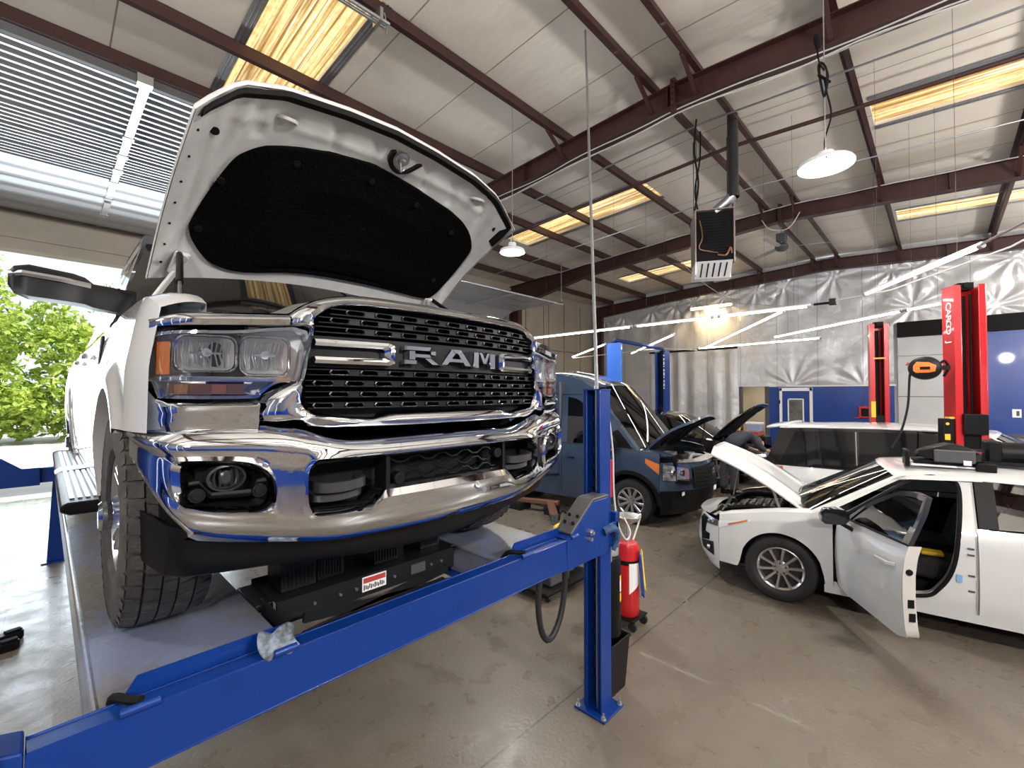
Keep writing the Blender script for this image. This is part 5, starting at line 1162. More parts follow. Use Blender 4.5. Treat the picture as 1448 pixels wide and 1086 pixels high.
    for a in axles:
        for sg in (-1, 1):
            wy = Y(a, .45)-S['tw']/2-.02; root_c = (a, sg*wy, S['tr'])
            cwheel(root, root_c, sg, S)
    return S
def cwheel(root, c, sg, S):
    """tyre + rim whose axle lies along local y"""
    R, w, rim = S['tr'], S['tw'], S['rim']; cx, cy, cz = c; h = w/2; ax = (0, sg, 0)
    t = MB(); pr = [(rim, -h*.8), (rim+.02, -h*.95), (R-.06, -h), (R-.015, -h*.90), (R, -h*.70), (R, -h*.42), (R-.008, -h*.40), (R-.008, -h*.34), (R, -h*.32), (R, h*.32), (R-.008, h*.34), (R-.008, h*.40), (R, h*.42), (R, h*.70), (R-.015, h*.90), (R-.06, h), (rim+.02, h*.95), (rim, h*.8), (rim-.012, h*.5), (rim-.015, -h*.5)]
    t.lathe(pr+[pr[0]], c, ax, 48); ty = t.build('wheel', 'rubberclean', root, sm=30)
    r = MB(); r.lathe([(rim+.002, h*.84), (rim-.006, h*.90), (rim-.022, h*.74), (rim-.028, -h*.4)], c, ax, 40)
    n = S['spokes']; wd = S['spw']
    for k in range(n):
        a = 2*PI*(k+.25)/n; q = lambda rad, an, y: V(cx+rad*math.cos(an), cy+sg*y, cz+rad*math.sin(an))
        da = S.get('spsk', .0)
        e1, e2 = q(.05, a, h*.62), q(rim-.012, a+da, h*.78); d = (e2-e1).normalized(); sd = d.cross(V(0, sg, 0)).normalized()
        f = lambda p, ww, dep: [p-sd*ww, p-sd*ww*.6+V(0, sg*.012, 0), p+sd*ww*.6+V(0, sg*.012, 0), p+sd*ww, p+V(0, -sg*dep, 0)]
        r.loft([f(e1, wd*.8, .03), f(e2, wd*1.15, .03)])
    ro = r.build('rim', S.get('rimmat', 'alloy'), ty, sm=30)
    hb = MB(); hb.lathe([(.075, h*.45), (.075, h*.62), (.06, h*.68), (.028, h*.70), (.026, h*.76), (.001, h*.77)], c, ax, 20); hb.build('hub', S.get('rimmat', 'alloy'), ty, sm=30)
    ln = MB()
    for k in range(5):
        a = 2*PI*k/5+.3; p = V(cx+.052*math.cos(a), cy, cz+.052*math.sin(a)); ln.cyl(p+V(0, sg*h*.6, 0), p+V(0, sg*(h*.72), 0), .011, n=6)
    ln.build('lug_nuts', 'blackm', ty)
    dk = MB(); dk.lathe([(rim-.02, h*.05), (.0, h*.05)], c, ax, 24); dk.lathe([(.13, h*.25), (.02, h*.3)], c, ax, 24); dk.build('brake_disc', mat('brake_dark_'+root.name, (.05, .048, .045), .5, .5), ty)
def lamp_patch(root, S, name, m, q0, q1, za, zb, off=-.006, nx=8, nz=4, parent=None, skew=None):
    """patch lying on the nose skin; za/zb functions of q"""
    f = lambda z: z if callable(z) else (lambda q: z)
    za, zb = f(za), f(zb)
    def p(u, v):
        q = lerp(q0, q1, u); x, y, z = S['nosef'](q, lerp(za(q), zb(q), v)); k = 1+(-off)*.8*(1 if abs(q) > .8 else 0); return (x+off, y*k, z)
    return MB().grid(p, nx, nz).build(name, m, parent or root, sm=60)
def side_patch(root, S, name, m, sg, x0, x1, lo, hi, off=.006, parent=None, nx=6, nz=4):
    mb = MB(); S['pan'](mb, sg, x0, x1, lo, hi, nx, nz, off); return mb.build(name, m, parent or root, sm=60)
def mirror(root, S, sg, x, z, w, h, reach, m, foot=.05):
    yb = S['Y'](x+.1, z-.05); p = lambda a, b, c: (x+a, sg*(yb+b), z+c)
    mb = MB(); mb.loft([[p(-.07+.02*k, b, -h/2*s), p(-.10+.02*k, b, 0), p(-.06+.02*k, b, h/2*s), p(.05, b, h/2*s*.95), p(.065, b, 0), p(.05, b, -h/2*s*.95)] for k, (b, s) in enumerate(((reach*.35, .55), (reach*.5, .95), (reach*.8, 1), (reach+w*.5, .95), (reach+w*.62, .6)))])
    o = mb.build('door_mirror', m, root, sm=60)
    mb = MB(); mb.bar(p(.03, -.01, -h*.6), p(0, reach*.55, -h*.25), .07, .035); mb.build('mirror_foot', 'black', o, bevel=.01)
    mb = MB(); mb.add([p(.058, reach*.45, -h*.38), p(.058, reach+w*.52, -h*.38), p(.058, reach+w*.52, h*.40), p(.058, reach*.45, h*.40)], [(0, 1, 2, 3)]); mb.build('mirror_glass', 'glass', o, sm=0)
    return o
# ---------------------------------------------------------------- white hatchback, hood and near door open
hat = thing('white_hatchback', 'white hatchback nearest the camera with hood raised and driver-side door swung wide open', 'car', (5.883, 2.226, 0), math.radians(-82))
H = dict(L=4.46, paint='white', sill=.27, hub=.325, R=.365, axles=(.92, 3.62), tr=.325, tw=.205, rim=.212, spokes=10, spw=.016, spsk=.0,
  belt=[(.0, .66), (.16, .70), (.45, .80), (.9, .895), (1.2, .93), (1.45, .945), (2.4, .975), (3.4, 1.03), (4.0, 1.06), (4.46, 1.05)],
  roof=[(1.7, 1.30), (1.95, 1.355), (2.4, 1.385), (2.9, 1.375), (3.5, 1.32), (4.1, 1.22)],
  hw=[(.0, .60), (.2, .78), (.5, .865), (.95, .90), (2.5, .90), (3.7, .89), (4.3, .80), (4.46, .70)],
  ins=[(0, .07), (.2, .05), (.38, .015), (.6, .0), (.78, .005), (.9, .02), (1, .05)], tum=.42, seams=(.34, 1.36, 2.33, 3.28, 4.15),
  green=(1.20, 4.2, 1.86, 3.95), xr0=0, xr1=0, glass=[(1.5, 2.33, 1.98, 2.36), (2.40, 3.30, 2.40, 3.25), (3.36, 3.8, 3.30, 3.55)], rail=.035, crown=.06, bow=.10, wbow=.22,
  nose=lambda z: pl([(.15, .10), (.25, .02), (.40, -.02), (.55, .0), (.68, .04), (.72, .09)])(z), nz=(.17, .70), np=2.6, open_side=-1, opening=(.03, .40), wmat='tint', gmat='dtint', pillarmat='white')
car(hat, H)
# dark B pillar and window surround on the near rear door
side_patch(hat, H, 'pillar_cover', 'black', -1, 2.345, 2.46, lambda x: H['beltf'](x)+.01, lambda x: pl(H['roof'])(x)-.04)
M['hatchglass'] = M['dtint']
# bumper apertures, lamps
def nz_open(name, q0, q1, za, zb, m='blackm', off=-.004): return lamp_patch(hat, H, name, m, q0, q1, za, zb, off, 10, 3)
nz_open('lower_grille', -.42, .42, .25, .40); nz_open('upper_grille', -.36, .36, .50, .62); nz_open('plate_panel', -.2, .2, .42, .49, 'grey')
for sg in (-1, 1):
    nz_open('fog_surround', *(sorted((sg*.66, sg*.93))), lambda q: .30+.06*abs(abs(q)-.93), lambda q: .40+.20*(abs(q)-.66), 'black')
    fl = MB(); x, y, z = H['nosef'](sg*.84, .37); fl.cyl((x+.01, y, z), (x-.02, y*1.01, z), .032, n=16); fl.build('fog_lamp', 'satin', hat)
    hp = MB()
    lamp_patch(hat, H, 'headlamp', mat('lamp_silver', (.35, .36, .38), .12, .9), *(sorted((sg*.62, sg*.998))), lambda q: .60+.045*(abs(q)-.62)/.38, lambda q: .675+.035*(abs(q)-.62)/.38, -.008, 10, 4)
    o = side_patch(hat, H, 'headlamp_wing', 'lamphouse', sg, .34, .66, lambda x: .635+.125*(x-.34)/.32, lambda x: .705+.075*(x-.34)/.32, .006)
    side_patch(hat, H, 'side_reflector', 'amber', sg, .44, .63, lambda x: .682+.125*(x-.44)/.32, lambda x: .70+.125*(x-.44)/.32, .012, o)
    for k in range(3): x, y, z = H['nosef'](sg*(.72+.09*k), .64+.01*k); MB().cyl((x+.02, y, z), (x-.012, y*1.005, z), .026-.003*k, n=14).build('headlamp_bulb', 'chrome', hat)
# engine bay
bay = MB(); bay.box(.14, 1.18, -.70, .70, .45, .52); bay.box(1.10, 1.18, -.72, .72, .5, .86); bay.box(.12, .20, -.62, .62, .5, .68)
for sg in (-1, 1): bay.box(.3, 1.15, *sorted((sg*.64, sg*.72)), .5, .74)
bay.build('engine_bay', 'blackm', hat)
b = MB(); b.loft([[(.36, -.30, .66), (.36, .28, .66), (.95, .30, .74), (.95, -.32, .74)], [(.40, -.27, .75), (.40, .25, .75), (.90, .27, .83), (.90, -.29, .83)]]); b.build('engine_cover', 'black', hat, bevel=.03)
b = MB()
for k in range(5): b.box(.48+k*.08, .52+k*.08, -.18, .16, .76+k*.012, .785+k*.012)
b.build('cover_ribs', 'grey', hat, bevel=.006)
b = MB(); b.box(.42, .78, -.64, -.40, .60, .755); b.cyl((.9, -.55, .7), (.9, -.55, .79), .07, n=16); b.build('battery_box', 'black', hat, bevel=.015)
b = MB(); b.box(.85, 1.08, .36, .60, .6, .80); b.cyl((.96, -.48, .78), (.96, -.48, .86), .06, .05, n=16); b.cyl((.62, .48, .6), (.62, .48, .78), .08, n=16); b.build('reservoirs', 'alum', hat, bevel=.015)
b = MB(); b.tube(sp([(.2, -.55, .68), (.3, -.2, .72), (.28, .2, .72), (.22, .55, .68)], 5), .03, 8); b.tube(sp([(.35, .3, .74), (.5, .42, .80), (.8, .40, .82)], 5), .035, 8); b.tube(sp([(.3, -.35, .74), (.6, -.36, .80), (.85, -.38, .80)], 5), .025, 8); b.build('engine_hose', 'black', hat)
b = MB()
for k in range(14): b.tube(sp([(.25+.06*k, -.5+.07*k, .74), (.3+.055*k, -.42+.06*k, .80), (.35+.05*k, -.40+.07*k, .77)], 3), .010, 5)
b.build('engine_fittings', 'zinc', hat)
for sg in (-1, 1):
    b = MB(); b.grid(lambda u, v: (lerp(.34, 1.2, u), sg*lerp(H['Y'](lerp(.34, 1.2, u), H['beltf'](lerp(.34, 1.2, u))), .70, v), H['beltf'](lerp(.34, 1.2, u))+.018*math.sin(v*PI*.7)), 14, 4); b.build('fender_top', 'white', hat, sm=60)
b = MB(); b.grid(lambda u, v: (lerp(.01, .20, v)+.33*abs(2*u-1)**3, (2*u-1)*.62, .70+.02*v), 16, 3); b.build('nose_panel', 'white', hat, sm=60)
b = MB(); b.box(.98, 1.3, -.74, .74, .84, .875); b.build('cowl', 'black', hat, bevel=.01)
# raised hood
def hhood(u, v, up=0):
    q = 2*u-1; w = lerp(.73, .58, v**1.6); x = lerp(1.13, .22, v)-.03*(1-q*q)*v; z = lerp(.93, 1.465, v)+.06*math.sin(v*PI)*(1-.3*q*q)-.05*abs(q)**3*(.3+v)+.018*math.exp(-((abs(q)-.55)/.12)**2)*(1-v*.5)
    return V(x+up*.5, q*w, z+up*.86)
h = MB(); h.grid(lambda u, v: hhood(u, v, 0), 28, 20); h = h.build('hood', 'white', hat, sm=60, solid=.02, soff=-1)
MB().grid(lambda u, v: hhood(lerp(.12, .88, u), lerp(.1, .9, v), -.035), 12, 10).build('hood_liner', 'liner', h, sm=60)
b = MB(); b.bar((1.16, -.70, .84), hhood(.04, .06), .05, .02); b.bar((1.16, .70, .84), hhood(.96, .06), .05, .02); b.bar((.95, -.70, .78), hhood(.03, .30, -.02), .02, .02); b.build('hood_hinge', 'alum', hat)
MB().tube([(.25, .60, .70), hhood(.9, .8, -.03)], .007, 6).build('hood_prop', 'zinc', hat)
# near door opening: frame, seal, sill plate, interior
Yh = H['Y']; op = [(1.40, .30), (1.40, .90), (1.50, .98), (1.98, 1.325), (2.18, 1.335), (2.25, 1.28), (2.235, 1.0), (2.19, .66), (2.10, .44), (1.95, .33)]
P = sp([V(x, -(Yh(x, z)-.02), z) for x, z in op], 5, True)
MB().tube(P, .016, 8, closed=True).build('door_seal', 'blackm', hat)
b = MB(); S_ = [V(p.x, p.y, p.z) for p in P]; b.loft([[p for p in S_], [V(p.x, p.y+.12, p.z) for p in S_]], cap=False); b.build('door_jamb', 'white', hat, sm=40)
xin = pl([(.27, 1.85), (.33, 1.96), (.44, 2.10), (.66, 2.19), (1.0, 2.235), (1.28, 2.25), (1.36, 2.20)])
b = MB(); b.grid(lambda u, v: (lerp(xin(lerp(.27, 1.33, v))+.005, 2.34, u), -(Yh(2.3, lerp(.27, 1.33, v))-.022), lerp(.27, 1.33, v)), 4, 16); H['pan'](b, -1, 1.36, 2.335, .20, .31, 10, 3, -.015); b.build('pillar_base', 'white', hat, sm=50)
b = MB()
for z in (.45, .58, .75, .80): b.box(2.27, 2.31, -Yh(2.28, z)+.014, -Yh(2.28, z)+.03, z, z+.012)
b.build('pillar_labels', 'grey', hat); b = MB(); b.box(2.20, 2.235, -Yh(2.22, .55)+.014, -Yh(2.22, .55)+.026, .52, .58); b.build('pressure_label', mat('label_blue', (.2, .4, .7), .5), hat)
inn = MB(); inn.box(1.25, 3.6, -.80, .80, .27, .30); inn.box(3.5, 3.6, -.78, .78, .3, .95); inn.box(1.25, 1.30, -.78, .78, .3, .9); inn.box(1.3, 3.5, .79, .80, .3, .93); inn.build('cabin_lining', 'blackm', hat)
b = MB(); b.loft([[(1.25, -.78, .55), (1.25, .78, .55), (1.60, .78, .58), (1.60, -.78, .58)], [(1.22, -.76, .93), (1.22, .76, .93), (1.52, .76, .92), (1.52, -.76, .92)]]); b.build('dashboard', 'black', hat, bevel=.03)
b = MB(); c = V(1.72, -.38, .86); b.tube([c+V(.06*math.sin(a), .17*math.cos(a), .17*math.sin(a)) for a in [2*PI*i/24 for i in range(24)]], .014, 8, closed=True); b.bar(c+V(0, -.16, 0), c+V(0, .16, 0), .03, .02); b.cyl(c, c+V(-.2, 0, -.05), .03, n=10); b.build('steering_wheel', 'black', hat)
M['seat'] = mat('black_seat_fabric', (.018, .018, .02), .85, bump=(90, .4))
for y in (-.40, .40):
    b = MB(); b.loft([[(1.85, y-.24, .44), (1.85, y+.24, .44), (1.85, y+.22, .56), (1.85, y-.22, .56)], [(2.1, y-.25, .42), (2.1, y+.25, .42), (2.1, y+.23, .60), (2.1, y-.23, .60)], [(2.36, y-.25, .40), (2.36, y+.25, .40), (2.36, y+.23, .56), (2.36, y-.23, .56)]]); s_ = b.build('front_seat', 'seat', hat, sm=60, bevel=.04)
    b = MB(); b.loft([[(2.30, y-.24, .50), (2.30, y+.24, .50), (2.44, y+.23, .50), (2.44, y-.23, .50)], [(2.40, y-.25, .85), (2.40, y+.25, .85), (2.52, y+.22, .85), (2.52, y-.22, .85)], [(2.50, y-.20, 1.10), (2.50, y+.20, 1.10), (2.58, y+.18, 1.10), (2.58, y-.18, 1.10)]]); b.box(2.50, 2.58, y-.12, y+.12, 1.12, 1.27); b.build('seat_back', 'seat', s_, bevel=.03)
b = MB(); b.loft([[(3.0, -.70, .42), (3.0, .70, .42), (3.5, .70, .38), (3.5, -.70, .38)], [(3.02, -.68, .58), (3.02, .68, .58), (3.5, .68, .52), (3.5, -.68, .52)]]); b.box(3.42, 3.52, -.68, .68, .5, 1.0); b.build('rear_seat', 'seat', hat, bevel=.04)
b = MB(); b.box(1.9, 2.4, -.10, .10, .3, .58); b.build('console', 'black', hat, bevel=.03)
b = MB(); b.box(2.02, 2.18, -.52, -.40, .605, .64); b.build('tool_case', 'yellow', hat, bevel=.01)
# open door (hinged at x 1.38)
A = math.radians(65); hx, hy = 1.385, -Yh(1.385, .6)+.01
def swing(p):
    dx, dy = p[0]-hx, p[1]-hy; return (hx+dx*math.cos(-A)-dy*math.sin(-A)*1, hy+dx*math.sin(-A)+dy*math.cos(-A), p[2])
def sw(mb): mb.v = [swing(v) for v in mb.v]; return mb
dlo = pl([(1.37, .28), (1.5, .255), (2.2, .255), (2.33, .30)])
m = MB(); H['pan'](m, -1, 1.37, 2.325, dlo, H['beltf'], 20, 16); door = sw(m).build('front_door', 'white', hat, sm=60)
m = MB(); H['pan'](m, -1, 1.39, 2.31, lambda x: dlo(x)+.02, lambda x: H['beltf'](x)-.01, 12, 10, -.085); sw(m).build('door_trim', 'black', door, sm=60)
m = MB(); ed = [(1.37, .28), (1.5, .255), (2.2, .255), (2.325, .30), (2.33, .6), (2.325, .97)]
E_ = arcs(ed, 40) if 'arcs' in globals() else ed
m.loft([[(x, -(Yh(x, min(z, H['beltf'](x)))), z), (x, -(Yh(x, min(z, H['beltf'](x)))-.085), z)] for x, z in E_], closed_v=False, cap=False); sw(m).build('door_edge', mat('door_edge_paint', (.55, .53, .49), .4), door, sm=60)
m = MB(); m.tube([(x-.02 if x > 2.2 else x, -(Yh(x, min(z, H['beltf'](x)))-.075), z) for x, z in E_], .012, 6); sw(m).build('door_rubber', 'blackm', door)
m = MB(); W1 = [(1.50, .955), (1.70, 1.14), (1.95, 1.29), (2.15, 1.335), (2.30, 1.325), (2.33, 1.20), (2.33, .975)]
WP = [V(x, -(Yh(x, z)+.004), z) for x, z in W1]; WQ = sp(WP[:5], 4)+[WP[5], WP[6]]
m.loft([[p+V(0, -.006, .0), p+V(0, .03, 0), p+V((1.95-p.x)*.11 if p.x < 2.25 else -.075, .03, -.04 if p.z > 1.1 else 0), p+V((1.95-p.x)*.11 if p.x < 2.25 else -.075, -.006, -.04 if p.z > 1.1 else 0)] for p in WQ]); sw(m).build('window_frame', mat('window_frame_black', (.022, .024, .03), .22, 0, .5), door, sm=40)
m = MB(); m.add([(1.56, -Yh(1.56, .96)-.0, .955), (2.30, -Yh(2.3, .98), .975), (2.26, -Yh(2.26, 1.29), 1.295), (1.98, -Yh(1.98, 1.27), 1.275), (1.75, -Yh(1.75, 1.13), 1.135)], [(0, 1, 2, 3, 4)]); sw(m).build('door_glass', 'dtint', door, sm=0)
m = MB(); m.tube([(x, -(Yh(x, H['beltf'](x))+.006), H['beltf'](x)+.004) for x in [1.45+.088*i for i in range(11)]], .009, 6); sw(m).build('belt_trim', 'black', door)
m = MB(); hz = .80; P = [V(2.02, -(Yh(2.02, hz)), hz-.01), V(2.05, -(Yh(2.05, hz)+.032), hz-.006), V(2.20, -(Yh(2.2, hz)+.034), hz), V(2.24, -(Yh(2.24, hz)+.0), hz)]
m.loft([[p+V(0, 0, -.016), p+V(0, -.014, -.013), p+V(0, -.014, .013), p+V(0, 0, .016)] for p in P]); sw(m).build('door_handle', 'white', door, sm=60, bevel=.004)
m = MB(); 
for z in (.42, .52): m.box(2.322, 2.334, -(Yh(2.32, z)-.07), -(Yh(2.32, z)-.03), z, z+.06)
m.cyl((2.32, -(Yh(2.32, .78)-.04), .78), (2.336, -(Yh(2.32, .78)-.04), .78), .022, n=14); sw(m).build('door_latch', 'blackm', door)
m = MB(); mx, mz = 1.58, .99; yb = -Yh(1.58, .95)
m.loft([[(mx-.06+.02*k, yb-b, mz-.075*s), (mx-.10+.02*k, yb-b, mz), (mx-.06+.02*k, yb-b, mz+.075*s), (mx+.05, yb-b, mz+.07*s), (mx+.06, yb-b, mz), (mx+.05, yb-b, mz-.07*s)] for k, (b, s) in enumerate(((.05, .5), (.08, .9), (.15, 1), (.24, .95), (.27, .6)))]); mo = sw(m).build('door_mirror', 'gloss', door, sm=60)
m = MB(); m.bar((mx+.03, yb+.0, mz-.12), (mx, yb-.12, mz-.05), .06, .03); sw(m).build('mirror_foot', 'black', mo)
# ---------------------------------------------------------------- blue-grey van
van = thing('cargo_van', 'slate blue cargo van with its short hood open behind the lift post', 'van', (7.62, 2.75, 0), math.radians(95.7))
VN = dict(L=5.6, paint='vanpaint', sill=.36, hub=.36, R=.45, axles=(.98, 4.3), tr=.36, tw=.235, rim=.225, spokes=10, spw=.024, rimmat='zinc',
  belt=[(0, 1.02), (.25, 1.10), (.55, 1.17), (.95, 1.20), (1.3, 1.205), (2.0, 1.22), (5.6, 1.24)],
  roof=[(1.6, 2.14), (2.0, 2.36), (2.4, 2.45), (3.0, 2.48), (5.6, 2.46)],
  hw=[(0, .74), (.15, .90), (.4, .99), (.8, 1.025), (5.3, 1.02), (5.6, .98)], ins=[(0, .05), (.25, .01), (.5, -.005), (.8, .0), (1, .03)], tum=.12,
  seams=(.50, 1.22, 2.25, 3.5, 5.45), green=(.86, 5.52, 1.72, 5.45), xr0=0, xr1=0, glass=[(1.25, 2.15, 1.86, 2.18)], rail=.36, crown=.07, bow=.12, wbow=.22, wmat='tint', gmat='dtint',
  nose=lambda z: pl([(.2, .12), (.35, .02), (.6, -.02), (.85, .0), (1.05, .06)])(z), nz=(.22, 1.02), np=2.1, handle=.80, hmat='black', archtrim=True, beltmat='vanpaint')
car(van, VN)
side_patch(van, VN, 'sliding_window', 'dtint', 1, 2.45, 3.25, lambda x: 1.30, lambda x: 1.86, .004); 
for sg in (-1, 1):
    tm = MB(); ring = [(2.42, 1.27), (3.28, 1.27), (3.28, 1.89), (2.42, 1.89)]
    tm.tube([(x, sg*(VN['Y'](x, z)+.004), z) for x, z in [(2.42, 1.32), (2.46, 1.27), (3.24, 1.27), (3.28, 1.32), (3.28, 1.84), (3.24, 1.89), (2.46, 1.89), (2.42, 1.84)]], .014, 6, closed=True); tm.build('window_rubber', 'blackm', van)
    tm = MB(); tm.tube([(x, sg*(VN['Y'](x, z)+.002), z) for x, z in [(3.62, 1.35), (3.70, 1.28), (5.0, 1.28), (5.08, 1.35), (5.08, 1.95), (5.0, 2.02), (3.70, 2.02), (3.62, 1.95)]], .012, 6, closed=True); tm.build('panel_pressing', 'vanpaint', van)
    rl = MB(); rl.tube(sp([(2.3, sg*(VN['Y'](2.3, .66)+.01), .66), (2.9, sg*(VN['Y'](2.9, .62)+.02), .60), (3.4, sg*(VN['Y'](3.4, .66)+.01), .66), (4.6, sg*(VN['Y'](4.6, .7)+.01), .72)], 6), .022, 8); rl.build('rub_strip', 'black', van)
    MB().tube([(x, sg*(VN['Y'](x, 2.1)+.004), 2.09) for x in (1.9, 2.5, 3.5, 5.4)], .010, 6).build('roof_seam', 'vanpaint', van)
    sj = MB()
    for x in (2.30, 3.42): sj.tube([(x, sg*(VN['Y'](x, z)+.0), z) for z in (.42, .8, 1.2, 1.6, 2.08)], .006, 5)
    sj.build('door_joint', 'blackm', van)
    lamp_patch(van, VN, 'lower_corner', 'black', *sorted((sg*.0, sg*1.0)), .22, lambda q: .60-.02*abs(q), -.012, 16, 5)
    lp = lamp_patch(van, VN, 'headlamp', mat('van_lamp', (.55, .56, .58), .1, .8), *sorted((sg*.62, sg*.97)), lambda q: .72+.10*(abs(q)-.62), lambda q: .92+.22*(abs(q)-.62), -.014, 8, 4)
    side_patch(van, VN, 'turn_lens', 'amber', sg, .50, .72, lambda x: .84+.75*(x-.50), lambda x: 1.0+.35*(x-.50), .012, lp)
    for k in range(2): x, y, z = VN['nosef'](sg*(.72+.13*k), .86); MB().cyl((x, y, z), (x-.035, y*1.005, z), .045, n=16).build('lamp_bulb', 'chrome', lp)
    lamp_patch(van, VN, 'fog_recess', 'blackm', *sorted((sg*.66, sg*.88)), .36, .46, -.018, 6, 3)
lamp_patch(van, VN, 'radiator_grille', 'black', -.56, .56, lambda q: .62, lambda q: .96-.04*abs(q), -.03, 12, 6)
rg = MB()
for k in range(5): rg.tube([tuple(V(*VN['nosef'](-.50+.1*i, .66+.06*k))+V(-.034, 0, 0)) for i in range(11)], .008, 5)
rg.build('grille_slats', 'blackm', van)
bd = MB(); x, y, z = VN['nosef'](0, .82); bd.lathe([(.001, .0), (.045, .0), (.06, -.004), (.075, 0)], (x-.035, y, z), (-1, 0, 0), 24); bd.build('round_badge', 'satin', van)
b = MB(); x, y, z = VN['nosef'](-.12, .54); b.box(x-.025, x-.018, y-.07, y+.07, z-.035, z+.035); x, y, z = VN['nosef'](.72, .55); b.box(x-.03, x-.02, y-.10, y+.08, z-.03, z+.02); b.build('bumper_plate', 'paper', van)
b = MB(); b.box(.12, .90, -.80, .80, .70, .76); b.box(.84, .92, -.85, .85, .7, 1.16)
for sg in (-1, 1): b.box(.3, .9, *sorted((sg*.72, sg*.82)), .7, 1.08)
b.build('engine_bay', 'blackm', van)
b = MB(); b.box(.30, .70, -.35, .30, .8, 1.02); b.box(.25, .6, .38, .66, .8, 1.05); b.build('engine_cover', 'black', van, bevel=.03)
b = MB(); b.cyl((.5, -.52, .8), (.5, -.52, 1.04), .09, n=16); b.tube(sp([(.2, -.5, .98), (.3, 0, 1.05), (.22, .5, .98)], 6), .035, 8); b.box(.62, .8, -.2, .1, 1.0, 1.07); b.build('engine_fittings', 'alum', van)
for sg in (-1, 1): MB().grid(lambda u, v: (lerp(.34, .95, u), sg*lerp(VN['Y'](lerp(.34, .95, u), VN['beltf'](lerp(.34, .95, u))), .80, v), VN['beltf'](lerp(.34, .95, u))+.02*math.sin(v*2)), 10, 3).build('fender_top', 'vanpaint', van, sm=60)
MB().grid(lambda u, v: (lerp(.03, .16, v)+.28*abs(2*u-1)**3, (2*u-1)*.80, 1.02+.03*v), 14, 2).build('nose_panel', 'alum', van, sm=60)
def vhood(u, v, up=0):
    q = 2*u-1; w = lerp(.80, .66, v**2); return V(lerp(.82, .10, v)-.05*(1-q*q)+up*.55, q*w, lerp(1.19, 1.74, v)+.07*math.sin(v*PI)-.05*q*q*v-.02*q*q+up*.83)
h = MB().grid(lambda u, v: vhood(u, v), 20, 12).build('hood', 'vanpaint', van, sm=60)
MB().grid(lambda u, v: vhood(u, v, -.03), 20, 12).build('hood_inner_panel', 'black', h, sm=60)
eg = MB(); lp_ = [(0, i/10) for i in range(10)]+[(i/20, 1) for i in range(21)]+[(1, 1-i/10) for i in range(1, 11)]; eg.loft([[vhood(u, v, .004), vhood(u, v, -.034)] for u, v in lp_], closed_v=False, cap=False); eg.build('hood_edge', 'vanpaint', h)
b = MB()
for u in (.25, .5, .75): b.tube([vhood(u, t, -.045) for t in (.1, .5, .9)], .018, 6)
b.build('hood_ribs', 'black', h); MB().tube([(.3, -.5, 1.03), vhood(.25, .8, -.04)], .008, 6).build('hood_prop', 'black', van)
for sg in (-1, 1):
    tq = MB(); tq.add([(x, sg*(VN['Y'](x, z)+.010), z) for x, z in ((.93, 1.20), (1.40, 1.215), (1.40, 1.42), (1.20, 1.50))], [(0, 1, 2, 3)]); tq.build('mirror_sail', 'black', van)
    mo = mirror(van, VN, sg, 1.27, 1.26, .22, .30, .14, 'black'); p = MB(); yb = VN['Y'](1.3, 1.2); p.box(1.19, 1.2, *sorted((sg*(yb+.15), sg*(yb+.24))), 1.18, 1.215); p.build('mirror_indicator', 'amber', mo)
b = MB(); b.box(1.15, 1.6, -.9, .9, 1.0, 1.16); b.build('dashboard', 'blackm', van, bevel=.04)
for y in (-.5, .45):
    b = MB(); b.box(2.0, 2.16, y-.24, y+.24, 1.0, 1.62); b.box(2.02, 2.12, y-.13, y+.13, 1.62, 1.85); b.build('front_seat', 'blackm', van, bevel=.04)
b = MB(); c = V(1.62, .48, 1.26); b.tube([c+V(.10*math.sin(a), .2*math.cos(a), .17*math.sin(a)) for a in [2*PI*i/24 for i in range(24)]], .016, 8, closed=True); b.bar(c+V(0, -.19, 0), c+V(0, .19, 0), .03, .02); b.build('steering_wheel', 'blackm', van)
b = MB(); b.box(2.3, 2.34, -.95, .95, .4, 2.3); b.build('bulkhead', 'grey', van)
# ---------------------------------------------------------------- white SUV
suv = thing('white_suv', 'pearl white sport utility vehicle with black glass parked behind the open hatchback', 'car', (8.95, -2.55, 0), math.radians(90))
SV = dict(L=4.8, paint='suvpaint', sill=.36, hub=.37, R=.42, axles=(.92, 3.78), tr=.37, tw=.24, rim=.25, spokes=10, spw=.02,
  belt=[(0, .80), (.3, .90), (.9, 1.0), (1.3, 1.02), (3.8, .985), (4.5, .97), (4.8, .95)], roof=[(1.9, 1.50), (2.3, 1.57), (2.8, 1.60), (3.6, 1.58), (4.5, 1.54)],
  hw=[(0, .68), (.2, .84), (.5, .93), (1, .955), (4.0, .955), (4.6, .90), (4.8, .84)], ins=[(0, .06), (.3, .01), (.55, -.005), (.8, .0), (1, .04)], tum=.36,
  seams=(.36, 1.35, 2.45, 3.45, 4.5), green=(1.22, 4.62, 2.10, 4.45), xr0=0, xr1=0, glass=[(1.5, 2.38, 2.14, 2.42), (2.45, 3.40, 2.48, 3.42), (3.45, 4.42, 3.48, 4.22)], rail=.05, crown=.055, bow=.10, wbow=.2, wmat='tint', gmat='glass', pillarmat='gloss', beltmat='black',
  nose=lambda z: pl([(.2, .10), (.4, .0), (.7, -.02), (.85, .06)])(z), nz=(.24, .85), np=3, handle=.84, hmat='suvpaint')
car(suv, SV)
MB().grid(lambda u, v: (lerp(4.36, 4.66, u), (2*v-1)*.60, 1.60+.0-.05*u+.03*(1-(2*v-1)**2)), 6, 8).build('roof_spoiler', 'suvpaint', suv, sm=60, solid=.035)
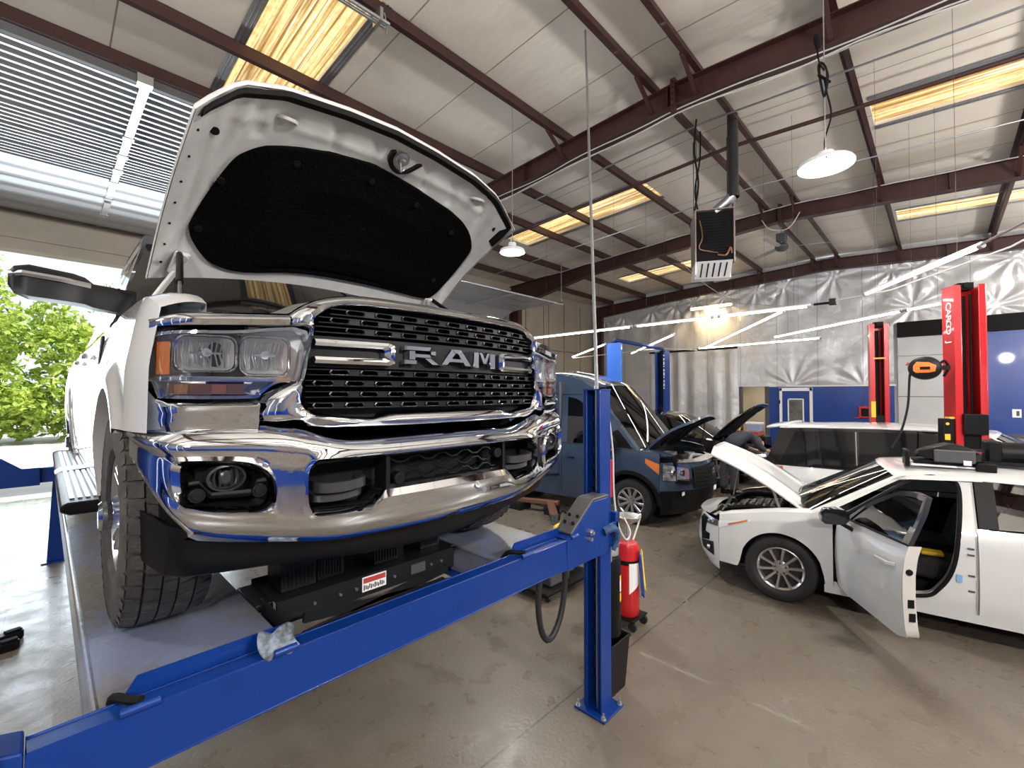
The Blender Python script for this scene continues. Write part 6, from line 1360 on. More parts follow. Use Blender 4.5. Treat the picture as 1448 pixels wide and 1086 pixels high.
MB().grid(lambda u, v: (lerp(.08, 1.18, u)+.0, (2*v-1)*lerp(.72, .86, u), lerp(.86, 1.02, u)+.06*math.sin(PI*v)), 14, 10).build('hood', 'suvpaint', suv, sm=60)
for sg in (-1, 1):
    MB().tube([(x, sg*(SV['Y'](x, pl(SV['roof'])(x))-.0), pl(SV['roof'])(x)+.005) for x in (2.1, 2.6, 3.2, 3.8, 4.4)], .014, 6).build('roof_rail', 'suvpaint', suv)
    fp = MB(); x0 = 3.78
    if sg > 0:
        fp.tube([(x, SV['Y'](x, z)+.002, z) for x, z in ((3.66, .86), (3.69, .89), (3.83, .89), (3.86, .86), (3.86, .74), (3.83, .71), (3.69, .71), (3.66, .74))], .004, 5, closed=True); fp.build('fuel_flap', 'suvpaint', suv)
    MB().tube([(x, sg*(SV['Y'](x, .94)+.003), .93) for x in (1.4, 2.5, 3.5, 4.4)], .006, 5).build('shoulder_crease', 'suvpaint', suv)
    mirror(suv, SV, sg, 1.62, 1.10, .16, .15, .10, 'suvpaint')
    lamp_patch(suv, SV, 'headlamp', 'satin', *sorted((sg*.55, sg*.95)), .66, .76, -.008)
    tl = MB(); S2 = SV; SV['pan'](tl, sg, 4.36, 4.5, .86, .95, 4, 3, .006); tl.build('tail_lamp', 'red', suv)
for sg in (-1, 1):
    for x in (2.415, 3.425): MB().tube([(x, sg*(SV['Y'](x, 1.0)+.006), 1.0), (x+.03, sg*(SV['Y'](x, 1.5)+.006), 1.53)], .008, 5).build('window_divider', 'satin', suv)
lamp_patch(suv, SV, 'radiator_grille', 'blackm', -.5, .5, .48, .66, -.01)
# ---------------------------------------------------------------- black car behind the van
bc = thing('black_car', 'black car with its hood up behind the blue van, its front facing the mechanic', 'car', (11.75, 2.85, 0), math.radians(92))
BC = dict(L=4.7, paint='carblack', sill=.33, hub=.34, R=.39, axles=(.95, 3.7), tr=.345, tw=.22, rim=.225, spokes=10, spw=.02,
  belt=[(0, .78), (.3, .86), (.9, .98), (1.3, 1.02), (3.8, 1.08), (4.7, 1.02)], roof=[(1.9, 1.44), (2.4, 1.56), (3.0, 1.60), (3.8, 1.54), (4.4, 1.45)],
  hw=[(0, .66), (.2, .82), (.5, .90), (1, .93), (4.0, .93), (4.7, .80)], ins=[(0, .06), (.3, .01), (.55, -.005), (.8, .0), (1, .04)], tum=.38,
  seams=(.36, 1.35, 2.35, 3.35, 4.4), green=(1.2, 4.5, 2.1, 4.3), xr0=0, xr1=0, glass=[(1.5, 2.30, 2.14, 2.34), (2.38, 3.35, 2.42, 3.30), (3.42, 4.1, 3.36, 3.95)], rail=.05, crown=.06, bow=.1, wbow=.2, wmat='tint', gmat='dtint',
  nose=lambda z: pl([(.2, .10), (.4, .0), (.65, -.02), (.8, .05)])(z), nz=(.22, .82), np=3)
car(bc, BC)
def bhood(u, v, up=0):
    q = 2*u-1; return V(lerp(1.12, .22, v)+up*.6, q*lerp(.78, .66, v*v), lerp(1.02, 1.86, v)+.05*math.sin(v*PI)-.04*q*q*v+up*.7)
h = MB().grid(lambda u, v: bhood(u, v), 16, 10).build('hood', 'carblack', bc, sm=60, solid=.03); MB().grid(lambda u, v: bhood(lerp(.1, .9, u), lerp(.1, .92, v), -.05), 10, 8).build('hood_liner', 'blackm', h)
b = MB(); b.box(.15, 1.1, -.72, .72, .55, .62); b.box(.4, .9, -.35, .35, .6, .85); b.box(1.05, 1.15, -.8, .8, .6, .95); b.build('engine_bay', 'blackm', bc, bevel=.02)
for sg in (-1, 1):
    lp = lamp_patch(bc, BC, 'headlamp', 'satin', *sorted((sg*.5, sg*.95)), .62, .73, -.01); side_patch(bc, BC, 'side_marker', 'amber', sg, .38, .62, .80, .85, .01, lp); mirror(bc, BC, sg, 1.55, 1.12, .15, .14, .1, 'carblack')
    MB().grid(lambda u, v: (lerp(.36, 1.2, u), sg*lerp(BC['Y'](lerp(.36, 1.2, u), BC['beltf'](lerp(.36, 1.2, u))), .74, v), BC['beltf'](lerp(.36, 1.2, u))+.02*math.sin(v*2)), 10, 3).build('fender_top', 'carblack', bc, sm=60)
# ================================================================ LAMPS, HEATER, LIFTS, PEOPLE, SMALL THINGS
def zb_raf(y): return 6.49-.05*abs(y-RY)
def tube_lamp(p, q, label, m='led', r=.020, hang=True, housing=True, up=None):
    p, q = Vector(p), Vector(q); c = (p+q)/2; t = thing('led_tube_lamp', label, 'tube light', c, 0, 'white tube lights above the bays' if m == 'led' else None)
    MB().cyl(p-c, q-c, r, n=12).build('tube', m, t)
    d = (q-p).normalized(); h = MB(); h.bar(p-c+V(0, 0, r*1.3)-d*.03, q-c+V(0, 0, r*1.3)+d*.03, .045, .028); o = h.build('housing', 'ledoff', t, bevel=.006)
    for e in (p, q): MB().cyl(e-c-d*.03, e-c+d*.03, r*1.25, n=12).build('end_cap', 'zinc', t)
    if hang:
        for f in (.15, .85):
            e = p.lerp(q, f); MB().cyl(e-c, V(e.x, e.y, zr(e.y)+.24)-c, .0022, n=5).build('hanger_wire', 'grey', t)
    return t
TL = [((9.19, 7.97, 3.6), (9.16, 5.04, 3.6), 'long white tube light running from behind the truck grille towards the blue lift post'),
      ((9.16, 4.91, 3.6), (9.12, 3.24, 3.6), 'white tube light in line above the van windshield, in the middle of the long run'),
      ((9.12, 3.11, 3.6), (9.10, 1.62, 3.6), 'last white tube light of the long run, ending at a dark bracket'),
      ((14.57, 10.6, 3.55), (11.9, 7.44, 3.6), 'short slanted tube light just behind the hanging conduit, before the wide blue post'),
      ((15.3, 8.4, 3.6), (11.1, 4.9, 3.6), 'slanted tube light between the two blue lift posts'),
      ((15.1, 5.62, 3.6), (9.6, 2.11, 3.65), 'slanted tube light meeting the long run below the warm wall lamp'),
      ((15.2, 5.86, 3.6), (14.57, 2.34, 3.6), 'low tube light nearly level along the silver sheeting above the doorway'),
      ((13.5, 3.2, 3.6), (10.82, .49, 3.6), 'tube light leading towards the near red lift post, far half'),
      ((10.76, .42, 3.6), (10.3, -.06, 3.6), 'short tube light ending at the red post with white lettering'),
      ((8.58, .80, 3.6), (6.59, -.32, 3.6), 'bright slanted tube light high at the upper corner before the rafter')]
for a, b, lb in TL: tube_lamp(a, b, lb)
br = MB(); br.box(9.05, 9.17, 1.24, 1.33, 3.58, 3.68); br.tube([(9.10, 1.55, 3.62), (9.11, 1.30, 3.62)], .02, 6)
o = br.build('lamp_bracket', 'black', None); tag(o, 'dark bracket at the end of the long white tube run', 'bracket')
rd = MB(); rd.tube([(6.59, -.32, 3.62), (5.9, -.62, 3.63)], .014, 8); tag(rd.build('lamp_rail', 'zinc', None), 'bare metal rail continuing from the bright corner tube light', 'rail')
wl_ = thing('wall_lamp', 'warm yellow tube light fixed high on the silver sheeting', 'wall light', (XW1-.35, 6.87, 5.69))
b = MB(); b.cyl((0, -.80, 0), (0, .80, 0), .05, n=12); b.build('tube', 'warm', wl_); b = MB(); b.box(.03, .22, -.86, .86, -.06, .07); b.build('housing', 'ledoff', wl_, bevel=.01)
lamp('AREA', 'warm_wall_light', (XW1-.42, 6.87, 5.6), 60, (1, .68, .32), (.3, 1.5), (.35, 0, -1))
def high_bay(loc, r, label, cord=None):
    x, y, z = loc; t = thing('high_bay_lamp', label, 'ceiling lamp', loc, 0, 'round high bay lamps')
    b = MB(); b.lathe([(r, 0), (r*1.02, .02), (r*.95, .05), (r*.35, .10), (r*.3, .16), (.0, .17)], (0, 0, 0), (0, 0, 1), 32); b.build('housing', 'ledoff', t, sm=40)
    b = MB(); b.lathe([(.0, -.006), (r*.80, -.006), (r*.80, .0)], (0, 0, 0), (0, 0, 1), 32); b.build('diffuser', mat('lamp_glow', (1, 1, 1), .5, emit=((1, .98, .95), 14)) if 'glow' not in M else M['glow'], t)
    b = MB(); b.tube(sp([(0, 0, .16), (.025, 0, .20), (0, 0, .24), (-.025, 0, .20)], 5, True), .006, 6, closed=True); b.cyl((0, 0, .23), (0, 0, zr(y)+.03-z), .006, n=6); b.build('suspension_rod', 'zinc', t)
    if cord:
        b = MB(); zt = zr(y)-z; b.tube(sp([(.05, .0, .12), (.10, .02, .35), (.06, -.05, .6), (.0, -.02, .85), (0, 0, 1.0)], 6), .009, 6)
        for k in range(3): b.tube(sp([(0, 0, .80), (.05*(k-1), .03, .95), (.04*(k-1), .05, 1.15), (0, .02, 1.2), (-.04*(k-1), -.03, 1.05)], 5, True), .009, 6, closed=True)
        b.bar((-.10, .04, 1.02), (.10, -.04, 1.0), .02, .02); b.build('coiled_cord', 'blackm', t)
        b = MB(); b.lathe([(.0, -.09), (.025, -.08), (.035, 0), (.025, .08), (.0, .09)], (-.07, .05, 1.42), (0, .1, 1), 12); b.tube(sp([(-.07, .05, 1.33), (-.06, .04, 1.2), (0, 0, 1.1)], 4), .009, 6); b.build('plug', 'blackm', t)
    d = bpy.data.lights.new('high_bay_glow', 'AREA'); d.shape = 'DISK'; d.size = r*1.6; d.energy = 55; d.color = (1, .97, .92); l = bpy.data.objects.new('high_bay_glow', d); COL.objects.link(l); l.parent = t; l.location = (0, 0, -.02)
    return t
M['glow'] = mat('lamp_glow', (1, 1, 1), .5, emit=((1, .98, .95), 14))
high_bay((6.05, .90, 4.65), .27, 'bright round high bay lamp hanging on a rod with a bundled black cord', True)
high_bay((5.2, 4.97, 4.37), .20, 'small round high bay lamp half hidden by the truck hood edge')
# ---- unit heater with flue
ht = thing('unit_heater', 'dark hanging unit heater with bright bottom louvres and a black flue pipe', 'heater', (8.15, 2.86, 4.25), math.radians(28))
b = MB(); b.box(-.12, .50, .30, .325, .12, 1.08); b.box(-.12, .50, -.325, -.30, .12, 1.16); b.box(-.12, .5, -.325, .325, 1.06, 1.08); b.box(.48, .50, -.32, .32, .12, 1.08); b.build('casing', mat('heater_casing', (.30, .24, .23), .4, .4), ht, bevel=.006)
b = MB(); b.box(-.05, .0, -.30, .30, .14, 1.05)
for k in range(14): b.box(-.065, -.05, -.20, .20, .30+.05*k, .325+.05*k)
b.build('burner_panel', 'blackm', ht)
b = MB(); b.lathe([(.085, 0), (.085, -.03), (.065, -.03), (.06, -.01), (.03, -.01), (.028, -.04), (.0, -.045)], (-.06, .02, .74), (-1, 0, 0), 24); b.build('inducer_fan', 'black', ht, sm=30)
b = MB(); b.tube(sp([(-.08, .24, .9), (-.10, .20, .6), (-.09, .25, .4), (-.08, .05, .33), (-.1, -.05, .30)], 6), .012, 6); b.tube(sp([(-.08, -.05, .27), (-.11, -.18, .25), (-.1, -.25, .38), (-.08, -.28, .28)], 6), .018, 6); b.build('gas_line', mat('copper_brown', (.25, .12, .07), .4, .5), ht)
b = MB(); b.add([(-.12, -.29, .16), (-.12, .31, .16), (.24, .31, -.06), (.24, -.29, -.06)], [(0, 1, 2, 3)]); b.box(-.12, .3, .30, .325, -.06, .16); b.box(.24, .48, -.32, .32, -.06, .14); b.build('louvre_frame', 'ledoff', ht, sm=0)
b = MB()
for k in range(5): y = -.20+.10*k; b.add([(-.085, y-.012, .128), (-.085, y+.012, .128), (.20, y+.012, -.046), (.20, y-.012, -.046)], [(0, 1, 2, 3)])
o = b.build('louvre_slots', 'blackm', ht, sm=0); b = MB()
b = MB(); b.tube([(.02, -.02, 1.06), (-.02, -.20, 1.20), (-.05, -.30, 1.30)], .085, 16); b.build('flue_elbow', 'galv', ht); 
b = MB(); b.lathe([(.10, 1.26), (.10, 1.36)], (-.05, -.31, 0), (0, 0, 1), 20); b.cyl((-.05, -.31, 1.32), (-.05, -.31, 2.72), .088, n=20); b.build('flue_pipe', mat('dark_flue', (.045, .045, .047), .35, .5), ht)
b = MB()
for x, y in ((.0, .28), (.42, .28), (.0, -.30), (.42, -.30)): b.cyl((x, y, 1.06), (x, y, 2.58), .006, n=6)
b.build('hanger_rods', 'blackm', ht)
b = MB(); b.tube(sp([(0, .25, 1.06), (.02, .30, 1.5), (.0, .22, 2.0), (.05, .2, 2.56)], 6), .014, 7); b.build('power_cable', 'blackm', ht)
# ---- ceiling fan
fn = thing('ceiling_fan', 'grey three-blade ceiling fan under the roof beyond the heater', 'fan', (14.5, 3.22, 6.25))
b = MB(); b.cyl((0, 0, .1), (0, 0, .62), .02, n=8); b.build('downrod', 'zinc', fn); b = MB(); b.box(-.12, .12, -.12, .12, .17, .40); b.build('canopy', 'grey', fn, bevel=.02)
b = MB(); b.lathe([(0, -.10), (.10, -.09), (.17, -.02), (.17, .06), (.10, .12), (0, .13)], (0, 0, 0), (0, 0, 1), 20); b.build('motor', 'grey', fn, sm=40)
for a in (.9, 3.0, 5.1):
    b = MB(); c, s = math.cos(a), math.sin(a); P = lambda r, w, z: (c*r-s*w, s*r+c*w, z); b.loft([[P(r, -w, .0), P(r, w, .03), P(r, w, .038), P(r, -w, .008)] for r, w in ((.12, .04), (.3, .07), (1.1, .06), (1.15, .03))]); b.build('blade', mat('fan_blade', (.35, .34, .33), .4) if a == .9 else bpy.data.materials['fan_blade'], fn)
# ---- cables and pipes under the roof
def line(name, pts, r, m, label, cat, n=7): o = MB().tube(pts, r, n).build(name, m, None); return tag(o, label, cat)
line('gas_pipe', [(8.95, 11.5, 6.36), (8.95, RY, 6.78), (8.95, -7, 6.30)], .035, 'steel', 'maroon pipe slung under the purlins between the two main rafters', 'pipe', 10)
line('roof_conduit', [(7.25, 11.5, 6.36), (7.25, RY, 6.80), (7.25, -7, 6.32)], .012, 'galv', 'thin grey conduit under the purlins closest to the main rafter', 'conduit')
line('roof_conduit', [(7.85, 11.5, 6.36), (7.85, RY, 6.80), (7.85, -7, 6.32)], .017, 'galv', 'thicker grey conduit under the purlins next to the maroon pipe', 'conduit')
line('roof_conduit', [(11.1, 11.5, 6.36), (11.1, RY, 6.80), (11.1, -7, 6.32)], .015, 'galv', 'grey conduit passing just behind the big round lamp', 'conduit')
for k, (dx, dz, lb) in enumerate(((-.05, -.02, 'pale cable strapped under the main rafter, inner one'), (.05, -.035, 'pale cable strapped under the main rafter, outer one'), (.0, -.055, 'thin pale cable sagging lowest under the main rafter'))):
    pts = []
    for i in range(60):
        y = lerp(8.6, -7, i/59); pts.append((6.7+dx+.03*math.sin(i*.7+k), y, zb_raf(y)+dz+(.004 if k < 2 else .0)-.03*abs(math.sin(i*.45+k))*(1 if k == 2 else .4)))
    line('cable_run', pts, .010, 'wire', lb, 'cable', 6)
pts = [(12.98+.02*math.sin(i), lerp(10.5, -6, i/40), zb_raf(lerp(10.5, -6, i/40))+.42+.0*i) for i in range(41)]
line('cable_run', [(12.87, p[1], p[2]-.06-.02*abs(math.sin(i*.8))) for i, p in enumerate(pts)], .012, 'wire', 'pale cable fixed along the upper edge of the second main rafter', 'cable', 6)
line('loose_cable', sp([(12.85, 3.3, 6.60), (12.8, 3.1, 6.3), (12.8, 2.7, 6.22), (12.85, 2.45, 6.58)], 6), .012, 'wire', 'loose cable loop sagging from the second rafter by the fan', 'cable', 6)
line('slack_wire', sp([(13.0, 5.7, 6.26), (16, 6.0, 6.0), (19.2, 5.9, 5.72)], 6)+sp([(19.2, 5.9, 5.72), (15, 3.0, 4.6), (9.12, 1.3, 3.66)], 6), .010, 'wire', 'slack wire running from the rafter past the wall lamp to the tube bracket', 'wire', 6)
line('drop_cord', sp([(7.02, 2.71, 6.4), (7.0, 2.74, 5.9), (7.05, 2.70, 5.4), (7.1, 2.78, 5.0)], 6), .014, 'blackm', 'black drop cord hanging beside the heater flue', 'cord', 6)
line('lamp_wire', [(9.11, 1.3, 3.64), (8.6, .5, 3.62), (7.5, -.6, 3.75), (6.4, -1.3, 3.95)], .012, 'wire', 'grey cable leading away from the tube bracket past the red post', 'cable', 6)
line('tube_wire', [(14.6, 10.65, 3.5), (13.3, 6.3, 3.5), (15.2, 5.9, 3.55)], .015, 'wire', 'pale rail linking the lower tube lights behind the blue posts', 'wire', 6)
st = thing('roof_conduit_stub', 'short grey conduit pair with a hook, cut off beside the first skylight', 'conduit', (2.5, 4.84, 6.62))
b = MB(); b.tube([(-.9, .03, 0), (.36, -.02, 0)], .022, 8); b.tube([(-.9, .10, 0), (.34, .06, .0)], .022, 8); b.build('pipe_pair', 'galv', st); b = MB(); b.tube(sp([(.30, 0, .12), (.34, 0, -.04), (.33, .0, -.14)], 4), .010, 6); b.box(.22, .26, -.05, .13, -.035, .13); b.build('hook', 'zinc', st)
# ---- red two-post lift
def col_post(name, label, loc, rz, m, H, text=None, w=.30, d=.22, group=None):
    t = thing(name, label, 'lift post', loc, rz, group); k = MB(); th = .012
    k.box(-d/2, d/2, -w/2, -w/2+th, .02, H); k.box(-d/2, d/2, w/2-th, w/2, .02, H); k.box(d/2-th, d/2, -w/2, w/2, .02, H); k.box(-d/2, -d/2+th, -w/2, -w/2+.07, .02, H); k.box(-d/2, -d/2+th, w/2-.07, w/2, .02, H); k.build('column', m, t, bevel=.006, sm=30)
    k = MB(); k.box(-d/2-.10, d/2+.10, -w/2-.08, w/2+.08, 0, .02); k.build('base_plate', m, t)
    k = MB(); k.cyl((0, .035, .1), (0, .035, H-.12), .045, n=16); k.cyl((-.02, -.05, .1), (-.02, -.05, H-.1), .012, n=8); k.build('cylinder', 'blackm', t)
    k = MB(); k.box(-.10, .08, -.10, .10, .75, 1.7); k.build('carriage', 'black', t, bevel=.01)
    k = MB(); k.box(-.06, .06, -.07, .07, H-.05, H+.035); k.cyl((-.08, 0, H), (.08, 0, H), .035, n=14); k.build('top_pulley', 'blackm', t)
    return t
tp = col_post('lift_post', 'near red two-post lift column with white lettering and an air hose reel', (7.55, -.21, 0), math.radians(26), 'red', 3.37, w=.30, d=.24)
for i, ch in enumerate('CARGO J'):
    if ch == ' ': continue
    text_mesh(ch, .135, .002, 'paper', 'letter', tp, Matrix.Translation((-.012, .152, 3.14-.072*i)) @ Matrix(((0, -1, 0, 0), (0, 0, 1, 0), (-1, 0, 0, 0), (0, 0, 0, 1))))
b = MB(); b.box(-.10, .02, .152, .26, 1.50, 1.80); b.build('control_box', 'black', tp, bevel=.008); b = MB(); b.box(-.10, .0, .152, .20, 1.80, 1.82); b.build('box_top', 'yellow', tp)
b = MB(); b.box(-.106, -.10, .20, .25, 1.55, 1.62); b.cyl((-.11, .225, 1.74), (-.10, .225, 1.74), .016, n=12); b.build('control_label', 'yellow', tp)
b = MB(); b.box(-.18, -.12, -.12, .10, 1.62, 1.86); b.build('carriage_lock', 'black', tp, bevel=.01)
for_far = col_post('lift_post', 'far red two-post lift column behind the white sport utility vehicle', (10.6, .82, 0), math.radians(14), 'red', 3.37, w=.27, d=.22)
b = MB(); b.box(-.118, -.11, .065, .13, 1.66, 1.95); b.build('yellow_sticker', 'yellow', for_far); b = MB(); b.box(-.125, -.11, -.09, .09, 2.72, 2.75); b.build('stop_bar', mat('ochre', (.6, .3, .05), .5), for_far)
rl = thing('air_hose_reel', 'orange and black air hose reel bracketed to the near red post', 'hose reel', (7.30, .13, 2.40), math.radians(0))
b = MB(); ov = lambda y, s, dz=0: [(.0+y, .15*s*math.cos(a)*(1.05 if math.cos(a) > 0 else 1), dz+.14*s*math.sin(a)) for a in [2*PI*i/28 for i in range(28)]]
b.loft([ov(-.085, .80), ov(-.07, .96), ov(-.03, 1.0), ov(.03, 1.0), ov(.07, .96), ov(.085, .80)]); b.build('reel_case', 'black', rl, sm=40)
b = MB(); b.loft([[(-.084-.004*k, (y*.105*s), z*.075*s) for y, z in ((1, .35), (.7, 1), (-.3, .9), (-.95, .35), (-.85, -.55), (-.3, -.75), (.75, -.75), (1, -.4))] for k, s in ((0, 1), (1, 1), (1.5, .9))]); b.build('side_plate', 'orange', rl, sm=30)
b = MB(); b.box(-.096, -.090, -.045, .045, -.02, .015); b.build('reel_emblem', 'blackm', rl)
b = MB(); b.tube(sp([(0, -.13, .05), (.02, -.17, .08), (.06, -.20, .0), (.05, -.16, -.1)], 5), .014, 6); b.bar((.0, -.12, 0), (.06, -.20, 0), .06, .05); b.build('wall_bracket', 'blackm', rl)
b = MB(); b.cyl((-.02, .15, .05), (-.02, .165, .06), .02, n=10); b.build('hose_stop', 'red', rl)
line('air_hose', sp([(7.42, .24, 2.44), (7.30, .27, 2.30), (7.15, .285, 1.95), (6.9, .34, 1.65), (6.76, .42, 1.46)], 6), .012, 'blackm', 'black air hose dropping from the reel to the hatchback roof', 'hose', 6)
# ---- blue two-post lift behind the van
M['sky'] = mat('bright_blue_enamel', (.012, .16, .75), .3, 0, .4)
bp1 = col_post('lift_post', 'wide bright blue two-post lift column rising behind the van roof', (10.05, 6.0, 0), math.radians(205), 'sky', 3.37, w=.36, d=.30)
bp2 = col_post('lift_post', 'second blue lift column behind the black car, its channel open to the camera', (13.1, 6.15, 0), math.radians(-10), 'blue', 3.37, w=.34, d=.26)
for tt, px_, w_ in ((bp1, .182, .5), (bp2, -.132, 1)):
    k = MB()
    for i in range(10):
        z = 3.25-.11*i; hh = .03+.02*(i*7 % 3)
        k = MB(); k.box(.05, .10, -.186, -.181, z-hh, z+hh*.4) if tt is bp1 else k.box(-.136, -.130, -.16, -.125, z-hh, z+hh*.4)
        k.build('column_lettering', 'paper', tt)
line('lift_crossbar', [(10.05, 6.0, 3.46), (13.1, 6.15, 3.46)], .05, 'blue', 'blue overhead bar joining the two blue lift columns', 'bar', 8)
# ---- things lying on the hatchback roof
sr = thing('plastic_trim_assembly', 'black moulded plastic assembly with a white strip lying across the white hatchback roof', 'car part', (5.78, -.03, 1.425), math.radians(-82))
b = MB(); b.box(-.26, .24, -.10, .10, .0, .016); b.build('white_strip', 'paper', sr, bevel=.004)
b = MB(); b.box(-.30, -.265, -.12, .12, -.015, .14); b.box(.17, .30, -.13, .12, -.02, .06); b.box(-.24, .25, -.09, .10, .03, .06); b.build('base_frame', 'black', sr, bevel=.01)
b = MB(); b.loft([[(-.22, -.09, .09), (-.22, .09, .09), (-.20, .07, .14), (-.20, -.07, .14)], [(-.12, -.11, .07), (-.12, .11, .07), (-.10, .09, .18), (-.10, -.09, .18)], [(.0, -.12, .06), (.0, .12, .06), (.0, .10, .215), (.0, -.10, .215)], [(.10, -.12, .06), (.10, .12, .06), (.10, .10, .20), (.10, -.10, .20)], [(.22, -.10, .06), (.22, .10, .06), (.22, .08, .14), (.22, -.08, .14)]]); b.build('moulded_cover', 'black', sr, sm=50, bevel=.012)
b = MB(); b.box(-.10, .17, -.135, -.10, .05, .16); b.build('side_panel', 'grey', sr, bevel=.01); b = MB(); b.cyl((.20, -.11, .15), (.20, -.125, .15), .009, n=10); b.build('red_knob', 'red', sr)
b = MB(); b.box(.09, .14, -.15, -.135, .035, .075); b.build('paper_label', 'paper', sr)
dr = thing('blower_housing', 'black drum-shaped blower housing lying on the hatchback roof behind the plastic assembly', 'car part', (6.05, -.48, 1.455), math.radians(-82))
b = MB(); b.lathe([(.085, -.17), (.10, -.165), (.10, .13), (.105, .135), (.105, .15), (.085, .15), (.085, -.10)], (.0, .0, .10), (1, 0, .0), 28); b.build('drum', 'black', dr, sm=40)
b = MB()
for k in range(5): a = 2*PI*k/5; b.bar((.12, 0, .10), (.14, .09*math.cos(a), .10+.09*math.sin(a)), .012, .02)
b.cyl((.09, 0, .1), (.15, 0, .1), .03, n=12); b.build('impeller', 'blackm', dr)
b = MB(); b.box(-.20, -.10, -.11, .11, .02, .21); b.box(-.30, -.18, -.08, .08, .02, .12); b.build('motor_bracket', 'black', dr, bevel=.015); b = MB(); b.box(-.32, .32, -.14, -.11, -.005, .03); b.box(-.32, .32, .08, .11, -.01, .025); b.build('mounting_rail', 'black', dr, bevel=.005)
# ---- things on the far wall and floor
rb = thing('wall_box', 'small red open box mounted on the blue far wall by the far red post', 'box', (XW1-.13, 1.87, 1.46)); b = MB(); b.box(-.06, .06, -.16, .16, -.20, .20); b.build('case', 'red', rb, bevel=.01); b = MB(); b.box(-.065, -.06, -.12, .10, -.15, .12); b.build('opening', 'blackm', rb); b = MB(); b.box(-.08, -.03, .14, .28, -.22, -.19); b.build('shelf', 'red', rb)
ol = thing('wall_outlet', 'white socket plate on the blue panel at the far corner', 'outlet', (XW1-.165, -1.57, 1.52)); b = MB(); b.box(-.012, 0, -.09, .09, -.12, .12); b.build('plate', 'paper', ol, bevel=.005); b = MB(); b.box(-.02, -.012, -.05, .01, -.07, .07); b.build('socket', 'grey', ol)
tc = thing('tool_cart', 'black tool cart with red trays in front of the doorway', 'tool cart', (14.9, 4.2, 0))
b = MB(); b.box(-.3, .3, -.5, .5, .12, .82); b.build('cabinet', 'black', tc, bevel=.02); b = MB(); b.box(-.3, .3, -.3, .5, .82, .96); b.build('tray', mat('faded_red', (.35, .07, .05), .5), tc, bevel=.02)
for x in (-.25, .25):
    for y in (-.42, .42): MB().cyl((x-.02, y, .06), (x+.02, y, .06), .06, n=14).build('caster', 'rubberclean', tc)
o = thing('power_drill', 'yellow tool lying on the black tool cart', 'tool', (14.62, 4.55, .965)); b = MB(); b.box(-.05, .05, -.16, .10, .0, .09); b.build('body', 'yellow', o, bevel=.015); b = MB(); b.box(-.035, .035, -.22, -.16, .01, .08); b.build('chuck', 'blackm', o, bevel=.01)
o = thing('storage_tub', 'pale blue tub with a white rim standing on the tool cart', 'tub', (14.95, 4.1, .962)); b = MB(); b.loft([rect(.13, .16, 0), rect(.16, .20, .24)]); b.build('tub_body', mat('pale_blue', (.30, .42, .60), .5), o); b = MB(); b.loft([rect(.17, .21, .20), rect(.18, .22, .24), rect(.17, .21, .26)]); b.build('tub_rim', 'paper', o)
fj = thing('floor_jack', 'orange-handled floor jack on the ground beside the mechanic', 'floor jack', (10.05, 3.62, 0)); b = MB(); b.box(-.12, .12, -.3, .3, .06, .16); b.build('frame', 'blackm', fj, bevel=.01); b = MB(); b.bar((0, -.2, .15), (.05, -.55, .55), .05, .05); b.build('handle', 'orange', fj, bevel=.01)
for x in (-.13, .13):
    for y in (-.22, .22): MB().cyl((x-.015, y, .05), (x+.015, y, .05), .05, n=14).build('roller', 'zinc', fj)
# ---- the mechanic, bent over the black car
def skin(name, m, parent, joints, edges, radii, sub=2, sm=True):
    me = bpy.data.meshes.new(name); me.from_pydata([tuple(j) for j in joints], edges, []); o = bpy.data.objects.new(name, me); COL.objects.link(o); o.parent = parent; me.materials.append(M[m])
    s = o.modifiers.new('skin', 'SKIN'); s.use_smooth_shade = True; s.branch_smoothing = .4
    for i, r in enumerate(radii):
        sv = me.skin_vertices[0].data[i]; sv.radius = r if isinstance(r, tuple) else (r, r); sv.use_root = (i == 0)
    u = o.modifiers.new('sub', 'SUBSURF'); u.levels = sub; u.render_levels = sub
    return o
M['skin'] = mat('skin', (.50, .30, .21), .5); M['jean'] = mat('charcoal_trousers', (.045, .048, .055), .85, noise=(9, (.085, .09, .10), .45, .7), bump=(40, .3)); M['shirt'] = mat('dark_grey_work_shirt', (.040, .045, .058), .85, bump=(18, .4)); M['hair'] = mat('brown_hair', (.07, .04, .025), .7)
mech = thing('person', 'person in a dark grey work shirt and charcoal trousers bent over the black car engine', 'person', (9.86, 3.20, 0), math.radians(-36))
# local frame: +x towards the engine bay, y sideways
J = [(0, 0, .96), (.0, .10, .92), (-.02, .12, .50), (-.03, .12, .09), (.12, .13, .05), (0, -.10, .92), (.03, -.13, .50), (.02, -.14, .09), (.17, -.15, .05),
     (.16, 0, 1.14), (.36, 0, 1.22), (.50, 0, 1.18), (.60, 0, 1.12), (.46, .19, 1.17), (.55, .26, .95), (.78, .22, .88), (.88, .20, .86), (.46, -.19, 1.17), (.56, -.27, .95), (.80, -.20, .90), (.90, -.18, .88)]
Ed = [(0, 1), (1, 2), (2, 3), (3, 4), (0, 5), (5, 6), (6, 7), (7, 8), (0, 9), (9, 10), (10, 11), (11, 12), (11, 13), (13, 14), (14, 15), (15, 16), (11, 17), (17, 18), (18, 19), (19, 20)]
Rd = [.12, .085, .06, .042, .035, .085, .06, .042, .035, .12, .13, .09, .052, .055, .045, .03, (.034, .018), .055, .045, .03, (.034, .018)]
J2, E2, R2 = list(J), list(Ed), list(Rd)
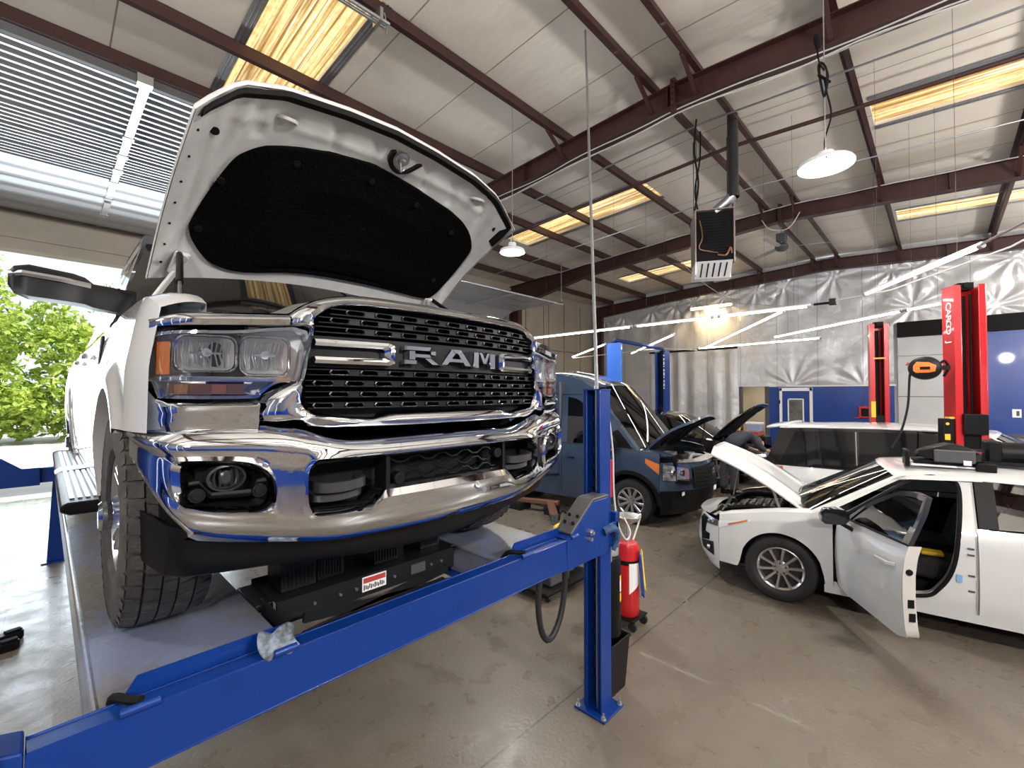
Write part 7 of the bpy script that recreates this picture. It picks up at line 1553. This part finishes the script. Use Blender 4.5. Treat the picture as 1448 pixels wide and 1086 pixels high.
for base, sg in ((16, 1), (20, -1)):
    bx, by, bz = J[base]
    for k in range(4):
        ln = (.075, .085, .08, .062)[k]; y = by+(k-1.5)*.021; i = len(J2)
        J2 += [(bx+.05, y, bz-.008), (bx+.05+ln*.55, y, bz-.03), (bx+.05+ln*.8, y, bz-.06)]; E2 += [(base, i), (i, i+1), (i+1, i+2)]; R2 += [.010, .009, .008]
    i = len(J2); J2 += [(bx+.01, by-sg*.045, bz-.02), (bx+.045, by-sg*.06, bz-.045)]; E2 += [(base, i), (i, i+1)]; R2 += [.011, .009]
body = skin('body', 'skin', mech, J2, E2, R2, 1)
jn = skin('trousers', 'jean', mech, [J[i] for i in (0, 1, 2, 3, 5, 6, 7)]+[(.07, 0, 1.05)], [(0, 1), (1, 2), (2, 3), (0, 4), (4, 5), (5, 6), (0, 7)], [.155, .118, .092, .085, .118, .092, .085, .14])
shm = skin('work_shirt', 'shirt', mech, [(-.01, 0, .97), J[9], J[10], J[11], J[13], J[14], (.66, .245, .915), J[17], J[18], (.67, -.24, .93)], [(0, 1), (1, 2), (2, 3), (3, 4), (4, 5), (5, 6), (3, 7), (7, 8), (8, 9)], [(.165, .165), (.18, .16), (.185, .155), .12, .085, .07, .055, .085, .07, .055])
b = MB(); b.lathe([(0, -.125), (.05, -.115), (.078, -.05), (.085, .02), (.075, .08), (.04, .115), (0, .12)], (.69, 0, 1.05), (.5, 0, -.2), 20)
b.loft([[(.755, -.015, .99), (.755, .015, .99), (.74, 0, 1.02)], [(.77, -.01, .965), (.77, .01, .965), (.76, 0, .985)]])
for sy in (-1, 1): b.lathe([(0, -.02), (.03, -.01), (.028, .01), (0, .015)], (.68, sy*.083, 1.04), (0, sy, 0), 10)
b.build('head', 'skin', mech, sm=60)
b = MB(); b.lathe([(.088, -.02), (.090, .03), (.08, .09), (.045, .125), (0, .13)], (.685, 0, 1.06), (-.35, 0, .8), 20); b.build('hair', 'hair', mech, sm=60)
for y, x in ((.12, .03), (-.14, .08)):
    b = MB(); b.loft([[(x-.12, y-.045, 0), (x-.12, y+.045, 0), (x-.12, y+.035, .11), (x-.12, y-.035, .11)], [(x+.02, y-.05, 0), (x+.02, y+.05, 0), (x+.02, y+.035, .10), (x+.02, y-.035, .10)], [(x+.16, y-.045, 0), (x+.16, y+.045, 0), (x+.15, y+.03, .05), (x+.15, y-.03, .05)]]); b.build('shoe', 'blackm', mech, bevel=.015)
